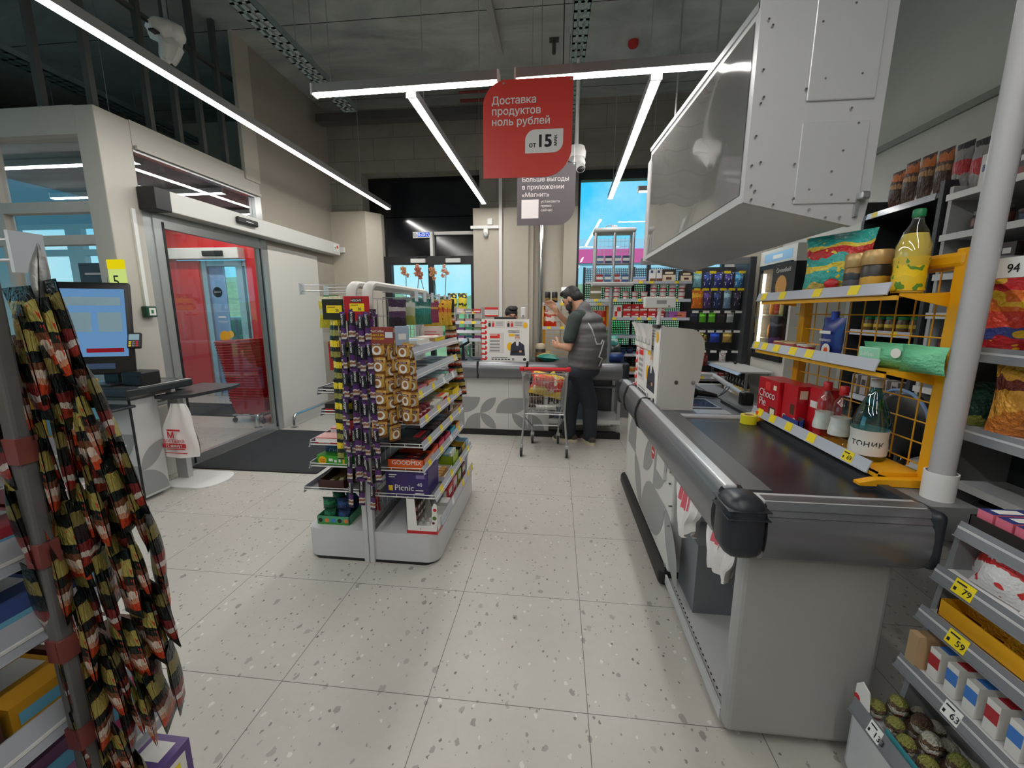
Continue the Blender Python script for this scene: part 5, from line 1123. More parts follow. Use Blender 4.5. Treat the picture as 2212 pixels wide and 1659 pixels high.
def bottle(name, label, loc, prof, mat, cap, label_band=None, text=None, n=22, group=None):
    """prof: (r, z) profile; cap = (r, z0, z1, material); label_band = (z0, z1, material, ink)."""
    t = T(name, label, 'bottle', loc, 0, group)
    g = G(); g.lathe(prof, n=n); P('body', g, mat, t, 40)
    g = G(); g.lathe([(cap[0]*.96, cap[1]), (cap[0], cap[1]+.002), (cap[0], cap[2]-.003), (cap[0]*.85, cap[2])], n=18); P('cap', g, cap[3], t, 40)
    if label_band:
        z0, z1, m, ink = label_band
        rr = lambda z: next((a[0]+(b[0]-a[0])*(z-a[1])/(b[1]-a[1]) for a, b in zip(prof, prof[1:]) if a[1] <= z <= b[1] and b[1] > a[1]), prof[0][0])+.0008
        g = G(); k = 5; g.lathe([(rr(z0+(z1-z0)*i/k), z0+(z1-z0)*i/k) for i in range(k+1)], n=n)
        if text:
            r0 = rr((z0+z1)/2)+.0008
            v, f = _txt(text[0], .01); w = max(a[0] for a in v); a0 = text[2]
            g.add([(r0*math.sin((a[0]-w/2)*text[1]/r0+a0), -r0*math.cos((a[0]-w/2)*text[1]/r0+a0), (z0+z1)/2+(a[1]-.35)*text[1]) for a in v], f, 1)
        P('label', g, [m, ink], t, 40)
    return t
M_yel = M('rack_yellow', (236, 168, 20), .38)
M_clear = GLASS('bottle_clear', (.95, .97, .96), .06)
# ------------------------------------------------------------------ yellow rack on the near checkout
yr = T('display_rack', 'yellow wire rack of goods standing along the near checkout belt', 'display rack', (1.15, 1.85, .886))
for y in (1.405, 2.19):
    g = G(); g.rbox(1.195, y-.022, .886, 1.235, y+.022, 1.64 if y < 2 else 1.56, .004); P('upright', g, M_yel, yr, world=True)
g = G(); g.prism([(1.0, .888), (1.22, .888), (1.22, .915), (1.05, .910), (1.0, .897)], 1.385, 1.415, 'y'); P('foot', g, M_yel, yr, world=True)
g = G(); g.prism([(1.0, .888), (1.22, .888), (1.22, .915), (1.05, .910), (1.0, .897)], 2.19, 2.22, 'y'); P('foot', g, M_yel, yr, world=True)
g = G()
for i in range(1, 11): g.cyl((1.215, 1.41+i*.078, .93), (1.215, 1.41+i*.078, 1.60), .0028, n=5)
for i in range(10): g.cyl((1.212, 1.41, .95+i*.07), (1.212, 2.27, .95+i*.07), .0028, n=5)
P('grid_panel', g, M_yel, yr, world=True)
g = G(); g.rbox(1.19, 1.39, 1.585, 1.24, 2.22, 1.63, .012); P('top_rail', g, M_yel, yr, world=True)
for z, x0 in ((.925, 1.07), (1.262, 1.045), (1.508, 1.045)):
    g = G(); g.box(x0, 1.42, z-.006, 1.21, 2.28, z); g.prism([(x0, z-.006), (1.21, z-.045), (1.21, z-.006)], 1.42, 1.426, 'y'); g.prism([(x0, z-.006), (1.21, z-.03), (1.21, z-.006)], 2.27, 2.276, 'y'); g.box(x0, 1.42, z-.02, x0+.006, 2.28, z)
    P('shelf', g, M_yel, yr, world=True)
price_rail(yr, (1.06, 1.45, .912), (1.06, 2.30, .912), .042, (-1, 0), [(.12, 'y', '69'), (.38, 'y', None), (.58, 'y', None), (.75, 'y', None), (.9, 'y', None)])
price_rail(yr, (1.035, 1.45, 1.262), (1.035, 2.32, 1.262), .038, (-1, 0), [(.42, 'y', None), (.56, 'y', None), (.72, 'y', None), (.85, 'y', None), (.95, 'y', None)])
price_rail(yr, (1.035, 1.45, 1.508), (1.035, 2.32, 1.508), .038, (-1, 0), [(.18, 'y', None), (.42, 'y', None), (.72, 'y', None), (.92, 'y', None)])
W90 = -PI/2     # front faces the aisle (-x)
M_cp = M('choco_red', (196, 26, 40), .35); M_cream = M('cream', (240, 224, 196), .5); M_brown = M('brown', (84, 46, 30), .5)
cpp = [('f', .60, .02, .92, .30, 2), ('f', .68, .06, .88, .26, 3), ('l', .1, .1, .3, .5, 2), ('f', .74, .76, .88, .88, 3)]
carton('biscuit_box', 'red biscuit box with white lettering, furthest on the bottom of the yellow rack', 'box', (1.125, 2.165, .926), W90, (.20, .11, .19), [M_cp, M_paper, M_brown, M_cream, M('heart_red', (226, 60, 60), .4)], cpp+[('f', .34, .70, .58, .92, 4)], [('f', 'Choco', .06, .50, .058, 1, 'L'), ('f', 'Pie', .10, .26, .058, 1, 'L')])
carton('biscuit_box', 'red biscuit box end-on beside the first red biscuit box', 'box', (1.14, 1.998, .926), 0, (.11, .115, .192), [M_cp, M_paper, M_brown, M_cream], [('l', .6, .3, .9, .55, 2), ('f', .1, .7, .4, .9, 3)], [('l', 'Choco Pie', .12, .14, .030, 1, 'L')])
carton('biscuit_box', 'red biscuit box behind the clear detergent bottles on the yellow rack', 'box', (1.165, 1.875, .926), 0, (.075, .10, .20), [M_cp, M_paper, M_brown], [('l', .1, .55, .6, .7, 1)])
tray_box('display_box', 'small blue open box in front of the red biscuit boxes on the yellow rack', (1.087, 1.955, .926), W90, (.13, .025, .055), [M('box_blue', (30, 62, 130), .4), M_brown], .8)
soap = [(.028, 0), (.034, .006), (.036, .06), (.030, .10), (.034, .14), (.028, .175), (.014, .195), (.014, .215)]
for y, w in ((1.80, 'further'), (1.70, 'nearer')):
    bottle('detergent_bottle', '%s clear detergent bottle with red cap on the yellow rack' % w, (1.12, y, .926), soap, M_clear, (.016, .205, .24, M('cap_red', (206, 32, 40), .35)), (.045, .115, M('label_floral', (206, 210, 204), .4, noise=.25, scale=40), M_red))
bottle('water_bottle', 'large teal bottle with white cap and pale label, nearest on the yellow rack', (1.135, 1.565, .926), [(.050, 0), (.055, .008), (.056, .05), (.052, .08), (.056, .11), (.056, .135), (.046, .175), (.022, .235), (.015, .255), (.015, .27)], GLASS('bottle_teal', (.18, .52, .55), .12), (.0175, .262, .288, M_white), (.02, .11, M('label_pale', (216, 212, 204), .45), M_ink), ('тоник', .036, R(-38)))
can = lambda r, h: [(r*.86, 0), (r, .008), (r, h-.012), (r*.86, h)]
t = T('drink_can', 'dark purple can, furthest on the middle shelf of the yellow rack', 'can', (1.11, 2.235, 1.263)); g = G(); g.lathe(can(.032, .165), n=22); P('body', g, RAMP('can_purple', [(0, (40, 26, 48)), (.1, (92, 58, 110)), (.35, (38, 28, 44)), (.7, (90, 84, 96)), (.8, (34, 26, 40))], wob=.25), t, 40)
for i, y in enumerate((2.15, 2.055)):
    for j in range(2):
        t = T('fish_tin', '%s flat red brown tin, %s on the middle shelf of yellow rack' % (('lower', 'upper')[j], ('left of the pair', 'right of the pair')[i]), 'tin', (1.11, y, 1.263+j*.024), 0); g = G(); g.lathe([(.043, 0), (.045, .002), (.045, .021), (.043, .0235)], n=24); P('body', g, RAMP('tin_red', [(0, (190, 150, 90)), (.15, (150, 52, 38)), (.8, (196, 170, 120))]), t, 40)
t = T('noodle_cup', 'small red and white cup left of the blue mayonnaise pouch', 'cup', (1.10, 1.95, 1.263)); g = G(); g.lathe([(.028, 0), (.036, .042), (.038, .045), (.036, .046)], n=20); P('body', g, RAMP('cup_redwhite', [(0, (210, 190, 170)), (.3, (196, 36, 44)), (.8, (230, 226, 220))], wob=.3), t, 40)
mp = T('mayonnaise_pouch', 'dark blue mayonnaise pouch with spout on the middle shelf of the yellow rack', 'pouch', (1.12, 1.815, 1.263), W90)
g = G(); g.pillow(.135, .165, .05, 0, None, .05); P('film', g, M('mayo_blue', (30, 52, 130), .25, noise=.15), mp, 50)
g = G(); g.cyl((.0, 0, .155), (0, 0, .19), .014, n=16); P('spout_cap', g, M('spout_blue', (40, 70, 170), .35), mp, 40)
g = G(); g.box(-.04, -.0285, .10, .03, -.0275, .112, 0); g.text('майонез', .017, FRONT(0, -.028, .07), 0, 0, 'C'); g.cyl((.01, -.0262, .035), (.01, -.0275, .035), .026, n=20, m=0); g.cyl((.012, -.0276, .033), (.012, -.0282, .033), .013, n=16, m=1); P('printed_label', g, [M_paper, M_orange], mp)
M_wipe = RAMP('wipes_green', [(0, (62, 160, 112)), (.8, (120, 206, 160))], 'X', crinkle=.01, smooth=True)
for k, y in enumerate((1.525, 1.395)):
    wp = T('wipes_pack', ('further' if k == 0 else 'nearer')+' green wet wipes pack on the middle shelf of the yellow rack', 'wipes pack', (1.13, y, 1.263), W90+.25); g = G(); g.pillow(.19 if k == 0 else .13, .085, .075, 0, None, .04)
    g.v = [(a[0], a[1], a[2]) for a in g.v]; P('film', g, M_wipe, wp, 50)
    if k == 0:
        g = G(); g.rbox(-.075, -.042, .02, .0, -.034, .068, .01); P('flap', g, M('flap_mint', (150, 214, 180), .4), wp)
        g = G(); g.text('Salfeti', .02, FRONT(-.066, -.0425, .038), 0, .005); g.cyl((.05, -.0395, .055), (.05, -.0405, .055), .016, n=16); P('lettering', g, M_paper, wp)
carton('tea_box', 'tall black tea box with an orange moon picture, left end of the rack top shelf', 'box', (1.115, 2.14, 1.509), W90, (.20, .10, .17), [M('tea_black', (26, 28, 34), .3), M('tea_gold', (208, 150, 80), .4), M_paper, M('tea_orange', (214, 108, 44), .4)], [('f', .1, .04, .9, .14, 3)], [('f', 'Greenfield', .5, .76, .030, 2, 'C')])
cb = T('crisp_bag', 'big teal crisp bag with red and yellow print on the yellow rack top shelf', 'crisp bag', (1.13, 1.87, 1.509), W90+.45)
g = G(); g.pillow(.27, .255, .11, 0, None, .05, 12, 12); P('film', g, RAMP('crisp_teal', [(0, (206, 180, 96)), (.22, (70, 176, 166)), (.42, (226, 196, 60)), (.50, (60, 170, 160)), (.62, (206, 44, 44)), (.74, (236, 200, 70)), (.80, (44, 168, 158))], 'Z', .25, .35, crinkle=.02, scale=2.2, blot=((236, 206, 60), 7, .66)), cb, 50)
g = G(); g.ball((.02, -.047, .055), (.028, .006, .02)); P('badge', g, M_red, cb, 40)
for k, (y, w) in enumerate(((1.715, 'left'), (1.625, 'right'))):
    jt = T('coffee_jar', '%s of two coffee jars with gold lids on the yellow rack' % w, 'jar', (1.115, y, 1.509)); g = G(); g.lathe([(.038, 0), (.042, .006), (.042, .095), (.038, .105)], n=22); P('body', g, RAMP('jar_dark%d' % k, [(0, (40, 34, 40)), (.25, (90, 84, 88)), (.55, (36, 32, 38)), (.8, (150, 110, 50))] if k == 0 else [(0, (48, 50, 60)), (.3, (206, 160, 60)), (.6, (50, 44, 40))], wob=.2), jt, 40)
    g = G(); g.lathe([(.041, .105), (.043, .108), (.043, .15), (.040, .155)], n=22); P('lid', g, M('lid_gold', (196, 160, 104), .3, metal=.3), jt, 40)
ob = bottle('oil_bottle', 'tall clear bottle of sunflower oil with green cap, nearest on the rack top', (1.13, 1.50, 1.509), [(.040, 0), (.043, .008), (.043, .05), (.040, .075), (.044, .10), (.044, .15), (.030, .195), (.016, .22), (.014, .235), (.014, .25)], GLASS('oil_clear', (.98, .97, .90), .06), (.0165, .238, .262, M('cap_green', (24, 120, 70), .4)), (.01, .115, RAMP('oil_label', [(0, (226, 190, 30)), (.4, (240, 200, 20)), (.72, (214, 180, 60))], 'Z', wob=.5, blot=((90, 140, 50), 4, .6)), M_red))
g = G(); g.lathe([(.040, .004), (.0415, .02), (.0385, .075), (.0425, .10), (.0425, .15), (.030, .188), (.02, .19)], n=20); P('oil', g, M('oil_gold', (212, 190, 92), .06), ob, 40)
tb = bpy.data.objects.get('tea_box')
g = G(); g.cyl((-.01, -.0505, .065), (-.01, -.0512, .065), .05, n=24); P('printed_moon', g, M('tea_gold', (208, 150, 80), .4), tb)
ofc = T('office_chair', 'black round-backed chair behind the yellow rack', 'chair', (1.95, 2.65, 0))
g = G(); g.ball((.16, 0, .78), (.05, .22, .20)); P('backrest', g, M_black, ofc, 50); g = G(); g.tube([(.12, .21*math.sin(R(a)), .80+.19*math.cos(R(a))) for a in range(-100, 101, 20)], .010); P('back_edge', g, M('edge_blue', (120, 150, 190), .4), ofc, 40)
g = G(); g.ball((-.02, 0, .48), (.22, .22, .05)); P('seat', g, M_black, ofc, 50); g = G(); g.cyl((0, 0, .06), (0, 0, .45), .03); P('column', g, M_chrome, ofc)
g = G(); g.tube([(.1, 0, .47), (.2, 0, .55), (.18, 0, .7)], .02); P('back_bracket', g, M_black, ofc, 40)
for k in range(5): g = G(); g.tube([(0, 0, .07), (.28*math.cos(k*1.2566), .28*math.sin(k*1.2566), .03)], .025); P('leg', g, M_black, ofc)

# ------------------------------------------------------------------ shelving on the right wall
M_shd = M('shelving_dark', (58, 60, 64), .5); M_shl = M('shelving_pale', (196, 198, 200), .45); M_shb = M('shelving_back', (44, 45, 48), .7)
ws = T('wall_shelving', 'dark wall shelving behind the yellow rack with coffee bags on top', 'shelving', (2.65, 3.3, 0))
g = G(); g.box(2.93, 3.05, .1, 2.96, 3.70, 2.25); P('back_panel', g, M_shb, ws, world=True)
for y in (3.03, 3.70): g = G(); g.box(2.40, y, 0, 2.96, y+.03, 2.27 if y < 3.5 else 2.30); P('side_panel', g, M_shd, ws, world=True)
for z in (.12, .50, .80, 1.31, 1.75, 2.20):
    g = G(); g.box(2.40, 3.06, z-.03, 2.93, 3.70, z); P('shelf', g, M_shd, ws, world=True)
    price_rail(ws, (2.395, 3.08, z-.035), (2.395, 3.68, z-.035), .04, (-1, 0), [(.25, 'y', None)] if z < 2.1 else [(.86, 'y', None)], .1)
wsp = T('wall_shelving', 'pale wall shelving at the far right behind the round pole', 'shelving', (2.65, 2.0, 0))
g = G(); g.box(2.93, .6, .1, 2.96, 3.0, 2.25); P('back_panel', g, M_shb, wsp, world=True)
for y in (.6, 1.8, 2.985): g = G(); g.box(2.42, y, 0, 2.96, y+.025, 2.22); P('side_panel', g, M_shl, wsp, world=True)
for z in (.15, .45, .72, .96, 1.20, 1.44, 1.68, 1.92, 2.16):
    g = G(); g.box(2.40, .62, z-.025, 2.93, 2.985, z); g.box(2.385, .62, z-.03, 2.40, 2.985, z+.008, 1); P('shelf', g, [M_shl, M_white], wsp, world=True)
M_cof = [RAMP('coffee_brown', [(0, (90, 60, 44)), (.25, (70, 42, 30)), (.5, (176, 130, 80)), (.62, (80, 48, 34)), (.72, (196, 108, 44)), (.9, (70, 40, 28))], wob=.3, crinkle=.02), RAMP('coffee_grey', [(0, (170, 168, 166)), (.35, (190, 40, 50)), (.6, (150, 148, 148)), (.85, (40, 38, 42))], wob=.2, crinkle=.02)]
for i, (y, h, m) in enumerate(((3.56, .28, 0), (3.44, .31, 0), (3.31, .31, 0), (3.18, .30, 0), (3.05, .29, 1), (2.93, .31, 1))):
    if m == 0: lab = 'brown coffee bag, %s in the row on the dark shelving top' % ('furthest', 'second furthest', 'third furthest', 'nearest')[i]
    else: lab = ('red and grey' if i == 4 else 'tall grey')+' bag beside the brown coffee bags on the shelving top'
    pouch('coffee_bag', lab, 'coffee bag', (2.50, y, 2.201 if y > 3.04 else 2.161), W90, .115, h, .08, M_cof[m], key='cof%d%d' % (m, int(h*100)), crimp=.10)
carton('white_box', 'white box on the pale shelving top right of the grey coffee bags', 'box', (2.50, 2.80, 2.161), W90, (.12, .12, .19), [M_paper, M('box_blue', (30, 62, 130), .4)], [('f', .1, .5, .9, .7, 1)])
for i, y in enumerate((3.60, 3.49, 3.38, 3.27, 3.16)):
    t = T('food_jar', 'green topped jar, %s of the row seen through the yellow grid' % rank(i, 5, 'furthest', 'nearest').replace('furthestmost', 'furthest').replace('nearestmost', 'nearest'), 'jar', (2.48, y, 1.311)); g = G(); g.lathe([(.036, 0), (.038, .01), (.038, .07), (.03, .085)], n=16); P('body', g, RAMP('jar_food', [(0, (120, 84, 50)), (.3, (206, 180, 60)), (.6, (90, 60, 40))]), t, 40); g = G(); g.lathe([(.034, .085), (.034, .105), (.03, .108)], n=16); P('lid', g, M('cap_green', (24, 120, 70), .4), t, 40)
for i, y in enumerate((3.60, 3.50, 3.40, 3.30, 3.20)): carton('tea_packet', 'pale narrow packet, %s of five behind the lower yellow grid' % ('furthest', 'fourth nearest', 'middle', 'second nearest', 'nearest')[i], 'packet', (2.48, y, .801), W90, (.06, .09, .15), [M('packet_grey', (170, 162, 160), .5), M('packet_dark', (70, 60, 60), .5)], [('f', .15, .5, .85, .8, 1)], key='teap')
q = random.Random(11)
for zi, z in enumerate((2.16, 1.92, 1.68, 1.44, 1.20, .96, .72)):
    for i in range(6):
        y = 2.90-i*.135-(.03 if zi % 2 else 0); k = q.choice((0, 1, 2)); zn = ('top', 'second', 'third', 'fourth', 'fifth', 'sixth', 'seventh')[zi]
        lab = 'dark %s, %s from the far end on the %s pale shelf' % (('jar', 'packet', 'pot')[k], ('first', 'second', 'third', 'fourth', 'fifth', 'sixth')[i], zn)
        if zi == 0 and i == 0: continue
        if k == 1: carton('dark_packet', lab, 'packet', (2.50, y, z+.001), W90, (.09, .10, .15), [M('packet_dark2', (58, 44, 46), .45), M('packet_red2', (130, 44, 50), .45), M_paper], [('f', .1, .1, .9, .4, 1), ('f', .25, .6, .75, .8, 2)], key='dpk')
        else:
            key = 'jarm%d' % k
            if key not in _C: g = G(); g.lathe([(.038, 0), (.042, .008), (.042, .09), (.034, .10), (.036, .102), (.036, .125), (.032, .128)] if k == 0 else [(.034, 0), (.044, .07), (.046, .074), (.044, .078)], n=14); _C[key] = build('jar', g, RAMP('jar_mix%d' % k, [(0, (58, 44, 44)), (.3, (110, 66, 56) if k == 0 else (84, 92, 110)), (.65, (60, 50, 48)), (.8, (96, 90, 88))]), 40)
            O('dark_jar' if k == 0 else 'dark_pot', _C[key], None, lab, ('jar', '', 'pot')[k], (2.50, y, z+.001))

# ------------------------------------------------------------------ fridge and wine rack
fr_ = T('display_fridge', 'white fronted drinks fridge with a black framed glass door near the back right corner', 'fridge', (2.7, 5.1, 0))
g = G(); g.box(2.46, 4.72, 0, 3.0, 4.76, 2.16); g.box(2.46, 5.44, 0, 3.0, 5.50, 2.16); g.box(2.95, 4.76, 0, 3.0, 5.44, 2.16); g.box(2.46, 4.76, 1.99, 2.95, 5.44, 2.16); g.box(2.46, 4.76, 0, 2.95, 5.44, .90); P('cabinet', g, M('fridge_white', (206, 202, 194), .4), fr_, world=True)
g = G()
for a in ((4.76, .90, 4.80, 1.99), (5.40, .90, 5.44, 1.99), (4.80, .90, 5.40, .96), (4.80, 1.94, 5.40, 1.99)): g.box(2.43, a[0], a[1], 2.46, a[2], a[3])
dr = P('door', g, M_black, fr_, world=True); g = G(); g.box(2.444, 4.80, .96, 2.447, 5.40, 1.94); P('pane', g, GL, dr, world=True)
g = G(); g.box(2.415, 5.38, 1.2, 2.43, 5.395, 1.6); P('handle', g, M_chrome, dr, world=True)
g = G(); g.box(2.455, 5.35, 1.0, 2.475, 5.385, 1.9); P('light_tube', g, EMIT('fridge_tube', (255, 236, 200), 4), fr_, world=True)
for z in (1.15, 1.42, 1.68): g = G(); g.box(2.48, 4.77, z-.01, 2.94, 5.43, z); P('shelf', g, M_steel, fr_, world=True)
g = G(); g.box(2.458, 4.80, 2.02, 2.4595, 5.40, 2.12, 0); g.box(2.457, 5.0, 2.05, 2.4585, 5.2, 2.09, 1); P('header', g, [M('header_blue', (150, 190, 224), .4), M_paper], fr_, world=True)
for z in (1.15, 1.42, 1.68):
    for i in range(5):
        c = ((222, 140, 50), (206, 190, 120), (190, 70, 50))[(i+int(z*10)) % 3]
        bottle('drink_bottle', 'bottle in the lit fridge, %s on the %s shelf' % (('nearest', 'second nearest', 'middle', 'second furthest', 'furthest')[i], {1.15: 'low', 1.42: 'middle', 1.68: 'high'}[z]), (2.56, 4.85+i*.11, z+.001), [(.03, 0), (.034, .01), (.034, .12), (.014, .17), (.013, .19)], M('drink_%d' % c[0], c, .2), (.015, .188, .21, M_white), n=12)
wr = T('wine_rack', 'pale two tier rack of wine bottles in front of the fridge', 'wine rack', (2.22, 5.3, 0))
for z in (.05, .42): g = G(); g.box(2.12, 4.82, z-.02, 2.40, 5.90, z); P('shelf', g, M_shl, wr, world=True)
g = G(); g.box(2.06, 4.82, .77, 2.42, 5.90, .785); g.prism([(2.06, .77), (2.03, .745), (2.04, .74), (2.075, .765)], 4.82, 5.90, 'y', 1); P('top_shelf', g, [M_shl, M('strip_blue', (166, 190, 216), .25)], wr, world=True)
for x in (2.13, 2.37):
    for y in (4.83, 5.86): g = G(); g.box(x, y, 0, x+.025, y+.025, .77); P('post', g, M_steel, wr, world=True)
g = G(); g.ball((2.3, 5.55, .802), .02); O('small_ball', g, M_black, 'small black knob lying on the wine rack top shelf', 'knob', smooth=50)
wine = [(.032, 0), (.037, .008), (.037, .18), (.032, .20), (.014, .235), (.0135, .30)]
for i in range(7):
    m = i < 3
    bottle('wine_bottle', '%s wine bottle %s in the row beside the fridge' % ('red and blue labelled' if m else 'gold labelled', ('furthest', 'second furthest', 'third furthest', 'middle', 'third nearest', 'second nearest', 'nearest')[i]), (2.18, 5.42-i*.085, .421), wine, M('wine_dark', (22, 26, 24), .15), (.0145, .245, .305, M('cap_wine', (60, 24, 30), .4) if m else M_black), (.05, .16, M('wine_label', (206, 206, 214), .5) if m else M('wine_gold', (196, 170, 100), .4), M_red if m else M_ink), n=14)

# ------------------------------------------------------------------ back wall shelving in front of the window
def perf():
    m = bpy.data.materials.new('perforated_sheet'); m.use_nodes = True; nt = m.node_tree; n, l = nt.nodes, nt.links; p = n['Principled BSDF']; p.inputs['Base Color'].default_value = lin((40, 42, 46)); p.inputs['Roughness'].default_value = .5
    tc = n.new('ShaderNodeTexCoord'); s = n.new('ShaderNodeVectorMath'); s.operation = 'SCALE'; s.inputs['Scale'].default_value = 40; l.new(tc.outputs['Object'], s.inputs[0])
    f = n.new('ShaderNodeVectorMath'); f.operation = 'FRACTION'; l.new(s.outputs[0], f.inputs[0]); d = n.new('ShaderNodeVectorMath'); d.operation = 'MULTIPLY_ADD'; l.new(f.outputs[0], d.inputs[0]); d.inputs[1].default_value = (1, 0, 1); d.inputs[2].default_value = (-.5, 0, -.5)
    L = n.new('ShaderNodeVectorMath'); L.operation = 'LENGTH'; l.new(d.outputs[0], L.inputs[0]); c = n.new('ShaderNodeMath'); c.operation = 'GREATER_THAN'; l.new(L.outputs['Value'], c.inputs[0]); c.inputs[1].default_value = .34
    l.new(c.outputs[0], p.inputs['Alpha']); return m
bs = T('wall_shelving', 'dark perforated shelving of small goods across the tall right window', 'shelving', (1.4, 5.85, 0))
g = G(); g.box(.36, 6.04, .1, 1.735, 6.045, 2.05); P('perforated_back', g, perf(), bs, world=True)
g = G(); g.box(1.735, 6.03, .1, 2.38, 6.05, 2.05); P('back_panel', g, M_shb, bs, world=True)
for x in (.36, 1.04, 1.72): g = G(); g.box(x-.015, 6.0, 0, x+.015, 6.05, 2.06); P('upright', g, M_shb, bs, world=True)
g = G(); g.box(2.38, 5.58, 0, 2.45, 6.06, 2.13); P('side_panel', g, M_shd, bs, world=True)
g = G(); g.box(1.05, 5.60, 2.045, 2.38, 5.64, 2.125); P('header', g, M('header_grey', (120, 120, 122), .5), bs, world=True)
for z in (1.84, 1.61, 1.37, 1.13, .885, .64):
    g = G(); g.box(.37, 5.66, z-.02, 1.72, 6.03, z); P('shelf', g, M_shl, bs, world=True)
    price_rail(bs, (.37, 5.655, z-.028), (1.72, 5.655, z-.028), .034, (0, -1), [(a, 'y' if z > 1.3 else 'w', None) for a in (.1, .28, .52, .62, .86)], .1)
g = G(); g.box(1.74, 5.62, .54, 2.38, 6.03, .60); g.box(.36, 5.62, .50, 1.74, 6.03, .56); g.box(.36, 5.66, .0, 2.38, 5.70, .50); P('bottom_tray', g, M('header_grey', (120, 120, 122), .5), bs, world=True)
price_rail(bs, (1.75, 5.615, .575), (2.37, 5.615, .575), .04, (0, -1), [(.12, 'y', None), (.28, 'y', None), (.5, 'w', None), (.6, 'w', None), (.7, 'w', None), (.8, 'w', None), (.9, 'w', None)], .1)
for z, n_, c in ((1.95, 4, 'y'), (1.735, 6, 'y'), (1.447, 5, 'w'), (1.193, 6, 'w'), (.927, 5, 'w')):
    for i in range(n_):
        x = 1.80+i*.54/max(1, n_-1)
        g = G(); g.cyl((x, 6.03, z+.02), (x, 5.70, z+.02), .0025, n=5); g.box(x-.04, 5.695, z-.012, x+.04, 5.698, z+.018, 1); P('hook', g, [M_steel, M_tag if c == 'y' else M_tagw], bs, world=True)
def place_row(name, cat, base, z, xs, fn):
    for i, x in enumerate(xs): fn(i, x, z)
YB = 5.74
for i in range(9):
    x = .66+i*.12
    for j in range(2 if (i < 2 or i > 4) else 1):
        if 'yog' not in _C: g = G(); g.lathe([(.036, 0), (.046, .095), (.048, .097), (.048, .103), (.040, .104)], n=16); _C['yog'] = build('cup', g, RAMP('cup_white', [(0, (226, 222, 220)), (.28, (196, 60, 60)), (.42, (230, 228, 226)), (.9, (170, 40, 50))], wob=.12), 40)
        O('dessert_cup', _C['yog'], None, 'white lidded cup, %s of the %s row on the second back shelf' % (('first', 'second', 'third', 'fourth', 'fifth', 'sixth', 'seventh', 'eighth', 'last')[i], ('bottom', 'upper')[j]), 'cup', (x, YB, 1.611+j*.105), 0, 'lidded cups on the back shelving')
carton('tea_box', 'olive box left of the white cups on the back shelving', 'box', (.50, YB, 1.611), 0, (.14, .1, .16), [M('olive', (120, 116, 84), .5), M_paper], [('f', 0, .5, 1, .7, 1)])
for i in range(5):
    for j in range(2):
        carton('medicine_box', 'red and white box, column %s from left, %s on the third back shelf' % (('one', 'two', 'three', 'four', 'five')[i], ('bottom', 'top')[j]), 'box', (.92+i*.108, YB, 1.371+j*.092), 0, (.10, .09, .088), [M('box_red2', (206, 40, 44), .4), M_paper], [('f', .05, .05, .95, .28, 1), ('f', .55, .45, .95, .60, 1)], group='red boxes on the back shelving', key='medbox')
carton('medicine_box', 'white box with a red pattern left of the red boxes', 'box', (.80, YB, 1.371), 0, (.10, .09, .165), [M_paper, M('box_red2', (206, 40, 44), .4)], [('f', .1, .1, .45, .5, 1), ('f', .4, .5, .9, .85, 1)])
carton('phone_box', 'flat purple and orange box right of the red boxes', 'box', (1.58, YB, 1.371), 0, (.22, .07, .085), [M('violet', (170, 100, 180), .4), M('peach', (236, 140, 110), .4), M_brown], [('f', .5, .1, .97, .9, 1), ('f', .3, .3, .75, .45, 2)])
for i, x in enumerate((1.42, 1.46)): carton('small_box', 'dark slim packet %s of the purple box' % ('just left', 'touching the left')[i], 'packet', (1.40+i*.045, YB, 1.371), 0, (.04, .06, .08), [M('slim%d' % i, ((90, 60, 66), (120, 110, 130))[i], .5)])
for i, (x, w, h, c, s) in enumerate(((1.40, .17, .15, (56, 48, 44), 'left'), (1.62, .15, .13, (64, 54, 46), 'right'))):
    carton('gift_box', '%s of two brown and cream boxes on the top back shelf' % s, 'box', (x+.03, YB, 1.841), 0, (w, .12, h), [M('gift%d' % i, c, .5), M_cream, M_brown], [('f', .02, .02, .98, .55, 1), ('f', .3, .15, .7, .35, 2), ('f', .2, .62, .8, .8, 1)])
for i in range(2): carton('tall_box', '%s tall white packet with brown foot left of the brown and cream boxes' % ('left', 'right')[i], 'packet', (1.23+i*.085, YB, 1.841), 0, (.07, .08, .155), [M_paper, M('foot_brown', (120, 70, 44), .5), M('box_blue', (30, 62, 130), .4)], [('f', 0, 0, 1, .25, 1), ('f', .1, .7, .5, .9, 2)], key='tallb')
for i in range(4): carton('flat_packet', 'flat white and blue packet, %s on the top back shelf' % rank(i, 4), 'packet', (.80+i*.10, YB, 1.841), 0, (.09, .1, .06), [M_paper, M('pale_blue', (120, 150, 200), .4), M_red], [('f', 0, .5, 1, .95, 1), ('f', 0, 0, 1, .2, 2)], key='flatp')
for i in range(4):
    if 'bcup' not in _C: g = G(); g.lathe([(.036, 0), (.042, .07), (.043, .075), (.04, .078)], n=16); _C['bcup'] = build('cup', g, RAMP('cup_navy', [(0, (24, 34, 70)), (.5, (50, 70, 120)), (.8, (30, 36, 60))]), 40)
    O('blue_cup', _C['bcup'], None, 'navy blue pot, %s of four low on the back shelving' % rank(i, 4), 'pot', (.72+i*.09, YB, .886))
for i in range(3):
    t = T('fish_tin', 'gold and orange tin, %s on the bottom back shelf' % rank(i, 3), 'tin', (.95+i*.09, YB, .641)); g = G(); g.lathe([(.04, 0), (.042, .003), (.042, .06), (.04, .063)], n=18); P('body', g, RAMP('tin_gold', [(0, (196, 150, 70)), (.3, (220, 130, 50)), (.7, (210, 190, 130))], wob=.3), t, 40)
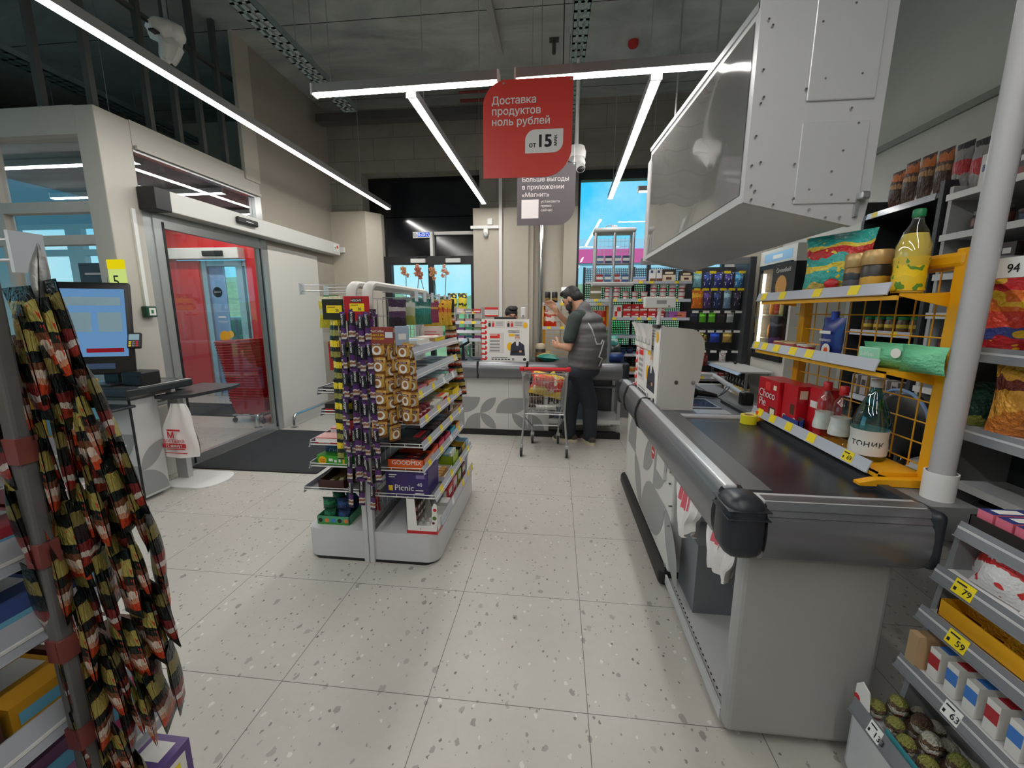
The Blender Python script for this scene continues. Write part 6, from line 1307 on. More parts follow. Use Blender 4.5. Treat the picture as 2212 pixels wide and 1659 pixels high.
def hang(x, z, w, h, col, lab, t=.04, blot=None):
    pouch('hanging_pack', lab, 'packet', (x, 5.72, z-h), 0, w, h, t, RAMP('hp_%d_%d_%d' % col, [(0, col), (.55, tuple(min(255, int(c*1.5+20)) for c in col)), (.8, col)], wob=.4, crinkle=.02, blot=blot), key='hp%d_%d_%d_%d' % (*col, int(h*100)))
for i, (c, n_) in enumerate((((120, 190, 206), 'pale cyan'), ((30, 50, 120), 'navy'), ((40, 50, 130), 'royal blue'), ((50, 44, 110), 'violet blue'), ((60, 130, 190), 'sky blue'))):
    hang(1.80+i*.13, 1.955, .11, .19, c, '%s pack hanging, %s on the top hooks by the fridge' % (n_, rank(i, 5)), blot=((220, 226, 236), 5, .64))
for i, (c, n_, w) in enumerate((((226, 116, 30), 'big orange', .15), ((70, 50, 120), 'purple', .10), ((30, 50, 100), 'dark blue', .10), ((120, 150, 180), 'pale blue', .10), ((46, 40, 60), 'black patterned', .10))):
    hang(1.82+i*.125, 1.735, w, .24, c, '%s pack hanging on the second row of hooks' % n_, .06, ((230, 200, 60) if i < 2 else (210, 214, 220), 5, .66))
for i, (c, n_) in enumerate((((36, 40, 60), 'dark'), ((90, 180, 40), 'left lime green'), ((92, 182, 42), 'right lime green'), ((40, 34, 34), 'black'), ((170, 180, 180), 'silver'))):
    hang(1.79+i*.115, 1.445, .085, .13, c, '%s small pack hanging on the third row of hooks' % n_, .02)
for i, (c, n_) in enumerate((((196, 160, 60), 'gold and black'), ((24, 60, 160), 'round blue'), ((170, 140, 70), 'old gold'))):
    hang(1.92+i*.16, 1.19, .13, .14, c, '%s pack hanging on the fourth row of hooks' % n_, .08, ((30, 28, 34), 4, .5) if i == 0 else None)
hang(1.97, .925, .10, .19, (150, 40, 36), 'black red and gold pack on the lowest hooks', .05, ((24, 20, 22), 4, .5)); hang(2.20, .925, .09, .14, (206, 200, 200), 'white pack on the lowest hooks', .03, ((190, 50, 60), 4, .62))
for i, c in enumerate(((226, 190, 196), (80, 80, 150), (190, 70, 90), (70, 60, 64), (150, 140, 146), (206, 70, 60), (120, 60, 50), (226, 120, 40))): carton('sweet_box', 'small %s carton, %s in the bottom tray by the fridge' % (('pink', 'blue', 'rose', 'charcoal', 'grey', 'red', 'brown', 'orange')[i], rank(i, 8)), 'box', (1.79+i*.078, 5.70, .601), 0, (.07, .09, .055), [M('sweet%d' % i, c, .45), M_paper], [('f', .1, .6, .9, .9, 1)])

# ------------------------------------------------------------------ behind and on the far checkout
y2 = T('display_rack', 'yellow wire rack at the far checkout behind the man in the vest', 'display rack', (.21, 5.05, .866))
for x in (-.165, .585): g = G(); g.box(x-.015, 5.14, .866, x+.015, 5.17, 1.56); P('upright', g, M_yel, y2, world=True)
g = G()
for i in range(12): g.cyl((-.165+i*.068, 5.155, .90), (-.165+i*.068, 5.155, 1.54), .0025, n=4)
for i in range(13): g.cyl((-.165, 5.155, .92+i*.05), (.585, 5.155, .92+i*.05), .0025, n=4)
P('grid_panel', g, M_yel, y2, world=True)
for z in (1.26, 1.54):
    g = G(); g.box(-.18, 4.98, z-.012, .60, 5.15, z); P('shelf', g, M_yel, y2, world=True); price_rail(y2, (-.18, 4.975, z-.02), (.60, 4.975, z-.02), .035, (0, -1), [(.1, 'y', None), (.3, 'y', None), (.85, 'y', None)], .1)
for x in (-.175, .59): g = G(); g.prism([(4.98, 1.25), (5.15, 1.25), (5.15, 1.56), (5.05, 1.56), (4.99, 1.40)], x-.006, x+.006, 'x'); P('side_plate', g, M_yel, y2, world=True)
for i in range(2): t = T('drink_can', '%s of two dark cans on top of the far yellow rack' % ('left', 'right')[i], 'can', (-.125+i*.085, 5.03, 1.541)); g = G(); g.lathe(can(.034, .14), n=18); P('body', g, RAMP('can_dark', [(0, (24, 22, 22)), (.3, (150, 120, 60)), (.45, (30, 26, 26))], wob=.4), t, 40)
mc = T('milk_carton', 'green and white carton beside the dark cans on the far yellow rack', 'carton', (.075, 5.04, 1.541)); g = G(); g.box(-.04, -.04, 0, .04, .04, .15); g.prism([(-.04, .15), (.04, .15), (0, .195)], -.04, .04, 'x'); P('carton', g, RAMP('milk_green', [(0, (226, 230, 226)), (.3, (120, 190, 130)), (.62, (230, 232, 230))]), mc)
pouch('snack_bag', 'white and red snack bag on the far yellow rack left of the man', 'snack bag', (-.09, 5.05, 1.261), 0, .16, .20, .06, RAMP('bag_whitered', [(0, (206, 60, 36)), (.35, (230, 222, 210)), (.65, (206, 60, 50)), (.8, (226, 214, 200))], wob=.3, blot=((196, 40, 40), 4, .6)))
for i, x in enumerate((.42, .52)): pouch('snack_bag', 'red snack bag %s on the far yellow rack right of the man' % ('left', 'right')[i], 'snack bag', (x, 5.05, 1.261), 0, .10, .20, .05, RAMP('bag_redyel', [(0, (190, 40, 36)), (.4, (226, 170, 60)), (.6, (196, 44, 40))], wob=.3), key='bagry')
jb = T('food_jar', 'brown jar with a paper covered lid on the far checkout', 'jar', (-.195, 4.86, .867)); g = G(); g.lathe([(.055, 0), (.06, .01), (.06, .16), (.05, .175)], n=20); P('body', g, RAMP('jar_brown', [(0, (84, 70, 56)), (.3, (120, 100, 74)), (.6, (60, 50, 44))], wob=.4), jb, 40); g = G(); g.lathe([(.062, .15), (.066, .17), (.05, .205), (.02, .215)], n=20); P('paper_lid', g, M('paper_lid', (196, 184, 160), .8, bump=.01), jb, 50)
g = G(); g.pillow(.19, .25, .10, 0, None, .06); o = O('nut_bag', g, RAMP('bag_nuts', [(0, (40, 120, 110)), (.25, (196, 170, 110)), (.7, (60, 140, 120))], wob=.4, blot=((214, 190, 130), 8, .5)), 'bag of nuts with teal ends lying on the far checkout', 'snack bag', (-.02, 4.93, .915), smooth=50); o.rotation_euler = (R(-82), 0, R(70))
g = G(); g.pillow(.20, .26, .10, 0, None, .06); o = O('snack_bag', g, RAMP('bag_potato', [(0, (40, 130, 120)), (.3, (214, 190, 120)), (.75, (40, 130, 120))], 'X', wob=.4), 'small crisp bag lying next to the bag of nuts', 'snack bag', (.02, 4.82, .905), smooth=50); o.rotation_euler = (R(-84), 0, R(100))
pouch('backpack_pack', 'teal and white pack at the right end of the far checkout', 'packet', (.63, 4.86, 1.05), .3, .19, .13, .09, RAMP('pack_teal', [(0, (90, 190, 180)), (.4, (200, 230, 226)), (.6, (60, 170, 160))], wob=.4), lean=R(-20))
pouch('dark_pack', 'dark grey pack under the teal one on the far checkout', 'packet', (.66, 4.86, .93), .2, .19, .16, .12, RAMP('pack_dark', [(0, (40, 46, 46)), (.6, (60, 66, 66)), (.8, (30, 34, 36))], wob=.4), lean=R(-15))
pouch('blue_pack', 'dark blue pack at the very end of the far checkout belt', 'packet', (.68, 4.80, .868), .1, .20, .12, .10, RAMP('pack_blue', [(0, (24, 50, 110)), (.6, (40, 80, 150)), (.8, (20, 40, 90))], wob=.3))
tr = T('tier_rack', 'clear five tier rack of small sweets at the left end of the far checkout', 'tier rack', (-1.08, 5.05, .866))
for x in (-1.25, -.92): g = G(); g.box(x-.004, 4.96, .866, x+.004, 5.16, 1.50); P('side_panel', g, M('clear_side', (170, 174, 178), .3), tr, world=True)
for k, z in enumerate((1.10, 1.20, 1.31, 1.43)):
    g = G(); g.box(-1.246, 4.94+.02*k, z-.006, -.924, 5.16, z); P('shelf', g, M('clear_side', (170, 174, 178), .3), tr, world=True); price_rail(tr, (-1.246, 4.935+.02*k, z-.012), (-.924, 4.935+.02*k, z-.012), .035, (0, -1), [(.25, 'y', None), (.7, 'y', None)] if k > 1 else [], .2)
    for i, c in enumerate((((150, 90, 150), (60, 110, 130), (150, 60, 130)), ((120, 60, 130), (50, 130, 90), (110, 140, 90)), ((150, 140, 130), (190, 150, 150), (120, 120, 110)), ((226, 200, 196), (150, 146, 140), (214, 70, 70)))[k]):
        carton('sweet_box', '%s sweets box, %s on the %s tier of the clear rack' % (('violet', 'teal', 'magenta', 'purple', 'green', 'olive', 'taupe', 'rosy', 'grey', 'pale pink', 'stone', 'red')[k*3+i], rank(i, 3), ('lowest', 'second', 'third', 'top')[k]), 'box', (-1.19+i*.105, 5.05, z+.001), 0, (.09, .12, .05), [M('tier%d%d' % (k, i), c, .4), M_paper], [('f', .1, .2, .9, .5, 1)])
g = G()
for i in range(5): g.cyl((-1.24+i*.08, 5.15, .87), (-1.24+i*.08, 5.15, 1.1), .003, n=4); g.cyl((-1.25, 5.15, .88+i*.05), (-.92, 5.15, .88+i*.05), .003, n=4)
P('wire_back', g, M_white, tr, world=True)
fs = T('flower_stand', 'white stand carrying orchids in front of the back door', 'flower stand', (-1.72, 5.66, 0))
for z in (.5, 1.0, 1.45): g = G(); g.box(-2.25, 5.50, z-.02, -1.22, 5.82, z); P('shelf', g, M_white, fs, world=True)
for x in (-2.24, -1.26):
    for y in (5.51, 5.78): g = G(); g.box(x, y, 0, x+.03, y+.03, 1.45); P('post', g, M_steel, fs, world=True)
for i, x in enumerate((-2.12, -1.98, -1.84, -1.70, -1.56)):
    q = random.Random(i+20)
    ot = T('orchid', 'potted orchid with brownish flowers, %s of the five before the back door' % rank(i, 5), 'orchid', (x, 5.66+.05*(i % 2), 1.451)); g = G(); g.lathe([(.038, 0), (.05, .09), (.053, .095), (.045, .098)], n=16); P('pot', g, M('pot_clear', (206, 208, 204), .3), ot, 40)
    g = G()
    for k in range(5):
        a = k*1.26+q.random(); g.sheet(lambda u, v: (math.cos(a)*(.02+.13*u)-math.sin(a)*(v-.5)*.05*math.sin(PI*min(1, u*.9+.1)), math.sin(a)*(.02+.13*u)+math.cos(a)*(v-.5)*.05*math.sin(PI*min(1, u*.9+.1)), .10+.09*math.sin(PI*u*.8)), 6, 3)
    P('foliage', g, M('orchid_leaf', (40, 74, 50), .4), ot, 50)
    dx = q.uniform(-.12, .12); pts = [(0, 0, .10), (dx*.2, 0, .28), (dx*.6, -.02, .46), (dx, -.05, .58)]; g = G(); g.tube(pts, .005, 6); P('stem', g, M('orchid_stem', (70, 84, 50), .5), ot, 40)
    for k in range(6):
        c = Vector(pts[2]).lerp(Vector(pts[3]), k/5)+Vector((q.uniform(-.04, .04), -.03, q.uniform(-.02, .03))); g = G()
        for m in range(5): a = m*1.256+q.random(); g.ball((c.x+.018*math.cos(a), c.y, c.z+.018*math.sin(a)), (.014, .005, .014), n=7, k=5)
        g.ball((c.x, c.y-.006, c.z), .007, 1, 6, 4); P('flower', g, [M('petal_%d' % (i % 3), ((196, 140, 96), (206, 150, 130), (176, 96, 70))[i % 3], .6), M_brown], ot, 60)
    g = G(); g.box(-.02, -.06, .02, .02, -.058, .075); P('price_tag', g, M_tagw, ot)
for i in range(2):
    pouch('flower_bulb_bag', '%s yellow and black bag hanging beside the orchids' % ('left', 'right')[i], 'bag', (-1.44+i*.14, 5.60, 1.452), 0, .13, .24, .06, RAMP('bulb_bag', [(0, (206, 190, 60)), (.3, (50, 52, 30)), (.42, (226, 206, 60)), (.75, (44, 48, 30))], wob=.35, blot=((226, 210, 70), 5, .6)), key='bulb')

# goods in the cart
def tilted(o, rx, ry, rz): o.rotation_euler = (rx, ry, rz); return o
g = G(); g.pillow(.34, .24, .12, 0, None, .05, 10, 10); tilted(O('crisp_bag', g, RAMP('bag_redgold', [(0, (226, 190, 50)), (.3, (206, 44, 40)), (.6, (226, 90, 60)), (.85, (226, 190, 50))], wob=.4, crinkle=.02, blot=((236, 220, 190), 5, .64)), 'big red and yellow snack bag on top in the shopping cart', 'snack bag', (-.12, 4.10, .60), smooth=50), R(-20), R(12), R(-4))
g = G(); g.pillow(.26, .20, .10, 0, None, .05); tilted(O('snack_bag', g, RAMP('bag_yel', [(0, (214, 196, 60)), (.5, (190, 170, 90)), (.8, (226, 206, 90))], wob=.4), 'yellow bag at the right in the shopping cart', 'snack bag', (-.03, 4.2, .62), smooth=50), R(-30), R(-30), R(10))
for i, x in enumerate((-.255, -.185)): bottle('wine_bottle', 'red topped bottle, %s in the shopping cart' % ('left', 'right')[i], (x, 4.36, .515), wine, M('wine_dark', (22, 26, 24), .15), (.0145, .245, .305, M('cap_red', (206, 32, 40), .35)), (.05, .16, M('cart_label', (190, 60, 60), .5), M_paper), n=14)
pouch('brown_pack', 'dark brown pack low in the shopping cart', 'packet', (-.2, 4.15, .47), .2, .16, .15, .1, RAMP('pack_brown', [(0, (70, 50, 40)), (.5, (100, 76, 60)), (.8, (60, 44, 36))], wob=.5, blot=((200, 190, 180), 5, .68)))
pouch('patterned_pack', 'black and white patterned pack low at the right of the shopping cart', 'packet', (-.02, 4.2, .47), -.2, .15, .20, .1, RAMP('pack_bw', [(0, (200, 198, 196)), (.2, (60, 56, 56)), (.5, (110, 100, 96)), (.8, (46, 42, 44))], wob=.6, blot=((220, 218, 214), 7, .62)))
pouch('white_pack', 'white pack lying at the front floor of the shopping cart', 'packet', (-.10, 4.06, .465), 0, .22, .05, .05, M('pack_white', (206, 204, 200), .5))
# ------------------------------------------------------------------ centre gondola
EAST_ = PI/2
M_gon = M('gondola_grey', (200, 201, 203), .38, noise=.02)
M_rail2 = M('gondola_strip', (170, 172, 190), .2, spec=.7)
RS = [(1.225, -.76), (1.095, -.765), (.97, -.77), (.83, -.74), (.70, -.727), (.557, -.73), (.40, -.665)]
LS = [(.415, -1.45), (.565, -1.40), (.695, -1.39), (.88, -1.31), (1.0, -1.32)]
def gondola(label):
    t = T('gondola_shelf', label, 'shelf unit', (-1.06, 2.58, 0))
    def plan(x0, x1, r, right):
        a = [(x1-r+r*math.sin(R(k)), 2.08+r-r*math.cos(R(k))) for k in range(0, 91, 15)]; b = [(x1-r+r*math.cos(R(k)), 3.10-r+r*math.sin(R(k))) for k in range(0, 91, 15)]
        p = [(x0, 2.08)]+a+b+[(x0, 3.10)]
        return p if right else [(-2.12-x, y) for x, y in p][::-1]
    for right, x1 in ((True, -.655), (False, -.665)):
        g = G(); p = plan(-1.03, x1, .075, right); g.prism(p, .018, .185, 'z')
        q = plan(-1.03, x1-.012, .065, right); g.prism(q, .185, .192, 'z'); q = plan(-1.03, x1-.03, .06, right); g.prism(q, .0, .018, 'z', 1); P('base', g, [M_gon, M_ink], t, 30, world=True)  # black inset underneath stands in for the shadow gap
    for x in (-1.092, -1.058):
        for y in (2.068, 3.085): g = G(); g.rbox(x, y, .0, x+.030, y+.03, 1.50, .003); P('upright', g, M_gon, t, world=True)
    for x in (-1.085, -.995):
        g = G(); pts = [(x, 2.10, 1.44), (x, 2.10, 1.53)]+[(x, 2.10+.06*(1-math.cos(R(a))), 1.53+.06*math.sin(R(a))) for a in (25, 50, 75, 90)]+[(x, 3.0, 1.59), (x, 3.04, 1.585), (x, 3.07, 1.56), (x, 3.08, 1.45)]
        k = len(pts); v = []
        for i, p in enumerate(pts):
            d = (Vector(pts[min(i+1, k-1)])-Vector(pts[max(i-1, 0)])).normalized(); up = d.cross(Vector((1, 0, 0)))
            for a in range(8): c, s = math.cos(R(45*a+22.5)), math.sin(R(45*a+22.5)); v.append(tuple(Vector(p)+Vector((1, 0, 0))*c*.030+up*s*.019))
        g.add(v, [(i*8+a, i*8+(a+1) % 8, (i+1)*8+(a+1) % 8, (i+1)*8+a) for i in range(k-1) for a in range(8)]+[tuple(range(8)), tuple(range(k*8-8, k*8))]); P('top_rail', g, M('cane_white', (212, 210, 204), .4), t, 50, world=True)
    g = G()
    for i in range(14): g.cyl((-1.045, 2.10+i*.075, .20), (-1.045, 2.10+i*.075, 1.52), .0022, n=4)
    for i in range(14): g.cyl((-1.042, 2.10, .22+i*.10), (-1.042, 3.08, .22+i*.10), .0022, n=4)
    P('grid_panel', g, M_steel, t, world=True)
    M_plate = M('shelf_plate', (120, 121, 124), .45)
    for k, (z, x) in enumerate(RS):
        g = G(); g.box(-1.03, 2.115, z-.004, x, 3.06, z, 0); g.tube([(-1.03, 2.105, z+.004), (x+.004, 2.105, z+.004), (x+.004, 3.07, z+.004), (-1.03, 3.07, z+.004)], .0035, 6, 1); g.tube([(-1.03, 2.105, z+.022), (x, 2.105, z+.022)], .0025, 6, 1)
        for j in range(4): xx = -1.0+j*(x+.98)/3; g.cyl((xx, 2.105, z), (xx, 2.105, z+.022), .002, n=4, m=1)
        s = P('shelf', g, [M_plate, M_white], t, world=True)
        n_ = {0: 0, 1: 1}.get(k, 4); tg = [((i+.5)/n_ if n_ > 1 else .92, 'w' if (k == 2 and i > 1) or (k == 5 and i == 2) else 'y', None) for i in range(n_)]
        price_rail(s, (x+.008, 2.10, z-.008), (x+.008, 3.07, z-.008), .044, (1, 0), tg, .28)
    g = G(); g.box(-.66, 2.2, .192, -.655, 3.05, .225); s = P('bottom_edge', g, M_rail2, t, world=True); price_rail(s, (-.648, 2.16, .215), (-.648, 3.05, .215), .05, (1, 0), [(.3, 'w', None), (.62, 'y', None), (.82, 'y', None), (.95, 'y', None)], .1)
    for k, (z, x) in enumerate(LS):
        g = G(); g.box(x, 2.115, z-.004, -1.09, 3.06, z, 0); g.tube([(-1.09, 2.105, z+.004), (x-.004, 2.105, z+.004), (x-.004, 3.07, z+.004), (-1.09, 3.07, z+.004)], .0035, 6, 1); g.tube([(-1.12, 2.105, z+.02), (x, 2.105, z+.02)], .0025, 6, 1)
        if k == 0: g.prism([(-1.09, z), (-1.14, z), (-1.09, z-.06)], 2.105, 2.11, 'y', 1)
        s = P('shelf', g, [M_plate, M_white], t, world=True); price_rail(s, (x-.008, 2.10, z-.008), (x-.008, 3.07, z-.008), .042, (-1, 0), [(.1, 'w', None), (.3, 'w', None)], .25)
    return t
gd = gondola('free standing grey shelf unit of sweets in the middle of the floor')
def hook(parent, p0, p1, n=1):
    g = G(); p0, p1 = Vector(p0), Vector(p1); g.tube([p0, p1], .0028, 5); g.tube([p0+Vector((0, 0, .03)), p1+Vector((0, 0, .03))], .0022, 5)
    g.cbox((p1.x, p1.y, p1.z+.01), (.006 if abs(p1.x-p0.x) > abs(p1.y-p0.y) else .042, .042 if abs(p1.x-p0.x) > abs(p1.y-p0.y) else .006, .06), 1); return P('hook', g, [M_steel, M('tag_clear', (206, 214, 222), .3)], parent, 40, world=True)
for y in (2.12, 2.36): hook(gd, (-1.09, y, 1.555), (-1.375+.0*y, y, 1.555))
for y in (2.3, 2.45, 2.6, 2.75, 2.9, 3.02): hook(gd, (-1.0, y, 1.525), (-.80, y, 1.525))
hook(gd, (-1.09, 2.2, 1.29), (-1.27, 2.2, 1.29))

# strips of single sachets
def sachet_mesh(key, w, h, t, mats, text=None, panel=None):
    if key in _C: return _C[key]
    g = G(); g.pillow(w, h, t, 0, None, .08, 6, 8)
    if panel: g.cyl((0, -t/2-.0006, h*panel[0]), (0, -t/2-.0014, h*panel[0]), w*panel[1], n=16, m=1); g.cyl((0, -t/2-.0016, h*panel[0]+w*.04), (0, -t/2-.002, h*panel[0]+w*.04), w*panel[1]*.6, n=14, m=2)
    if text:
        s, sz, v, vert, m = text
        g.text(s, sz, XF((sz*.35, -t/2-.0012, h*v), (0, 0, 1), (-1, 0, 0)) if vert else FRONT(0, -t/2-.0012, h*v), m, .012, 'L' if vert else 'C')
    _C[key] = build('sachet', g, mats, 50); return _C[key]
def sachet_strip(label, top, n, h, mesh, rz=0.0, d=(0, 0, -1), group=None, seed=0, sway=.12, name='sachet_strip', bow=(0, 0, 0)):
    q = random.Random(seed); t = T(name, label, 'sachet strip', top, 0, group)
    r = Vector((0, 0, -1)).rotation_difference(Vector(d).normalized()).to_matrix() @ Matrix.Rotation(rz, 3, 'Z'); t.rotation_euler = r.to_euler()
    bl_ = r.inverted() @ Vector(bow)
    for i in range(n):
        f = 4*((i+.7)/n)*(1-(i+.7)/n) if n > 1 else 0
        o = P('sachet', mesh, None, t); o.location = (q.uniform(-.004, .004)+bl_.x*f, q.uniform(-.004, .004)+bl_.y*f, -h*(i+1)*.985); o.rotation_euler = (q.uniform(-.06, .06), q.uniform(-.04, .04), q.uniform(-sway, sway)*3)
    return t
PUR = [RAMP('stick_purple', [(0, (60, 30, 74)), (.10, (206, 196, 190)), (.17, (150, 100, 70)), (.25, (206, 196, 190)), (.30, (84, 40, 104)), (.48, (30, 22, 34)), (.90, (92, 46, 112))], wob=.06, rough=.25, crinkle=.01), M_paper, M_brown]
ms_ = sachet_mesh('sp', .034, .155, .012, PUR, ('NESCAFE', .014, .56, True, 1))
for i in range(9):
    row = i % 2; x = -1.115+i*.0215
    sachet_strip('purple coffee stick strip, %s of nine on the centre unit' % rank(i, 9), (x, 2.045-.022*row, 1.455-.012*(i % 3)), (5, 7, 6, 7, 6, 7, 5, 6, 4)[i], .155, ms_, R(-18+9*(i % 5)), (.03*(i-4)/4, -.01, -1), 'purple stick strips on the centre unit', i)
g = G(); g.pillow(.10, .16, .05, 0, None, .05); o = O('coffee_bag', g, RAMP('crumple_purple', [(0, (70, 36, 86)), (.4, (120, 60, 140)), (.7, (60, 30, 74))], wob=.6, rough=.2, crinkle=.03, scale=6), 'crumpled purple foil bag behind the top of the purple strips', 'wrapper', (-.985, 2.05, 1.30), R(15), smooth=50)
hd = T('header_card', 'red header card with a yellow price tag over the purple stick strips', 'header card', (-1.024, 2.03, 1.40))
g = G(); g.rbox(-.068, -.002, .0, .068, .002, .125, .012); P('card', g, M('card_red', (176, 24, 34), .4), hd); g = G(); g.rbox(-.03, -.0035, .094, .03, -.002, .112, .006); g.text('NESCAFE', .014, FRONT(0, -.004, .098), 1, .012, 'C'); P('badge', g, [M_ink, M_paper], hd)
g = G(); g.box(-.036, -.004, .048, .042, -.0025, .088, 0); g.text('30', .02, FRONT(.006, -.0045, .053), 1, .02); g.box(-.03, -.0045, .078, .01, -.004, .081, 1); g.box(-.03, -.0045, .054, -.022, -.004, .062, 1); P('price_tag', g, [M_tag, M_ink], hd)
YEL = [RAMP('stick_black', [(0, (30, 34, 26)), (.08, (150, 146, 70)), (.34, (40, 44, 30)), (.42, (28, 32, 26)), (.55, (226, 200, 40)), (.85, (30, 34, 28))], wob=.08, rough=.25, blot=((90, 100, 50), 5, .66)), M_ink]
my_ = sachet_mesh('sy', .036, .115, .012, YEL)
for i in range(3): sachet_strip('black and yellow coffee stick strip, %s of three left of the purple strips' % rank(i, 3), (-1.185+i*.032, 2.06-.012*(i % 2), 1.425), (7, 6, 5)[i], .115, my_, R(-12+12*i), (-.0, 0, -1), 'black and yellow stick strips', 30+i)
hd = T('header_card', 'dark header card with a yellow price tag over the black and yellow strips', 'header card', (-1.152, 2.035, 1.405))
g = G(); g.rbox(-.062, -.002, .0, .055, .002, .105, .012); P('card', g, M('card_dark', (36, 40, 30), .4), hd); g = G(); g.box(-.038, -.004, .035, .046, -.0025, .073, 0); g.text('20', .019, FRONT(.010, -.0045, .041), 1, .02); g.box(-.03, -.0045, .063, .01, -.004, .066, 1); P('price_tag', g, [M_tag, M_ink], hd)
GLD = [RAMP('sachet_gold', [(0, (140, 80, 34)), (.16, (226, 176, 86)), (.75, (240, 196, 110)), (.92, (214, 164, 80))], wob=.25, rough=.22, crinkle=.02, metal=.25), M_paper, M('coffee_ink', (150, 96, 50), .4), M('ink_wine', (104, 26, 36), .5)]
def gmesh():
    if 'gs' in _C: return _C['gs']
    g = G(); g.pillow(.078, .088, .014, 0, None, .08, 6, 8); g.cyl((0, -.0076, .036), (0, -.0084, .036), .024, n=18, m=1); g.cyl((0, -.0086, .039), (0, -.0092, .039), .014, n=16, m=2); g.box(-.028, -.0085, .063, .028, -.0070, .074, 3); g.text('MacCoffee', .0095, FRONT(0, -.0088, .0655), 1, .01, 'C')
    _C['gs'] = build('sachet', g, GLD, 50); return _C['gs']
for i, (x, y, rz, n) in enumerate(((-.925, 2.03, 8, 6), (-.905, 2.06, 20, 5), (-.865, 2.055, 62, 6), (-.845, 2.08, 80, 5), (-.80, 2.06, -25, 5), (-.785, 2.09, 35, 5))):
    sachet_strip('gold coffee sachet strip, %s of six beside the purple strips' % rank(i, 6), (x, y, 1.30-.012*(i % 3)), n, .088, gmesh(), R(rz), (.01*(i-2), -.01, -1), 'gold sachet strips', 50+i, .08)
hd = T('header_card', 'brown red header card with yellow lettering over the gold sachets', 'header card', (-.905, 2.02, 1.285)); g = G(); g.rbox(-.062, -.002, .0, .075, .002, .085, .015); P('card', g, M('card_wine', (138, 58, 52), .4), hd)
g = G(); g.text('MacCoffee', .017, FRONT(-.05, -.003, .058), 0, .01); g.text('МАРКА №1', .014, FRONT(-.05, -.003, .038), 1, .01); g.text('В РОССИИ', .014, FRONT(-.05, -.003, .02), 1, .01); g.box(.03, -.0035, .03, .07, -.0022, .06, 2); P('lettering', g, [M_paper, M_tag, M('tag_clear', (206, 214, 222), .3)], hd)
hd = T('header_card', 'pale blue header card beside the brown red one on the centre unit', 'header card', (-.80, 2.055, 1.275)); g = G(); g.rbox(-.036, -.002, .0, .036, .002, .10, .012); P('card', g, M('card_pale', (160, 176, 200), .4), hd); hd.rotation_euler = (0, 0, R(35)); g = G(); g.box(-.02, -.0035, .03, .02, -.0022, .06); P('price_tag', g, M_paper, hd)
BLK = [RAMP('stick_redblack', [(0, (34, 30, 28)), (.14, (196, 60, 34)), (.26, (206, 190, 176)), (.40, (150, 84, 56)), (.50, (26, 36, 34)), (.62, (168, 150, 70)), (.88, (24, 32, 32))], wob=.12, rough=.25, blot=((180, 160, 80), 6, .68)), M_ink]
mb_ = sachet_mesh('sb', .040, .112, .012, BLK)
for i in range(4): sachet_strip('dark red and gold stick strip, %s of four, centre unit far corner' % rank(i, 4), (-.845+.012*i, 3.10, 1.46), (6, 7, 7, 6)[i], .112, mb_, R(10*i), (.04+.03*i, .0, -1), 'dark strips at the far corner', 70+i)
hd = T('header_card', 'black header card over the dark strips at the far corner of the centre unit', 'header card', (-.83, 3.085, 1.44)); g = G(); g.rbox(-.05, -.002, 0, .05, .002, .10, .012); P('card', g, M('card_black', (30, 28, 26), .4), hd); g = G(); g.cyl((0, -.003, .055), (0, -.004, .055), .018, n=6); P('badge', g, M('tea_gold', (208, 150, 80), .4), hd)

# hanging bags along the top right and left
def hbag(name, lab, x, y, z, rz, w, h, t, mat, key, texts=()):
    return pouch(name, lab, 'sweets bag', (x, y, z-h), rz, w, h, t, mat, texts, key=key)
M_hg = RAMP('hb_green', [(0, (30, 120, 100)), (.4, (20, 140, 130)), (.6, (190, 220, 210)), (.7, (20, 110, 104))], wob=.4, crinkle=.02); M_hm = RAMP('hb_mag', [(0, (150, 30, 90)), (.4, (130, 24, 80)), (.6, (226, 170, 60)), (.75, (140, 30, 80))], wob=.4, crinkle=.02)
M_hy = RAMP('hb_gold', [(0, (236, 190, 50)), (.35, (240, 180, 60)), (.5, (230, 120, 40)), (.62, (244, 196, 40))], wob=.3, crinkle=.03, blot=((206, 40, 40), 5, .68)); M_hp = RAMP('hb_purple', [(0, (40, 26, 44)), (.4, (90, 60, 96)), (.6, (210, 200, 200)), (.75, (60, 30, 70))], wob=.2, crinkle=.02)
hbag('coffee_bag', 'dark purple bag hanging just right of the purple stick strips', -.90, 2.26, 1.515, R(25), .10, .17, .03, M_hp, 'hbp')
hbag('sweets_bag', 'olive and clear bag hanging between the purple bag and the green ones', -.86, 2.35, 1.50, R(40), .07, .13, .03, RAMP('hb_olive', [(0, (150, 160, 70)), (.4, (180, 186, 150)), (.8, (200, 204, 196))], wob=.3), 'hbo')
for i in range(4): hbag('sweets_bag', 'green sweets bag, %s of four on the top hooks of the centre unit' % rank(i, 4), -.835, 2.44+i*.032, 1.525, R(60-6*i), .10, .155, .028, M_hg, 'hbg')
for i in range(4): hbag('sweets_bag', 'magenta and yellow sweets bag, %s of four on the top hooks' % rank(i, 4), -.83, 2.60+i*.032, 1.515, R(62-5*i), .095, .14, .024, M_hm, 'hbm')
for i in range(3): hbag('sweets_bag', 'golden sweets bag with red lettering, %s of three on the top hooks' % rank(i, 3), -.84+.014*i, 2.74+i*.055, 1.53, R(50-18*i), .15, .18, .04, M_hy if False else [M_hy, M_red], 'hby', (('Fruttella', .5, .62, .026, 1, 'C'),))
M_yb = RAMP('hb_yellow', [(0, (206, 196, 30)), (.3, (226, 214, 50)), (.42, (226, 220, 200)), (.58, (220, 206, 30)), (.82, (230, 226, 190))], wob=.25, crinkle=.02)
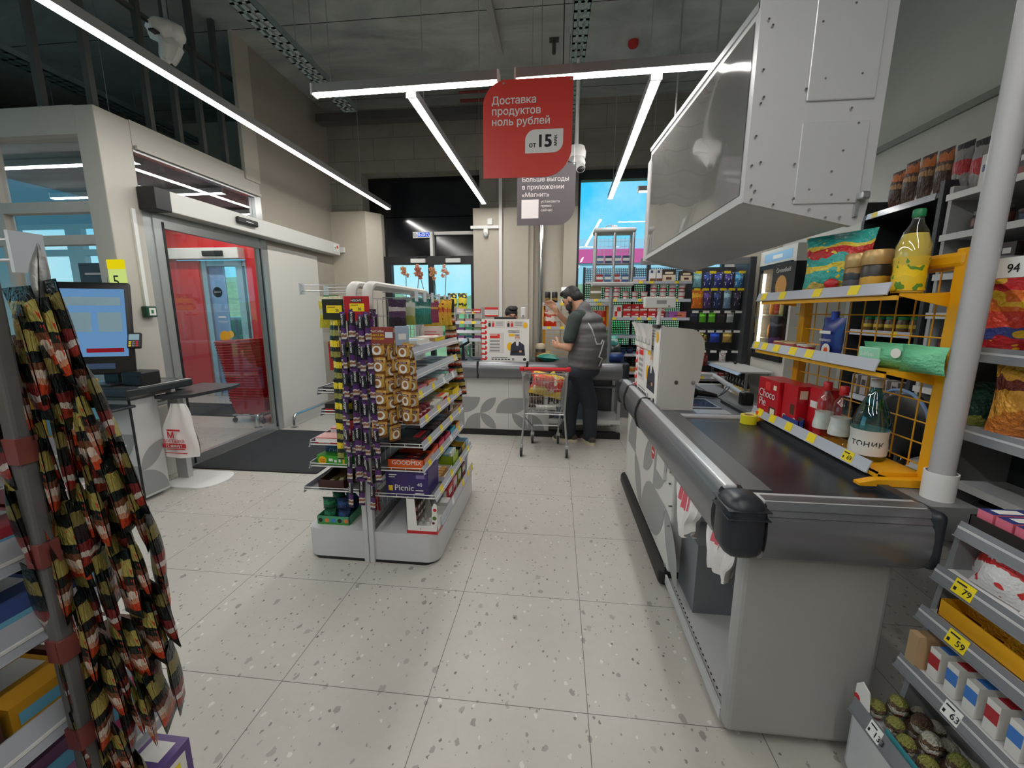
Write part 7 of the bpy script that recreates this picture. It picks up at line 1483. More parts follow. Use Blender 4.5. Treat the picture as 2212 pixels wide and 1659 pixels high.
hbag('sweets_bag', 'yellow marshmallow bag hanging at the left of the centre unit', -1.235, 2.11, 1.525, R(8), .085, .165, .035, M_yb, 'hbyl'); hbag('sweets_bag', 'second yellow bag tucked behind the first at the left hooks', -1.20, 2.15, 1.53, R(-10), .085, .165, .035, M_yb, 'hbyl'); hbag('sweets_bag', 'green bag peeking out behind the yellow bags', -1.25, 2.19, 1.535, R(4), .085, .17, .03, RAMP('hb_leaf', [(0, (30, 140, 60)), (.6, (60, 170, 80)), (.8, (20, 120, 50))]), 'hbl')
for i in range(2):
    hbag('sausage_pack', '%s red sausage pack hanging low at the left of the centre unit' % ('left', 'right')[i], -1.235+i*.036, 2.13, 1.29, R(6), .034, .165, .02, RAMP('hb_red', [(0, (196, 60, 30)), (.2, (206, 40, 44)), (.6, (176, 24, 34)), (.85, (214, 110, 40))], wob=.3, crinkle=.02), 'hbr')
    g = G(); g.box(-.024, -.002, 0, .022, 0, .05); O('price_card', g, M('card_grey', (170, 166, 160), .5), '%s grey price card above the red sausage packs' % ('left', 'right')[i], 'price card', (-1.245+i*.046, 2.115, 1.285))

# goods on the right side
def bx(lab, x, y, z, dim, cols, patches=(), texts=(), name='sweets_box', rz=EAST_): return carton(name, lab, 'box', (x, y, z+.001), rz, dim, cols, patches, texts)
MM = lambda n, c, r=.4: M('p_'+n, c, r)
_bx = bx
z = RS[0][0]
bx('light blue and white flat box on the top right shelf of the centre unit', -.88, 2.46, z, (.26, .17, .03), [MM('pale', (214, 220, 224)), MM('blue', (90, 150, 196))], [('t', 0, .6, 1, 1, 1), ('f', 0, 0, 1, .6, 1), ('l', 0, 0, 1, .6, 1)]); bx('second flat box lying on the light blue one', -.89, 2.44, z+.031, (.24, .15, .022), [MM('ivory', (226, 224, 214)), MM('blue', (90, 150, 196))], [('t', .1, .1, .5, .5, 1)])
bx('flat brown box with white lid behind the light blue boxes', -.89, 2.78, z, (.24, .16, .05), [MM('tan', (190, 150, 110)), MM('ivory', (226, 224, 214)), M_tag], [('t', 0, 0, 1, 1, 1), ('l', .0, .0, 1, .4, 0), ('f', 0, .5, 1, .9, 2)])
for i in range(2): bx('%s beige picture card leaning behind the gold sachets' % ('near', 'far')[i], -.93, 2.23+i*.06, z, (.13, .02, .13), [MM('beige', (196, 180, 156)), MM('taupe', (120, 100, 84))], [('f', .2, .2, .8, .8, 1)], rz=R(55))
wc_ = T('white_card_display', 'white rounded cardboard display at the far end of the top shelf', 'card display', (-.93, 3.0, z+.001), R(20)); g = G(); g.prism([(-.08, 0), (.08, 0), (.08, .10)]+[(.08-.05+.05*math.cos(R(a)), .10+.05*math.sin(R(a))) for a in (30, 60, 90)]+[(-.03-.05*math.sin(R(a)), .10+.05*math.cos(R(a))) for a in (0, 30, 60, 90)], 0, .004, 'y'); P('card', g, M_paper, wc_); g = G(); g.box(-.06, -.001, .05, .05, 0, .055); g.box(-.06, -.001, .07, .03, 0, .074); P('printed_lines', g, M_red, wc_)
bx('small red box beside the white rounded card display', -.90, 2.93, z, (.10, .08, .05), [MM('red', (190, 36, 40)), M_paper], [('t', .1, .1, .9, .5, 1)])
z = RS[1][0]
for i, (y, c, n_) in enumerate(((2.32, (190, 186, 186), 'grey'), (2.50, (206, 200, 196), 'ivory'), (2.66, (70, 72, 80), 'charcoal'), (2.82, (190, 180, 150), 'straw'), (2.96, (150, 160, 170), 'blue grey'))):
    bx('%s flat picture pack, %s along the second right shelf' % (n_, rank(i, 5, 'near', 'far').replace('nearmost', 'nearest').replace('farmost', 'furthest')), -.88, y, z, (.15, .20, .018), [MM('pk%d' % i, c), MM('ink', (60, 56, 60)), M_paper], [('t', .1, .1, .5, .6, 1), ('t', .55, .2, .9, .5, 2), ('t', .3, .7, .9, .9, 1)])
z = RS[2][0]
for i, (y, c, n_) in enumerate(((2.30, (206, 120, 130), 'pink'), (2.50, (226, 130, 80), 'orange'), (2.70, (226, 226, 222), 'white'), (2.86, (130, 190, 150), 'mint'), (2.99, (190, 40, 60), 'crimson'))):
    bx('%s flat sweets box, %s along the third right shelf' % (n_, rank(i, 5, 'near', 'far').replace('nearmost', 'nearest').replace('farmost', 'furthest')), -.88, y, z, (.17 if i < 3 else .11, .19, .045), [MM('fl%d' % i, c), M_paper, M_red], [('t', .0, .3, 1, .9, 1), ('l', .1, .3, .9, .7, 1), ('f', .1, .3, .9, .8, 1), ('t', .3, .4, .6, .7, 2)])
z = RS[3][0]
for i in range(6):
    if 'gumj' not in _C: g = G(); g.lathe([(.030, 0), (.034, .006), (.034, .045), (.030, .055), (.033, .057), (.033, .07), (.028, .074)], n=18); _C['gumj'] = build('jar', g, RAMP('gum_wine', [(0, (120, 24, 40)), (.3, (170, 40, 56)), (.55, (206, 190, 190)), (.66, (110, 20, 36))]), 40)
    O('gum_jar', _C['gumj'], None, 'wine red gum jar, %s in two rows on the fourth right shelf' % ('near front', 'near back', 'middle front', 'middle back', 'far front', 'far back')[i], 'jar', (-.79-.075*(i % 2), 2.19+.075*(i//2), z+.001))
bx('white flat box behind the wine red jars', -.86, 2.52, z, (.18, .20, .04), [MM('ivory', (226, 224, 214)), MM('tan', (190, 150, 110))], [('t', .2, .2, .8, .7, 1)]); bx('cream box with orange print between white and yellow boxes', -.86, 2.71, z, (.16, .20, .05), [M_cream, M_orange, M_red], [('t', .05, .1, .95, .25, 1), ('f', .1, .2, .7, .8, 2)])
yb = tray_box('display_box', 'bright yellow open display box at the far end of the fourth shelf', (-.83, 2.92, z+.001), EAST_, (.20, .18, .11), [M('yel_box', (236, 206, 20), .4), M_brown, M_ink], .55)
for i in range(3): bx('brown wafer, %s inside the yellow display box' % rank(i, 3, 'near', 'far').replace('nearmost', 'nearest').replace('farmost', 'furthest'), -.84, 2.87+i*.05, z+.003, (.04, .14, .05), [M_brown, M_tag], [('t', .1, .1, .9, .5, 1)], name='wafer')
z = RS[4][0]
bx('black display tray lid at the near end of the fifth right shelf', -.84, 2.22, z, (.17, .19, .045), [MM('jet', (30, 28, 30)), M_red, M_paper], [('t', .1, .1, .9, .3, 1), ('f', .1, .2, .5, .8, 1)])
for i in range(4): bx('%s dark chocolate carton on the fifth right shelf' % ('nearest', 'second', 'third', 'furthest')[i], -.83, 2.38+i*.10, z, (.085, .18, .04), [MM('choc%d' % (i % 2), ((50, 38, 38), (70, 50, 44))[i % 2]), MM('crimson', (170, 40, 50)), M_paper], [('t', .1, .5, .9, .8, 1), ('f', .1, .2, .9, .7, 1)])
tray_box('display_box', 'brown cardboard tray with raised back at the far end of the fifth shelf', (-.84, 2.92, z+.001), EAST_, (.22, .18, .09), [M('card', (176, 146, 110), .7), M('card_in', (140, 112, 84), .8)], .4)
bx('white and grey leaflet card in the brown cardboard tray', -.80, 2.93, z+.003, (.16, .02, .075), [M_paper, MM('ink', (60, 56, 60))], [('f', .1, .2, .5, .8, 1)])
z = RS[5][0]
ob_ = tray_box('display_box', 'orange bar display box with white lettering at the near end of the sixth shelf', (-.842, 2.215, z+.001), EAST_, (.17, .215, .098), [M('box_orange', (226, 92, 28), .4), MM('choc0', (50, 38, 38)), M_paper, MM('choc1', (70, 50, 44))], .62, back=.62, texts=(('l', 'GOODMIX', .12, .32, .036, 2, 'L'), ('f', 'GOODMIX', .1, .3, .034, 2, 'L')))
for i in range(3): bx('dark chocolate bar, %s in the orange display box' % rank(i, 3, 'near', 'far').replace('nearmost', 'nearest').replace('farmost', 'furthest'), -.842, 2.165+i*.05, z+.004, (.036, .19, .045), [MM('choc0', (50, 38, 38)), M_red, M_paper], [('t', .1, .2, .9, .6, 1), ('t', .3, .3, .7, .4, 2)], name='chocolate_bar')
for i, (c, n_) in enumerate((((226, 90, 60), 'coral'), ((226, 80, 110), 'pink'), ((190, 60, 90), 'raspberry'), ((70, 180, 200), 'cyan'), ((226, 160, 70), 'amber'))):
    tray_box('display_box', '%s bar display box, %s after the orange one on the sixth shelf' % (n_, ORD[i]), (-.83, 2.37+i*.145, z+.001), EAST_, (.13, .18, .095), [MM('db%d' % i, c), MM('choc0', (50, 38, 38))], .6, back=.9)
    for j in range(2): bx('%s bar %s in the %s display box' % (('dark', 'red')[j], ('in front', 'behind')[j], n_), -.80-.07*j, 2.37+i*.145, z+.004, (.11, .04, .05), [MM('barc%d' % j, ((60, 44, 50), (150, 40, 50))[j]), M_paper], [('t', .1, .3, .9, .7, 1)], name='chocolate_bar')
z = RS[6][0]
bx('purple chocolate bar box with white lettering at the near end of the seventh shelf', -.835, 2.22, z, (.20, .25, .155), [M('box_purple', (58, 38, 104), .4), M_paper, M_tag, MM('lilac', (130, 116, 170))], [('l', .06, .22, .16, .42, 2), ('l', .72, .72, .92, .86, 3), ('l', .68, .12, .9, .16, 1), ('l', .7, .24, .88, .28, 1), ('l', .08, .82, .26, .86, 1), ('l', .08, .74, .22, .77, 1)], [('l', 'Picnic', .2, .24, .05, 1, 'L'), ('l', '40', .74, .42, .03, 1, 'L')])
for i in range(22):
    pass
tb_ = tray_box('display_box', 'pale brown open tray with a white edge next to the purple box', (-.80, 2.44, z+.001), EAST_, (.20, .24, .14), [M_paper, M('card_in', (140, 112, 84), .8)], .25)
for i in range(4): bx('golden wrapped bar, %s in the pale brown tray' % rank(i, 4, 'near', 'far').replace('nearmost', 'nearest').replace('farmost', 'furthest'), -.80, 2.37+i*.045, z+.004, (.036, .18, .03), [MM('goldbar', (196, 150, 90)), M_paper], [('t', .1, .2, .9, .5, 1)], name='chocolate_bar')
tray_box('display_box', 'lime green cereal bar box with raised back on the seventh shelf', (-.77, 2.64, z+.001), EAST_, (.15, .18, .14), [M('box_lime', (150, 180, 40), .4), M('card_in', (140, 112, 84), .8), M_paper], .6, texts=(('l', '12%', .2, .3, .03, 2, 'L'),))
for i in range(3): bx('white cereal bar, %s in the lime green box' % rank(i, 3, 'near', 'far').replace('nearmost', 'nearest').replace('farmost', 'furthest'), -.77, 2.595+i*.045, z+.004, (.036, .15, .10), [M_paper, MM('sky', (110, 180, 210))], [('t', .1, .1, .9, .6, 1), ('l', .1, .5, .9, .9, 1)], name='cereal_bar')
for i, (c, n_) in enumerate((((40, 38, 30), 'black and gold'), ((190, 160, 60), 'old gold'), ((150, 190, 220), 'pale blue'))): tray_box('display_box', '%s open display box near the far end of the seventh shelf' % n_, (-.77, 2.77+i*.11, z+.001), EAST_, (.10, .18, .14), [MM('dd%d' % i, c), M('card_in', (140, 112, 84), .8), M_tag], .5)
# bottom deck, right
z = .192
kb = T('display_box', 'white and red display box of chocolate eggs on the bottom deck', 'display box', (-.745, 2.21, z), EAST_)
g = G(); g.box(-.12, -.09, 0, .12, .09, .003); g.box(-.12, -.09, 0, .12, -.087, .05); g.box(-.12, .087, 0, .12, .09, .21); g.prism([(-.09, 0), (.09, 0), (.09, .21), (.04, .21), (.03, .05), (-.06, .05), (-.062, .17), (-.075, .19), (-.09, .18)], -.12, -.117, 'x'); g.prism([(-.09, 0), (.09, 0), (.09, .21), (.05, .21), (.02, .05), (-.09, .05)], .117, .12, 'x')
g.box(-.1205, -.09, 0, -.1202, .09, .018, 1); g.box(-.12, -.0905, 0, .12, -.0902, .018, 1); g.cyl((-.1205, -.078, .15), (-.121, -.078, .15), .010, n=14, m=1); g.cyl((-.1205, -.075, .10), (-.1212, -.075, .10), .012, n=12, m=2); g.cyl((-.1205, -.068, .07), (-.1212, -.068, .07), .008, n=12, m=3); g.text('1', .025, XF((-.1208, .015, .022), (0, -1, 0), (0, 0, 1)), 3); P('carton', g, [M_paper, M_red, MM('leaf', (90, 120, 50)), M_brown], kb)
for i in range(6):
    if 'eggd' not in _C: g = G(); g.ball((0, 0, .016), (.014, .014, .020), n=12, k=8); _C['eggd'] = build('clear_dome', g, M('dome_clear', (214, 212, 206), .1), 60)
    o = O('clear_dome', _C['eggd'], None, 'clear plastic dome, %s in the white egg display box' % ('front left', 'front middle', 'front right', 'back left', 'back middle', 'back right')[i], 'dome', (-.80+.045*(i//3)+.02, 2.16+.045*(i % 3), z+.004))
for i in range(6): bx('brown foil egg carton, %s behind the clear domes' % ('low near', 'low middle', 'low far', 'high near', 'high middle', 'high far')[i], -.80, 2.165+.045*(i % 3), z+.05+.05*(i//3), (.04, .03, .045), [MM('eggbrown', (96, 62, 56)), MM('eggpink', (190, 140, 150)), M_paper], [('l', .1, .2, .9, .7, 1), ('f', .1, .4, .9, .8, 2)], name='egg_carton')
for i, (c, n_) in enumerate((((206, 60, 60), 'red'), ((226, 150, 160), 'pink'), ((150, 170, 60), 'green'), ((110, 60, 60), 'maroon'))):
    bx('%s sweets packet standing on the bottom deck, %s' % (n_, ('just past the egg box', 'past the red one', 'second from the far end', 'at the far end')[i]), -.72, 2.50+i*.13, z, (.10, .07, .12), [MM('bd%d' % i, c), M_paper, M_red], [('f', .1, .5, .9, .85, 1), ('l', .1, .3, .8, .8, 1), ('f', .2, .1, .6, .4, 2)], name='sweets_packet')
bx('white card tray with red rim on the bottom deck past the egg box', -.72, 2.40, z, (.08, .10, .06), [M_paper, M_red], [('l', 0, 0, 1, .3, 1), ('f', 0, 0, 1, .3, 1)])
for i in range(5):
    t = T('pen', 'blue capped pen, %s standing at the far end of the bottom deck' % rank(i, 5, 'near', 'far').replace('nearmost', 'nearest').replace('farmost', 'furthest'), 'pen', (-.70, 2.97+i*.018, z)); g = G(); g.cyl((0, 0, 0), (.01, 0, .15), .004, n=8); P('barrel', g, MM('clearpen', (180, 186, 196)), t); g = G(); g.cyl((.01, 0, .14), (.013, 0, .19), .0055, n=8); P('cap', g, MM('penblue', (30, 40, 110)), t)
# left side goods
z = LS[0][0]
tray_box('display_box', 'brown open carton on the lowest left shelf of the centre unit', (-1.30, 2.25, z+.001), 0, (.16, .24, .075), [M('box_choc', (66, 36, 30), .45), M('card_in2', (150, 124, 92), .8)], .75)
for i in range(3): bx('olive wrapped sweet bar, %s in the brown open carton' % rank(i, 3), -1.345+i*.045, 2.22+.03*i, z+.004, (.035, .10, .015), [MM('olivebar', (120, 120, 60)), M_cream], [('t', .2, .2, .8, .6, 1)], name='sweet_bar', rz=.3*i)
bx('dark red box behind the brown open carton', -1.16, 2.30, z, (.06, .10, .07), [MM('dred', (130, 30, 34)), M_paper], [], rz=0)
z = LS[1][0]
bx('green chewing sweets box with yellow round badge on the second left shelf', -1.275, 2.17, z, (.21, .07, .055), [M('gum_green', (60, 160, 40), .35), M('gum_yellow', (240, 190, 30), .4), M_paper, M_red], [('f', .36, .4, .48, .7, 2), ('f', .52, .3, .60, .6, 2), ('f', .66, .35, .72, .75, 2), ('f', .78, .1, .84, .9, 1)], rz=R(-4))
g = G(); g.cyl((-1.345, 2.1365, z+.027), (-1.345, 2.1345, z+.027), .025, n=20); g.text('Chupa', .013, FRONT(-1.345, 2.134, z+.030), 1, .01, 'C'); g.text('Chups', .013, FRONT(-1.345, 2.134, z+.018), 1, .01, 'C'); _g = bpy.data.objects.new('badge', build('badge', g, [M('gum_yellow', (240, 190, 30), .4), M_red])); COL.objects.link(_g)
_par = [o for o in COL.objects if o.get('label', '').startswith('green chewing sweets box')][0]; _g.parent = _par; _g.matrix_parent_inverse = (Matrix.Translation(_par.location) @ Matrix.Rotation(R(-4), 4, 'Z')).inverted()
bx('blue chocolate box with white lettering behind the green box', -1.26, 2.26, z, (.22, .09, .09), [M('choco_blue', (40, 100, 160), .35), M_paper, M_brown], [('f', .72, .5, .95, .6, 1)], [('f', 'CHOCO', .1, .55, .034, 1, 'L')], rz=0)
z = LS[2][0]
for i in range(2): bx('red and white flat box, %s on the third left shelf' % ('in front', 'behind')[i], -1.285+.02*i, 2.18+.13*i, z, (.18, .10, .035+.02*i), [MM('red', (190, 36, 40)), M_paper, MM('pinkish', (226, 170, 170))], [('f', 0, .35, 1, .9, 1), ('t', 0, 0, .7, 1, 2), ('f', .1, .1, .5, .3, 1)], rz=0)
bx('bright red upright packet behind the flat red boxes', -1.17, 2.24, z, (.07, .05, .13), [MM('bred', (206, 30, 36)), M_paper], [], rz=0)
z = LS[3][0]
bx('black and red bar box with white lettering on the fourth left shelf', -1.215, 2.17, z, (.16, .10, .055), [MM('jet', (30, 28, 30)), MM('red', (190, 36, 40)), M_paper], [('f', 0, .3, .3, .5, 1), ('f', 0, 0, 1, .15, 1), ('f', .4, .35, .8, .65, 2)], [('f', .4, .35, .8, .65, 2)][:0], rz=R(4))
z = LS[4][0]
for i in range(2): bx('black flat box with white lettering, %s on the highest left shelf' % ('in front', 'behind')[i], -1.21+.015*i, 2.16+.11*i, z+.0, (.17, .09, .03+.012*i), [MM('jet', (30, 28, 30)), M_paper], [('f', .1, .3, .5, .6, 1), ('f', .6, .3, .8, .6, 1)], rz=R(4))
z = .192
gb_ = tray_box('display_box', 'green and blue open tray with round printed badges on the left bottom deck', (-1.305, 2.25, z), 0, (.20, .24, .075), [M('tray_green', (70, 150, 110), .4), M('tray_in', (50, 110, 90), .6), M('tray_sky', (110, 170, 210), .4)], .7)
g = G()
for i, c in enumerate((1, 0, 2, 1, 0)): g.cyl((-.08+i*.04, -.1202, .026), (-.08+i*.04, -.1215, .026), .013, n=16, m=c)
g.box(-.1, -.1208, .0, .1, -.1203, .012, 3); P('printed_badges', g, [MM('orangeb', (226, 120, 50)), M_ink, MM('skyb', (60, 120, 200)), MM('leafg', (60, 140, 50))], gb_)
for i in range(8):
    k = i % 2; lab = '%s pocket tissue pack, %s in the green and blue tray' % (('green', 'navy')[k], ('front left low', 'front right low', 'front left high', 'front right high', 'back left low', 'back right low', 'back left high', 'back right high')[i])
    o = pouch('tissue_pack', lab, 'tissue pack', (-1.35+.09*k, 2.18+.11*(i//4), z+.006+.07*((i//2) % 2)), R(-8+6*i), .08, .075, .07, RAMP('tissue_%d' % k, [(0, ((20, 90, 60), (30, 50, 96))[k]), (.5, ((40, 130, 90), (50, 80, 140))[k]), (.8, ((16, 80, 54), (26, 44, 84))[k])], wob=.5, crinkle=.02), key='tis%d' % k)
pouch('red_pack', 'red pack behind the green and blue tray', 'packet', (-1.15, 2.34, z), R(-10), .10, .14, .05, MM('bred', (206, 30, 36)))

# ------------------------------------------------------------------ gondola at the left edge
lg = dup(gd, (-1.06, .12, 0), None, 'grey shelf unit of sweets at the left edge nearest the viewer')
g = G(); g.rbox(-.715, .435, .0, -.695, .455, 1.50, .004); P('corner_post', g, M('post_dark', (92, 92, 92), .5), lg, world=True, label='dark grey corner post')
for z in (.80, .95, 1.10, 1.25): g = G(); g.box(-.717, .433, z, -.693, .457, z+.035); P('post_tag', g, MM('clay', (120, 62, 58)), lg, world=True)
LM = [RAMP('stick_left', [(0, (28, 36, 34)), (.10, (206, 70, 36)), (.22, (214, 150, 120)), (.30, (226, 206, 190)), (.40, (120, 74, 54)), (.48, (22, 32, 32)), (.60, (170, 158, 84)), (.84, (20, 32, 32))], wob=.14, rough=.25, crinkle=.01, blot=((196, 60, 40), 6, .70)), M_ink]
LM2 = [RAMP('stick_left_dark', [(0, (20, 26, 25)), (.12, (150, 44, 34)), (.24, (206, 196, 188)), (.32, (120, 40, 40)), (.44, (18, 24, 24)), (.66, (120, 110, 60)), (.84, (16, 24, 24))], wob=.14, rough=.25, crinkle=.01), M_ink]
ml2_ = sachet_mesh('sl2', .052, .118, .014, LM2)
ml_ = sachet_mesh('sl', .052, .118, .014, LM)
for i in range(14):
    u = i/13; back = i % 2
    tx, ty = -.682-.066*u, .484-.052*u+.010*back; bx_, by = -.622-.095*u, .522-.075*u+.02*back
    sachet_strip('fanned dark red and gold stick strip, %s of fourteen at the left edge' % rank(i, 14, 'right', 'left') if i not in (6, 7) else 'fanned dark red and gold stick strip, %s middle of the fourteen at the left edge' % ('right', 'left')[i-6], (tx, ty, 1.487-.10*(i*.618 % 1)), (6, 5, 6, 5, 6, 6, 5, 6, 6, 7, 6, 7, 6, 7)[i], .118, ml_ if i % 3 else ml2_, R(-25-5*(i % 4)), (bx_-tx, by-ty, -.70), 'strips fanning out at the left edge', 90+i, .16, bow=(.022*(1-u), .020*(1-u), 0))
g = G(); g.pillow(.04, .10, .02, 0, None, .05); o = O('foil_wrapper', g, M('card_silver', (120, 120, 118), .3, metal=.5, bump=.004, scale=40), 'silver foil wrapper at the top of the fanned strips at the left edge', 'wrapper', (-.688, .482, 1.44), smooth=50); o.rotation_euler = (R(-6), R(-22), R(-35))
pouch('sweets_bag', 'orange sweets bag behind the fanned strips at the far left edge', 'sweets bag', (-.76, .455, 1.27), R(-40), .10, .18, .05, RAMP('hb_orange', [(0, (150, 60, 30)), (.3, (206, 110, 40)), (.7, (220, 130, 50))], wob=.3, crinkle=.02))
for zi, (z, cols) in enumerate(((1.225, ((226, 190, 60), (206, 206, 204))), (1.095, ((130, 36, 50), (170, 60, 70))), (.97, ((30, 44, 90), (70, 90, 150))), (.83, ((90, 60, 50), (206, 150, 40))), (.70, ((196, 80, 130), (170, 120, 160))))):
    for i in range(3):
        bx('%s box, %s on the %s shelf of the left edge unit' % (('yellow', 'white', 'wine red', 'rose', 'navy', 'blue', 'brown', 'mustard', 'pink', 'mauve')[zi*2+(i % 2)], ('nearest', 'middle', 'furthest')[i], ('top', 'second', 'third', 'fourth', 'fifth')[zi]), -.86, .36+i*.10, z, (.09, .17, (.11, .05, .06, .05, .07)[zi]), [MM('lg%d%d' % (zi, i % 2), cols[i % 2], .2), M_paper, MM('sky', (110, 180, 210))], [('t', .1, .3, .9, .6, 1), ('f', .1, .3, .9, .7, 2), ('r', .1, .3, .9, .7, 1)])
bx('purple and white packet at the far end of the left edge unit', -.735, .56, .557, (.06, .08, .075), [MM('violet2', (90, 60, 130)), M_paper, M_tag], [('t', .2, .2, .8, .8, 1), ('f', .2, .2, .8, .8, 1), ('f', .35, .35, .6, .65, 2)])

# ------------------------------------------------------------------ round pole and candy rack at the right edge
pl = T('round_pole', 'round pale grey pole rising beside the yellow rack at the right', 'pole', (1.178, 1.322, .885)); g = G(); g.cyl((0, 0, .004), (0, 0, 3.39), .030, n=28); P('tube', g, M('pole_grey', (176, 174, 176), .4, noise=.04, scale=60), pl, 40); g = G(); g.lathe([(.039, 0), (.040, .085), (.036, .085), (.034, .02), (.039, 0)], n=28); P('socket', g, M_white, pl, 40)
cr = T('candy_rack', 'grey rack of sweets at the right edge, its shelves stepping out towards the floor', 'shelf unit', (1.25, .5, 0))
CS = [(1.335, 1.245), (1.10, 1.235), (.885, 1.085), (.755, 1.05), (.63, 1.03), (.47, 1.0)]
g = G(); g.rbox(.94, -.4, .02, 1.5, 1.20, .25, .02); P('base', g, M_gon, cr, world=True)
g = G(); g.prism([(1.03, .25), (1.10, .86), (1.5, .86), (1.5, .25)], 1.145, 1.16, 'y'); g.box(1.27, 1.44, .9, 1.5, 1.45, 1.62); P('side_panel', g, M('rack_side', (132, 133, 136), .5), cr, world=True)
g = G(); g.box(1.48, -.4, .25, 1.5, 1.19, .9); g.box(1.48, -.4, .9, 1.5, 1.44, 1.62); P('back_panel', g, M_shb, cr, world=True)
for z, x in CS:
    ye = 1.44 if z > 1 else 1.145
    g = G(); g.box(x, -.4, z-.012, 1.48, ye, z); s = P('shelf', g, M_gon, cr, world=True)
    price_rail(s, (x-.006, -.38, z-.026), (x-.006, ye, z-.026), .042, (-1, 0), {.755: [(.945, 'y', '79'), (.82, 'y', '59')], .63: [(.925, 'y', '59'), (.70, 'y', None)], .47: [(.89, 'w', '63'), (.6, 'w', None)]}.get(z, []), .3, mat=CY2)
price_rail(cr, (.93, -.38, .235), (.93, 1.19, .235), .045, (-1, 0), [(.94, 'w', '133'), (.80, 'y', None)], .3, mat=CY2)
g = G(); g.box(1.235, -.2, 1.545, 1.25, 1.44, 1.60); g.text('94', .034, WEST(1.2345, 1.315, 1.558), 1, .012); P('header_strip', g, [M_tagw, M_ink], cr, world=True)
WEST_ = -PI/2
pouch('crisp_bag', 'bright red crisp bag with yellow print right of the round pole', 'crisp bag', (1.325, 1.355, 1.336), R(-30), .19, .215, .07, RAMP('crisp_red', [(0, (196, 24, 34)), (.18, (60, 70, 140)), (.32, (214, 60, 40)), (.55, (226, 110, 30)), (.8, (206, 30, 36))], wob=.3, crinkle=.02, scale=2, blot=((240, 190, 40), 4, .6)))
for i in range(3): pouch('snack_bag', '%s gold and wine snack bag low at the right edge' % ('far', 'middle', 'near')[i], 'snack bag', (1.315+.01*i, 1.265-i*.13, 1.101), R(-50), .15, .215, .07, RAMP('bag_amber', [(0, (206, 120, 40)), (.3, (226, 160, 60)), (.6, (110, 40, 30)), (.75, (220, 160, 50))], wob=.5, crinkle=.03), key='amber')
pouch('green_bag', 'dark green bag between the round pole and the gold bags', 'snack bag', (1.315, 1.385, 1.101), R(-35), .11, .14, .06, RAMP('bag_dkgreen', [(0, (150, 150, 60)), (.2, (24, 60, 48)), (.6, (40, 84, 66)), (.8, (20, 50, 40))], wob=.4, crinkle=.02))
for i in range(4):
    for_ = ('first', 'second', 'third', 'fourth')[i]
    if 'dkj' not in _C: g = G(); g.lathe([(.03, 0), (.034, .006), (.034, .07), (.028, .08), (.03, .082), (.03, .098), (.026, .10)], n=16); _C['dkj'] = build('jar', g, RAMP('jar_dk', [(0, (50, 50, 60)), (.4, (120, 70, 60)), (.7, (40, 44, 56))]), 40)
    O('sauce_jar', _C['dkj'], None, 'small dark jar beside the red crisp bag, %s from the far end' % for_, 'jar', (1.42, 1.16-i*.085, 1.336))
tray_box('display_box', 'black and gold tray of pink and blue bars at the top of the candy rack', (1.205, 1.035, .886), WEST_, (.19, .22, .05), [M('tray_blackgold', (38, 30, 30), .4), MM('choc0', (50, 38, 38)), M_tag], .8, back=.9)
for i in range(4): bx('pink and blue chocolate bar, %s in the black and gold tray' % rank(i, 4, 'far', 'near').replace('farmost', 'furthest').replace('nearmost', 'nearest'), 1.205, 1.105-i*.045, .890, (.038, .20, .055), [MM('barpink', (214, 110, 130), .25), MM('barblue', (60, 66, 130), .25), M_paper, MM('jet', (30, 28, 30))], [('t', .0, .0, 1, .55, 1), ('t', .2, .1, .8, .4, 2), ('t', .3, .7, .8, .85, 2), ('f', 0, 0, 1, .5, 3)], name='chocolate_bar', rz=WEST_)
tray_box('display_box', 'green tray of bars next to the black and gold one', (1.205, .82, .886), WEST_, (.20, .22, .05), [M('tray_lime', (50, 130, 40), .4), MM('leafg', (60, 140, 50))], .8, back=.9)
for i in range(4): bx('white and violet bar, %s in the green tray' % rank(i, 4, 'far', 'near').replace('farmost', 'furthest').replace('nearmost', 'nearest'), 1.205, .89-i*.046, .890, (.04, .20, .055), [M_paper, MM('barviolet', (80, 80, 150), .25), M_red], [('t', .1, .0, .9, .5, 1), ('t', .1, .6, .9, .75, 2)], name='chocolate_bar', rz=WEST_)
q = random.Random(3)
for i in range(8):
    o = pouch('candy_bag', 'white and red candy bag, %s in the row under the chocolate bars' % rank(i, 8, 'far', 'near').replace('farmost', 'furthest').replace('nearmost', 'nearest'), 'candy bag', (1.125-.03*(i % 2), 1.09-i*.062, .757), WEST_+q.uniform(-.6, .6), .14, .12, .06, RAMP('candy_white%d' % (i % 3), [(0, (226, 224, 224)), (.3, (232, 230, 230) if i % 3 else (200, 50, 44)), (.5, (206, 36, 40) if i % 3 == 1 else (150, 180, 220)), (.65, (232, 228, 228)), (.85, (170, 70, 56))], wob=.6, crinkle=.01, blot=((206, 44, 44), 4, .62)), key='cw%d' % (i % 3)); o.rotation_euler = (R(-22), 0, o.rotation_euler.z)
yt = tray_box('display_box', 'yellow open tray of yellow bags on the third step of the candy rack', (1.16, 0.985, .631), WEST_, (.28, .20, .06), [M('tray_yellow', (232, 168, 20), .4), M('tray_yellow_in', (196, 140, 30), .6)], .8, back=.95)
for i in range(4):
    o = pouch('candy_bag', 'yellow candy bag, %s in the yellow tray' % rank(i, 4, 'far', 'near').replace('farmost', 'furthest').replace('nearmost', 'nearest'), 'candy bag', (1.125, 1.075-i*.06, .640), WEST_+.2*i, .11, .125, .06, RAMP('candy_yellow', [(0, (214, 150, 20)), (.45, (236, 180, 40)), (.6, (40, 130, 80)), (.7, (230, 176, 30))], wob=.5, crinkle=.03), key='cy'); o.rotation_euler = (R(-30), 0, WEST_+.2*i)
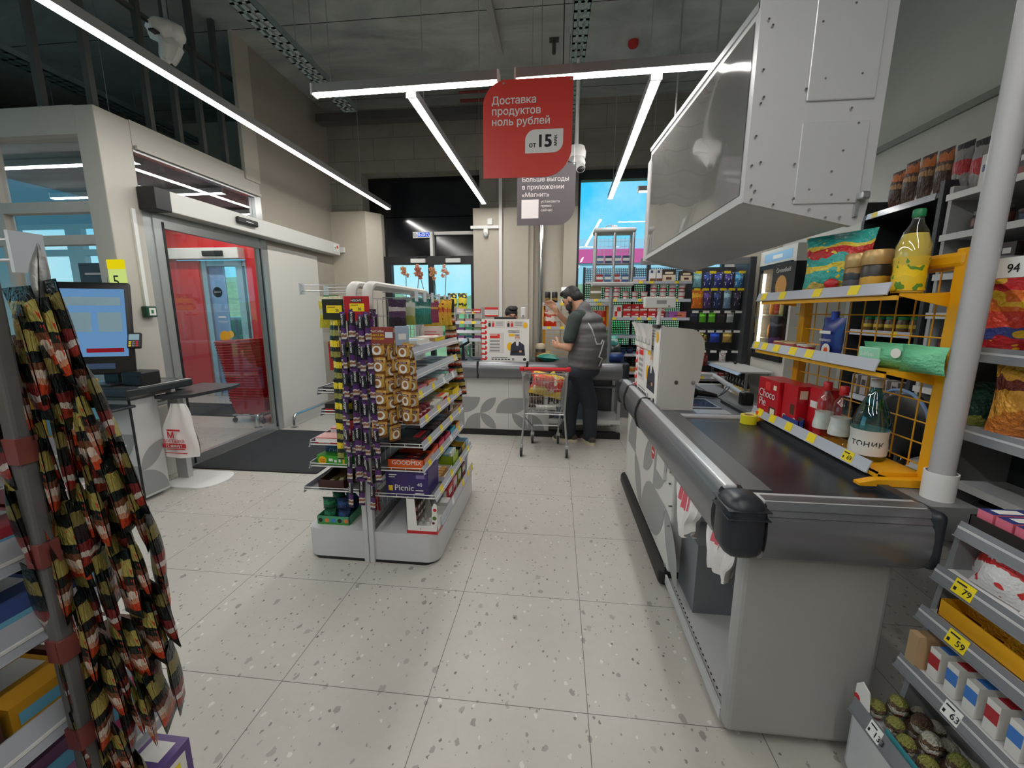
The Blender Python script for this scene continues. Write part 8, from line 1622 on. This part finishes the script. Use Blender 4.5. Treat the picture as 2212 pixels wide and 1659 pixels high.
tray_box('display_box', 'blue edged open tray beside the yellow tray', (1.17, .78, .631), WEST_, (.18, .20, .12), [M('tray_blue', (36, 96, 170), .4), M_brown], .9)
carton('kraft_box', 'brown kraft flap box at the far end of the fourth step', 'box', (1.05, 1.115, .471), WEST_, (.03, .09, .10), [M('card', (176, 146, 110), .7)])
for i in range(7): bx('white card packet with red and blue print, %s on the fourth step' % rank(i, 7, 'far', 'near').replace('farmost', 'furthest').replace('nearmost', 'nearest'), 1.125, 1.075-i*.05, .471, (.03, .19, .085), [M_paper, MM('crimson', (170, 40, 50)), MM('skyb', (60, 120, 200)), M_brown], [('t', .0, .1, 1, .35, 1 if i % 2 else 2), ('t', 0, .6, 1, .7, 3), ('l', .1, .3, .6, .6, 1), ('f', 0, .4, 1, .8, 2 if i % 3 else 1)], name='card_packet', rz=WEST_)
for i in range(3):
    tray_box('display_box', 'white tray with red edge, %s beyond the card packets' % ('furthest', 'middle', 'nearest')[i], (1.12, .66-i*.17, .471), WEST_, (.15, .20, .10), [M_paper, MM('crimson', (170, 40, 50))], .4)
    bx('red packet in the %s white tray' % ('furthest', 'middle', 'nearest')[i], 1.12, .66-i*.17, .474, (.10, .16, .05), [MM('bred', (206, 30, 36)), M_paper], [('t', .2, .2, .8, .6, 1)], name='sweets_packet', rz=WEST_)
for i in range(24):
    if 'foil%d' % (i % 3) not in _C: g = G(); g.ball((0, 0, .029), (.024, .024, .030), n=12, k=8); _C['foil%d' % (i % 3)] = build('foil_egg', g, RAMP('foil%d' % (i % 3), [(0, (170, 40, 50)), (.2, (206, 200, 190)), (.45, (110, 90, 70)), (.7, ((150, 150, 80), (96, 70, 60), (190, 186, 170))[i % 3])], wob=.6, rough=.2, metal=.3, crinkle=.02), 60)
    r_, c_ = i//3, i % 3
    O('foil_egg', _C['foil%d' % (i % 3)], None, 'foil wrapped egg, row %s from far end, %s, bottom of the candy rack' % (('one', 'two', 'three', 'four', 'five', 'six', 'seven', 'eight')[r_], ('front', 'middle', 'back')[c_]), 'egg', (.975+.052*c_+.012*(r_ % 2), 1.15-.053*r_, .251), 0, 'foil eggs on the candy rack')
for i in range(9): O('foil_egg', _C['foil%d' % (i % 3)], None, 'foil wrapped egg lying on the bottom layer, %s from the far end' % ('first', 'second', 'third', 'fourth', 'fifth', 'sixth', 'seventh', 'eighth', 'ninth')[i], 'egg', (1.005+.02*(i % 2), 1.12-.053*i, .300), 0, 'foil eggs on the candy rack')
cn = T('paper_cone', 'purple paper cone among the foil eggs at the bottom right', 'cone', (.972, .855, .32)); g = G(); g.lathe([(.035, 0), (.002, .085)], n=16); P('cone', g, MM('conepurple', (96, 70, 150)), cn, 60)
O('teal_card', G().rbox(.948, .90, .251, .954, 1.08, .29, .002), MM('teal', (50, 130, 140)), 'teal card strip in front of the foil eggs', 'card')
hc = T('white_card', 'white and red card tag at the far corner of the bottom deck', 'card', (.945, 1.165, .26)); g = G(); g.prism([(-.03, 0), (.03, 0), (.03, .06), (.01, .085), (-.02, .075)], 0, .003, 'x'); P('card', g, M_paper, hc); g = G(); g.cyl((-.0005, .02, .02), (-.001, .02, .02), .012, n=14); P('badge', g, M_red, hc)
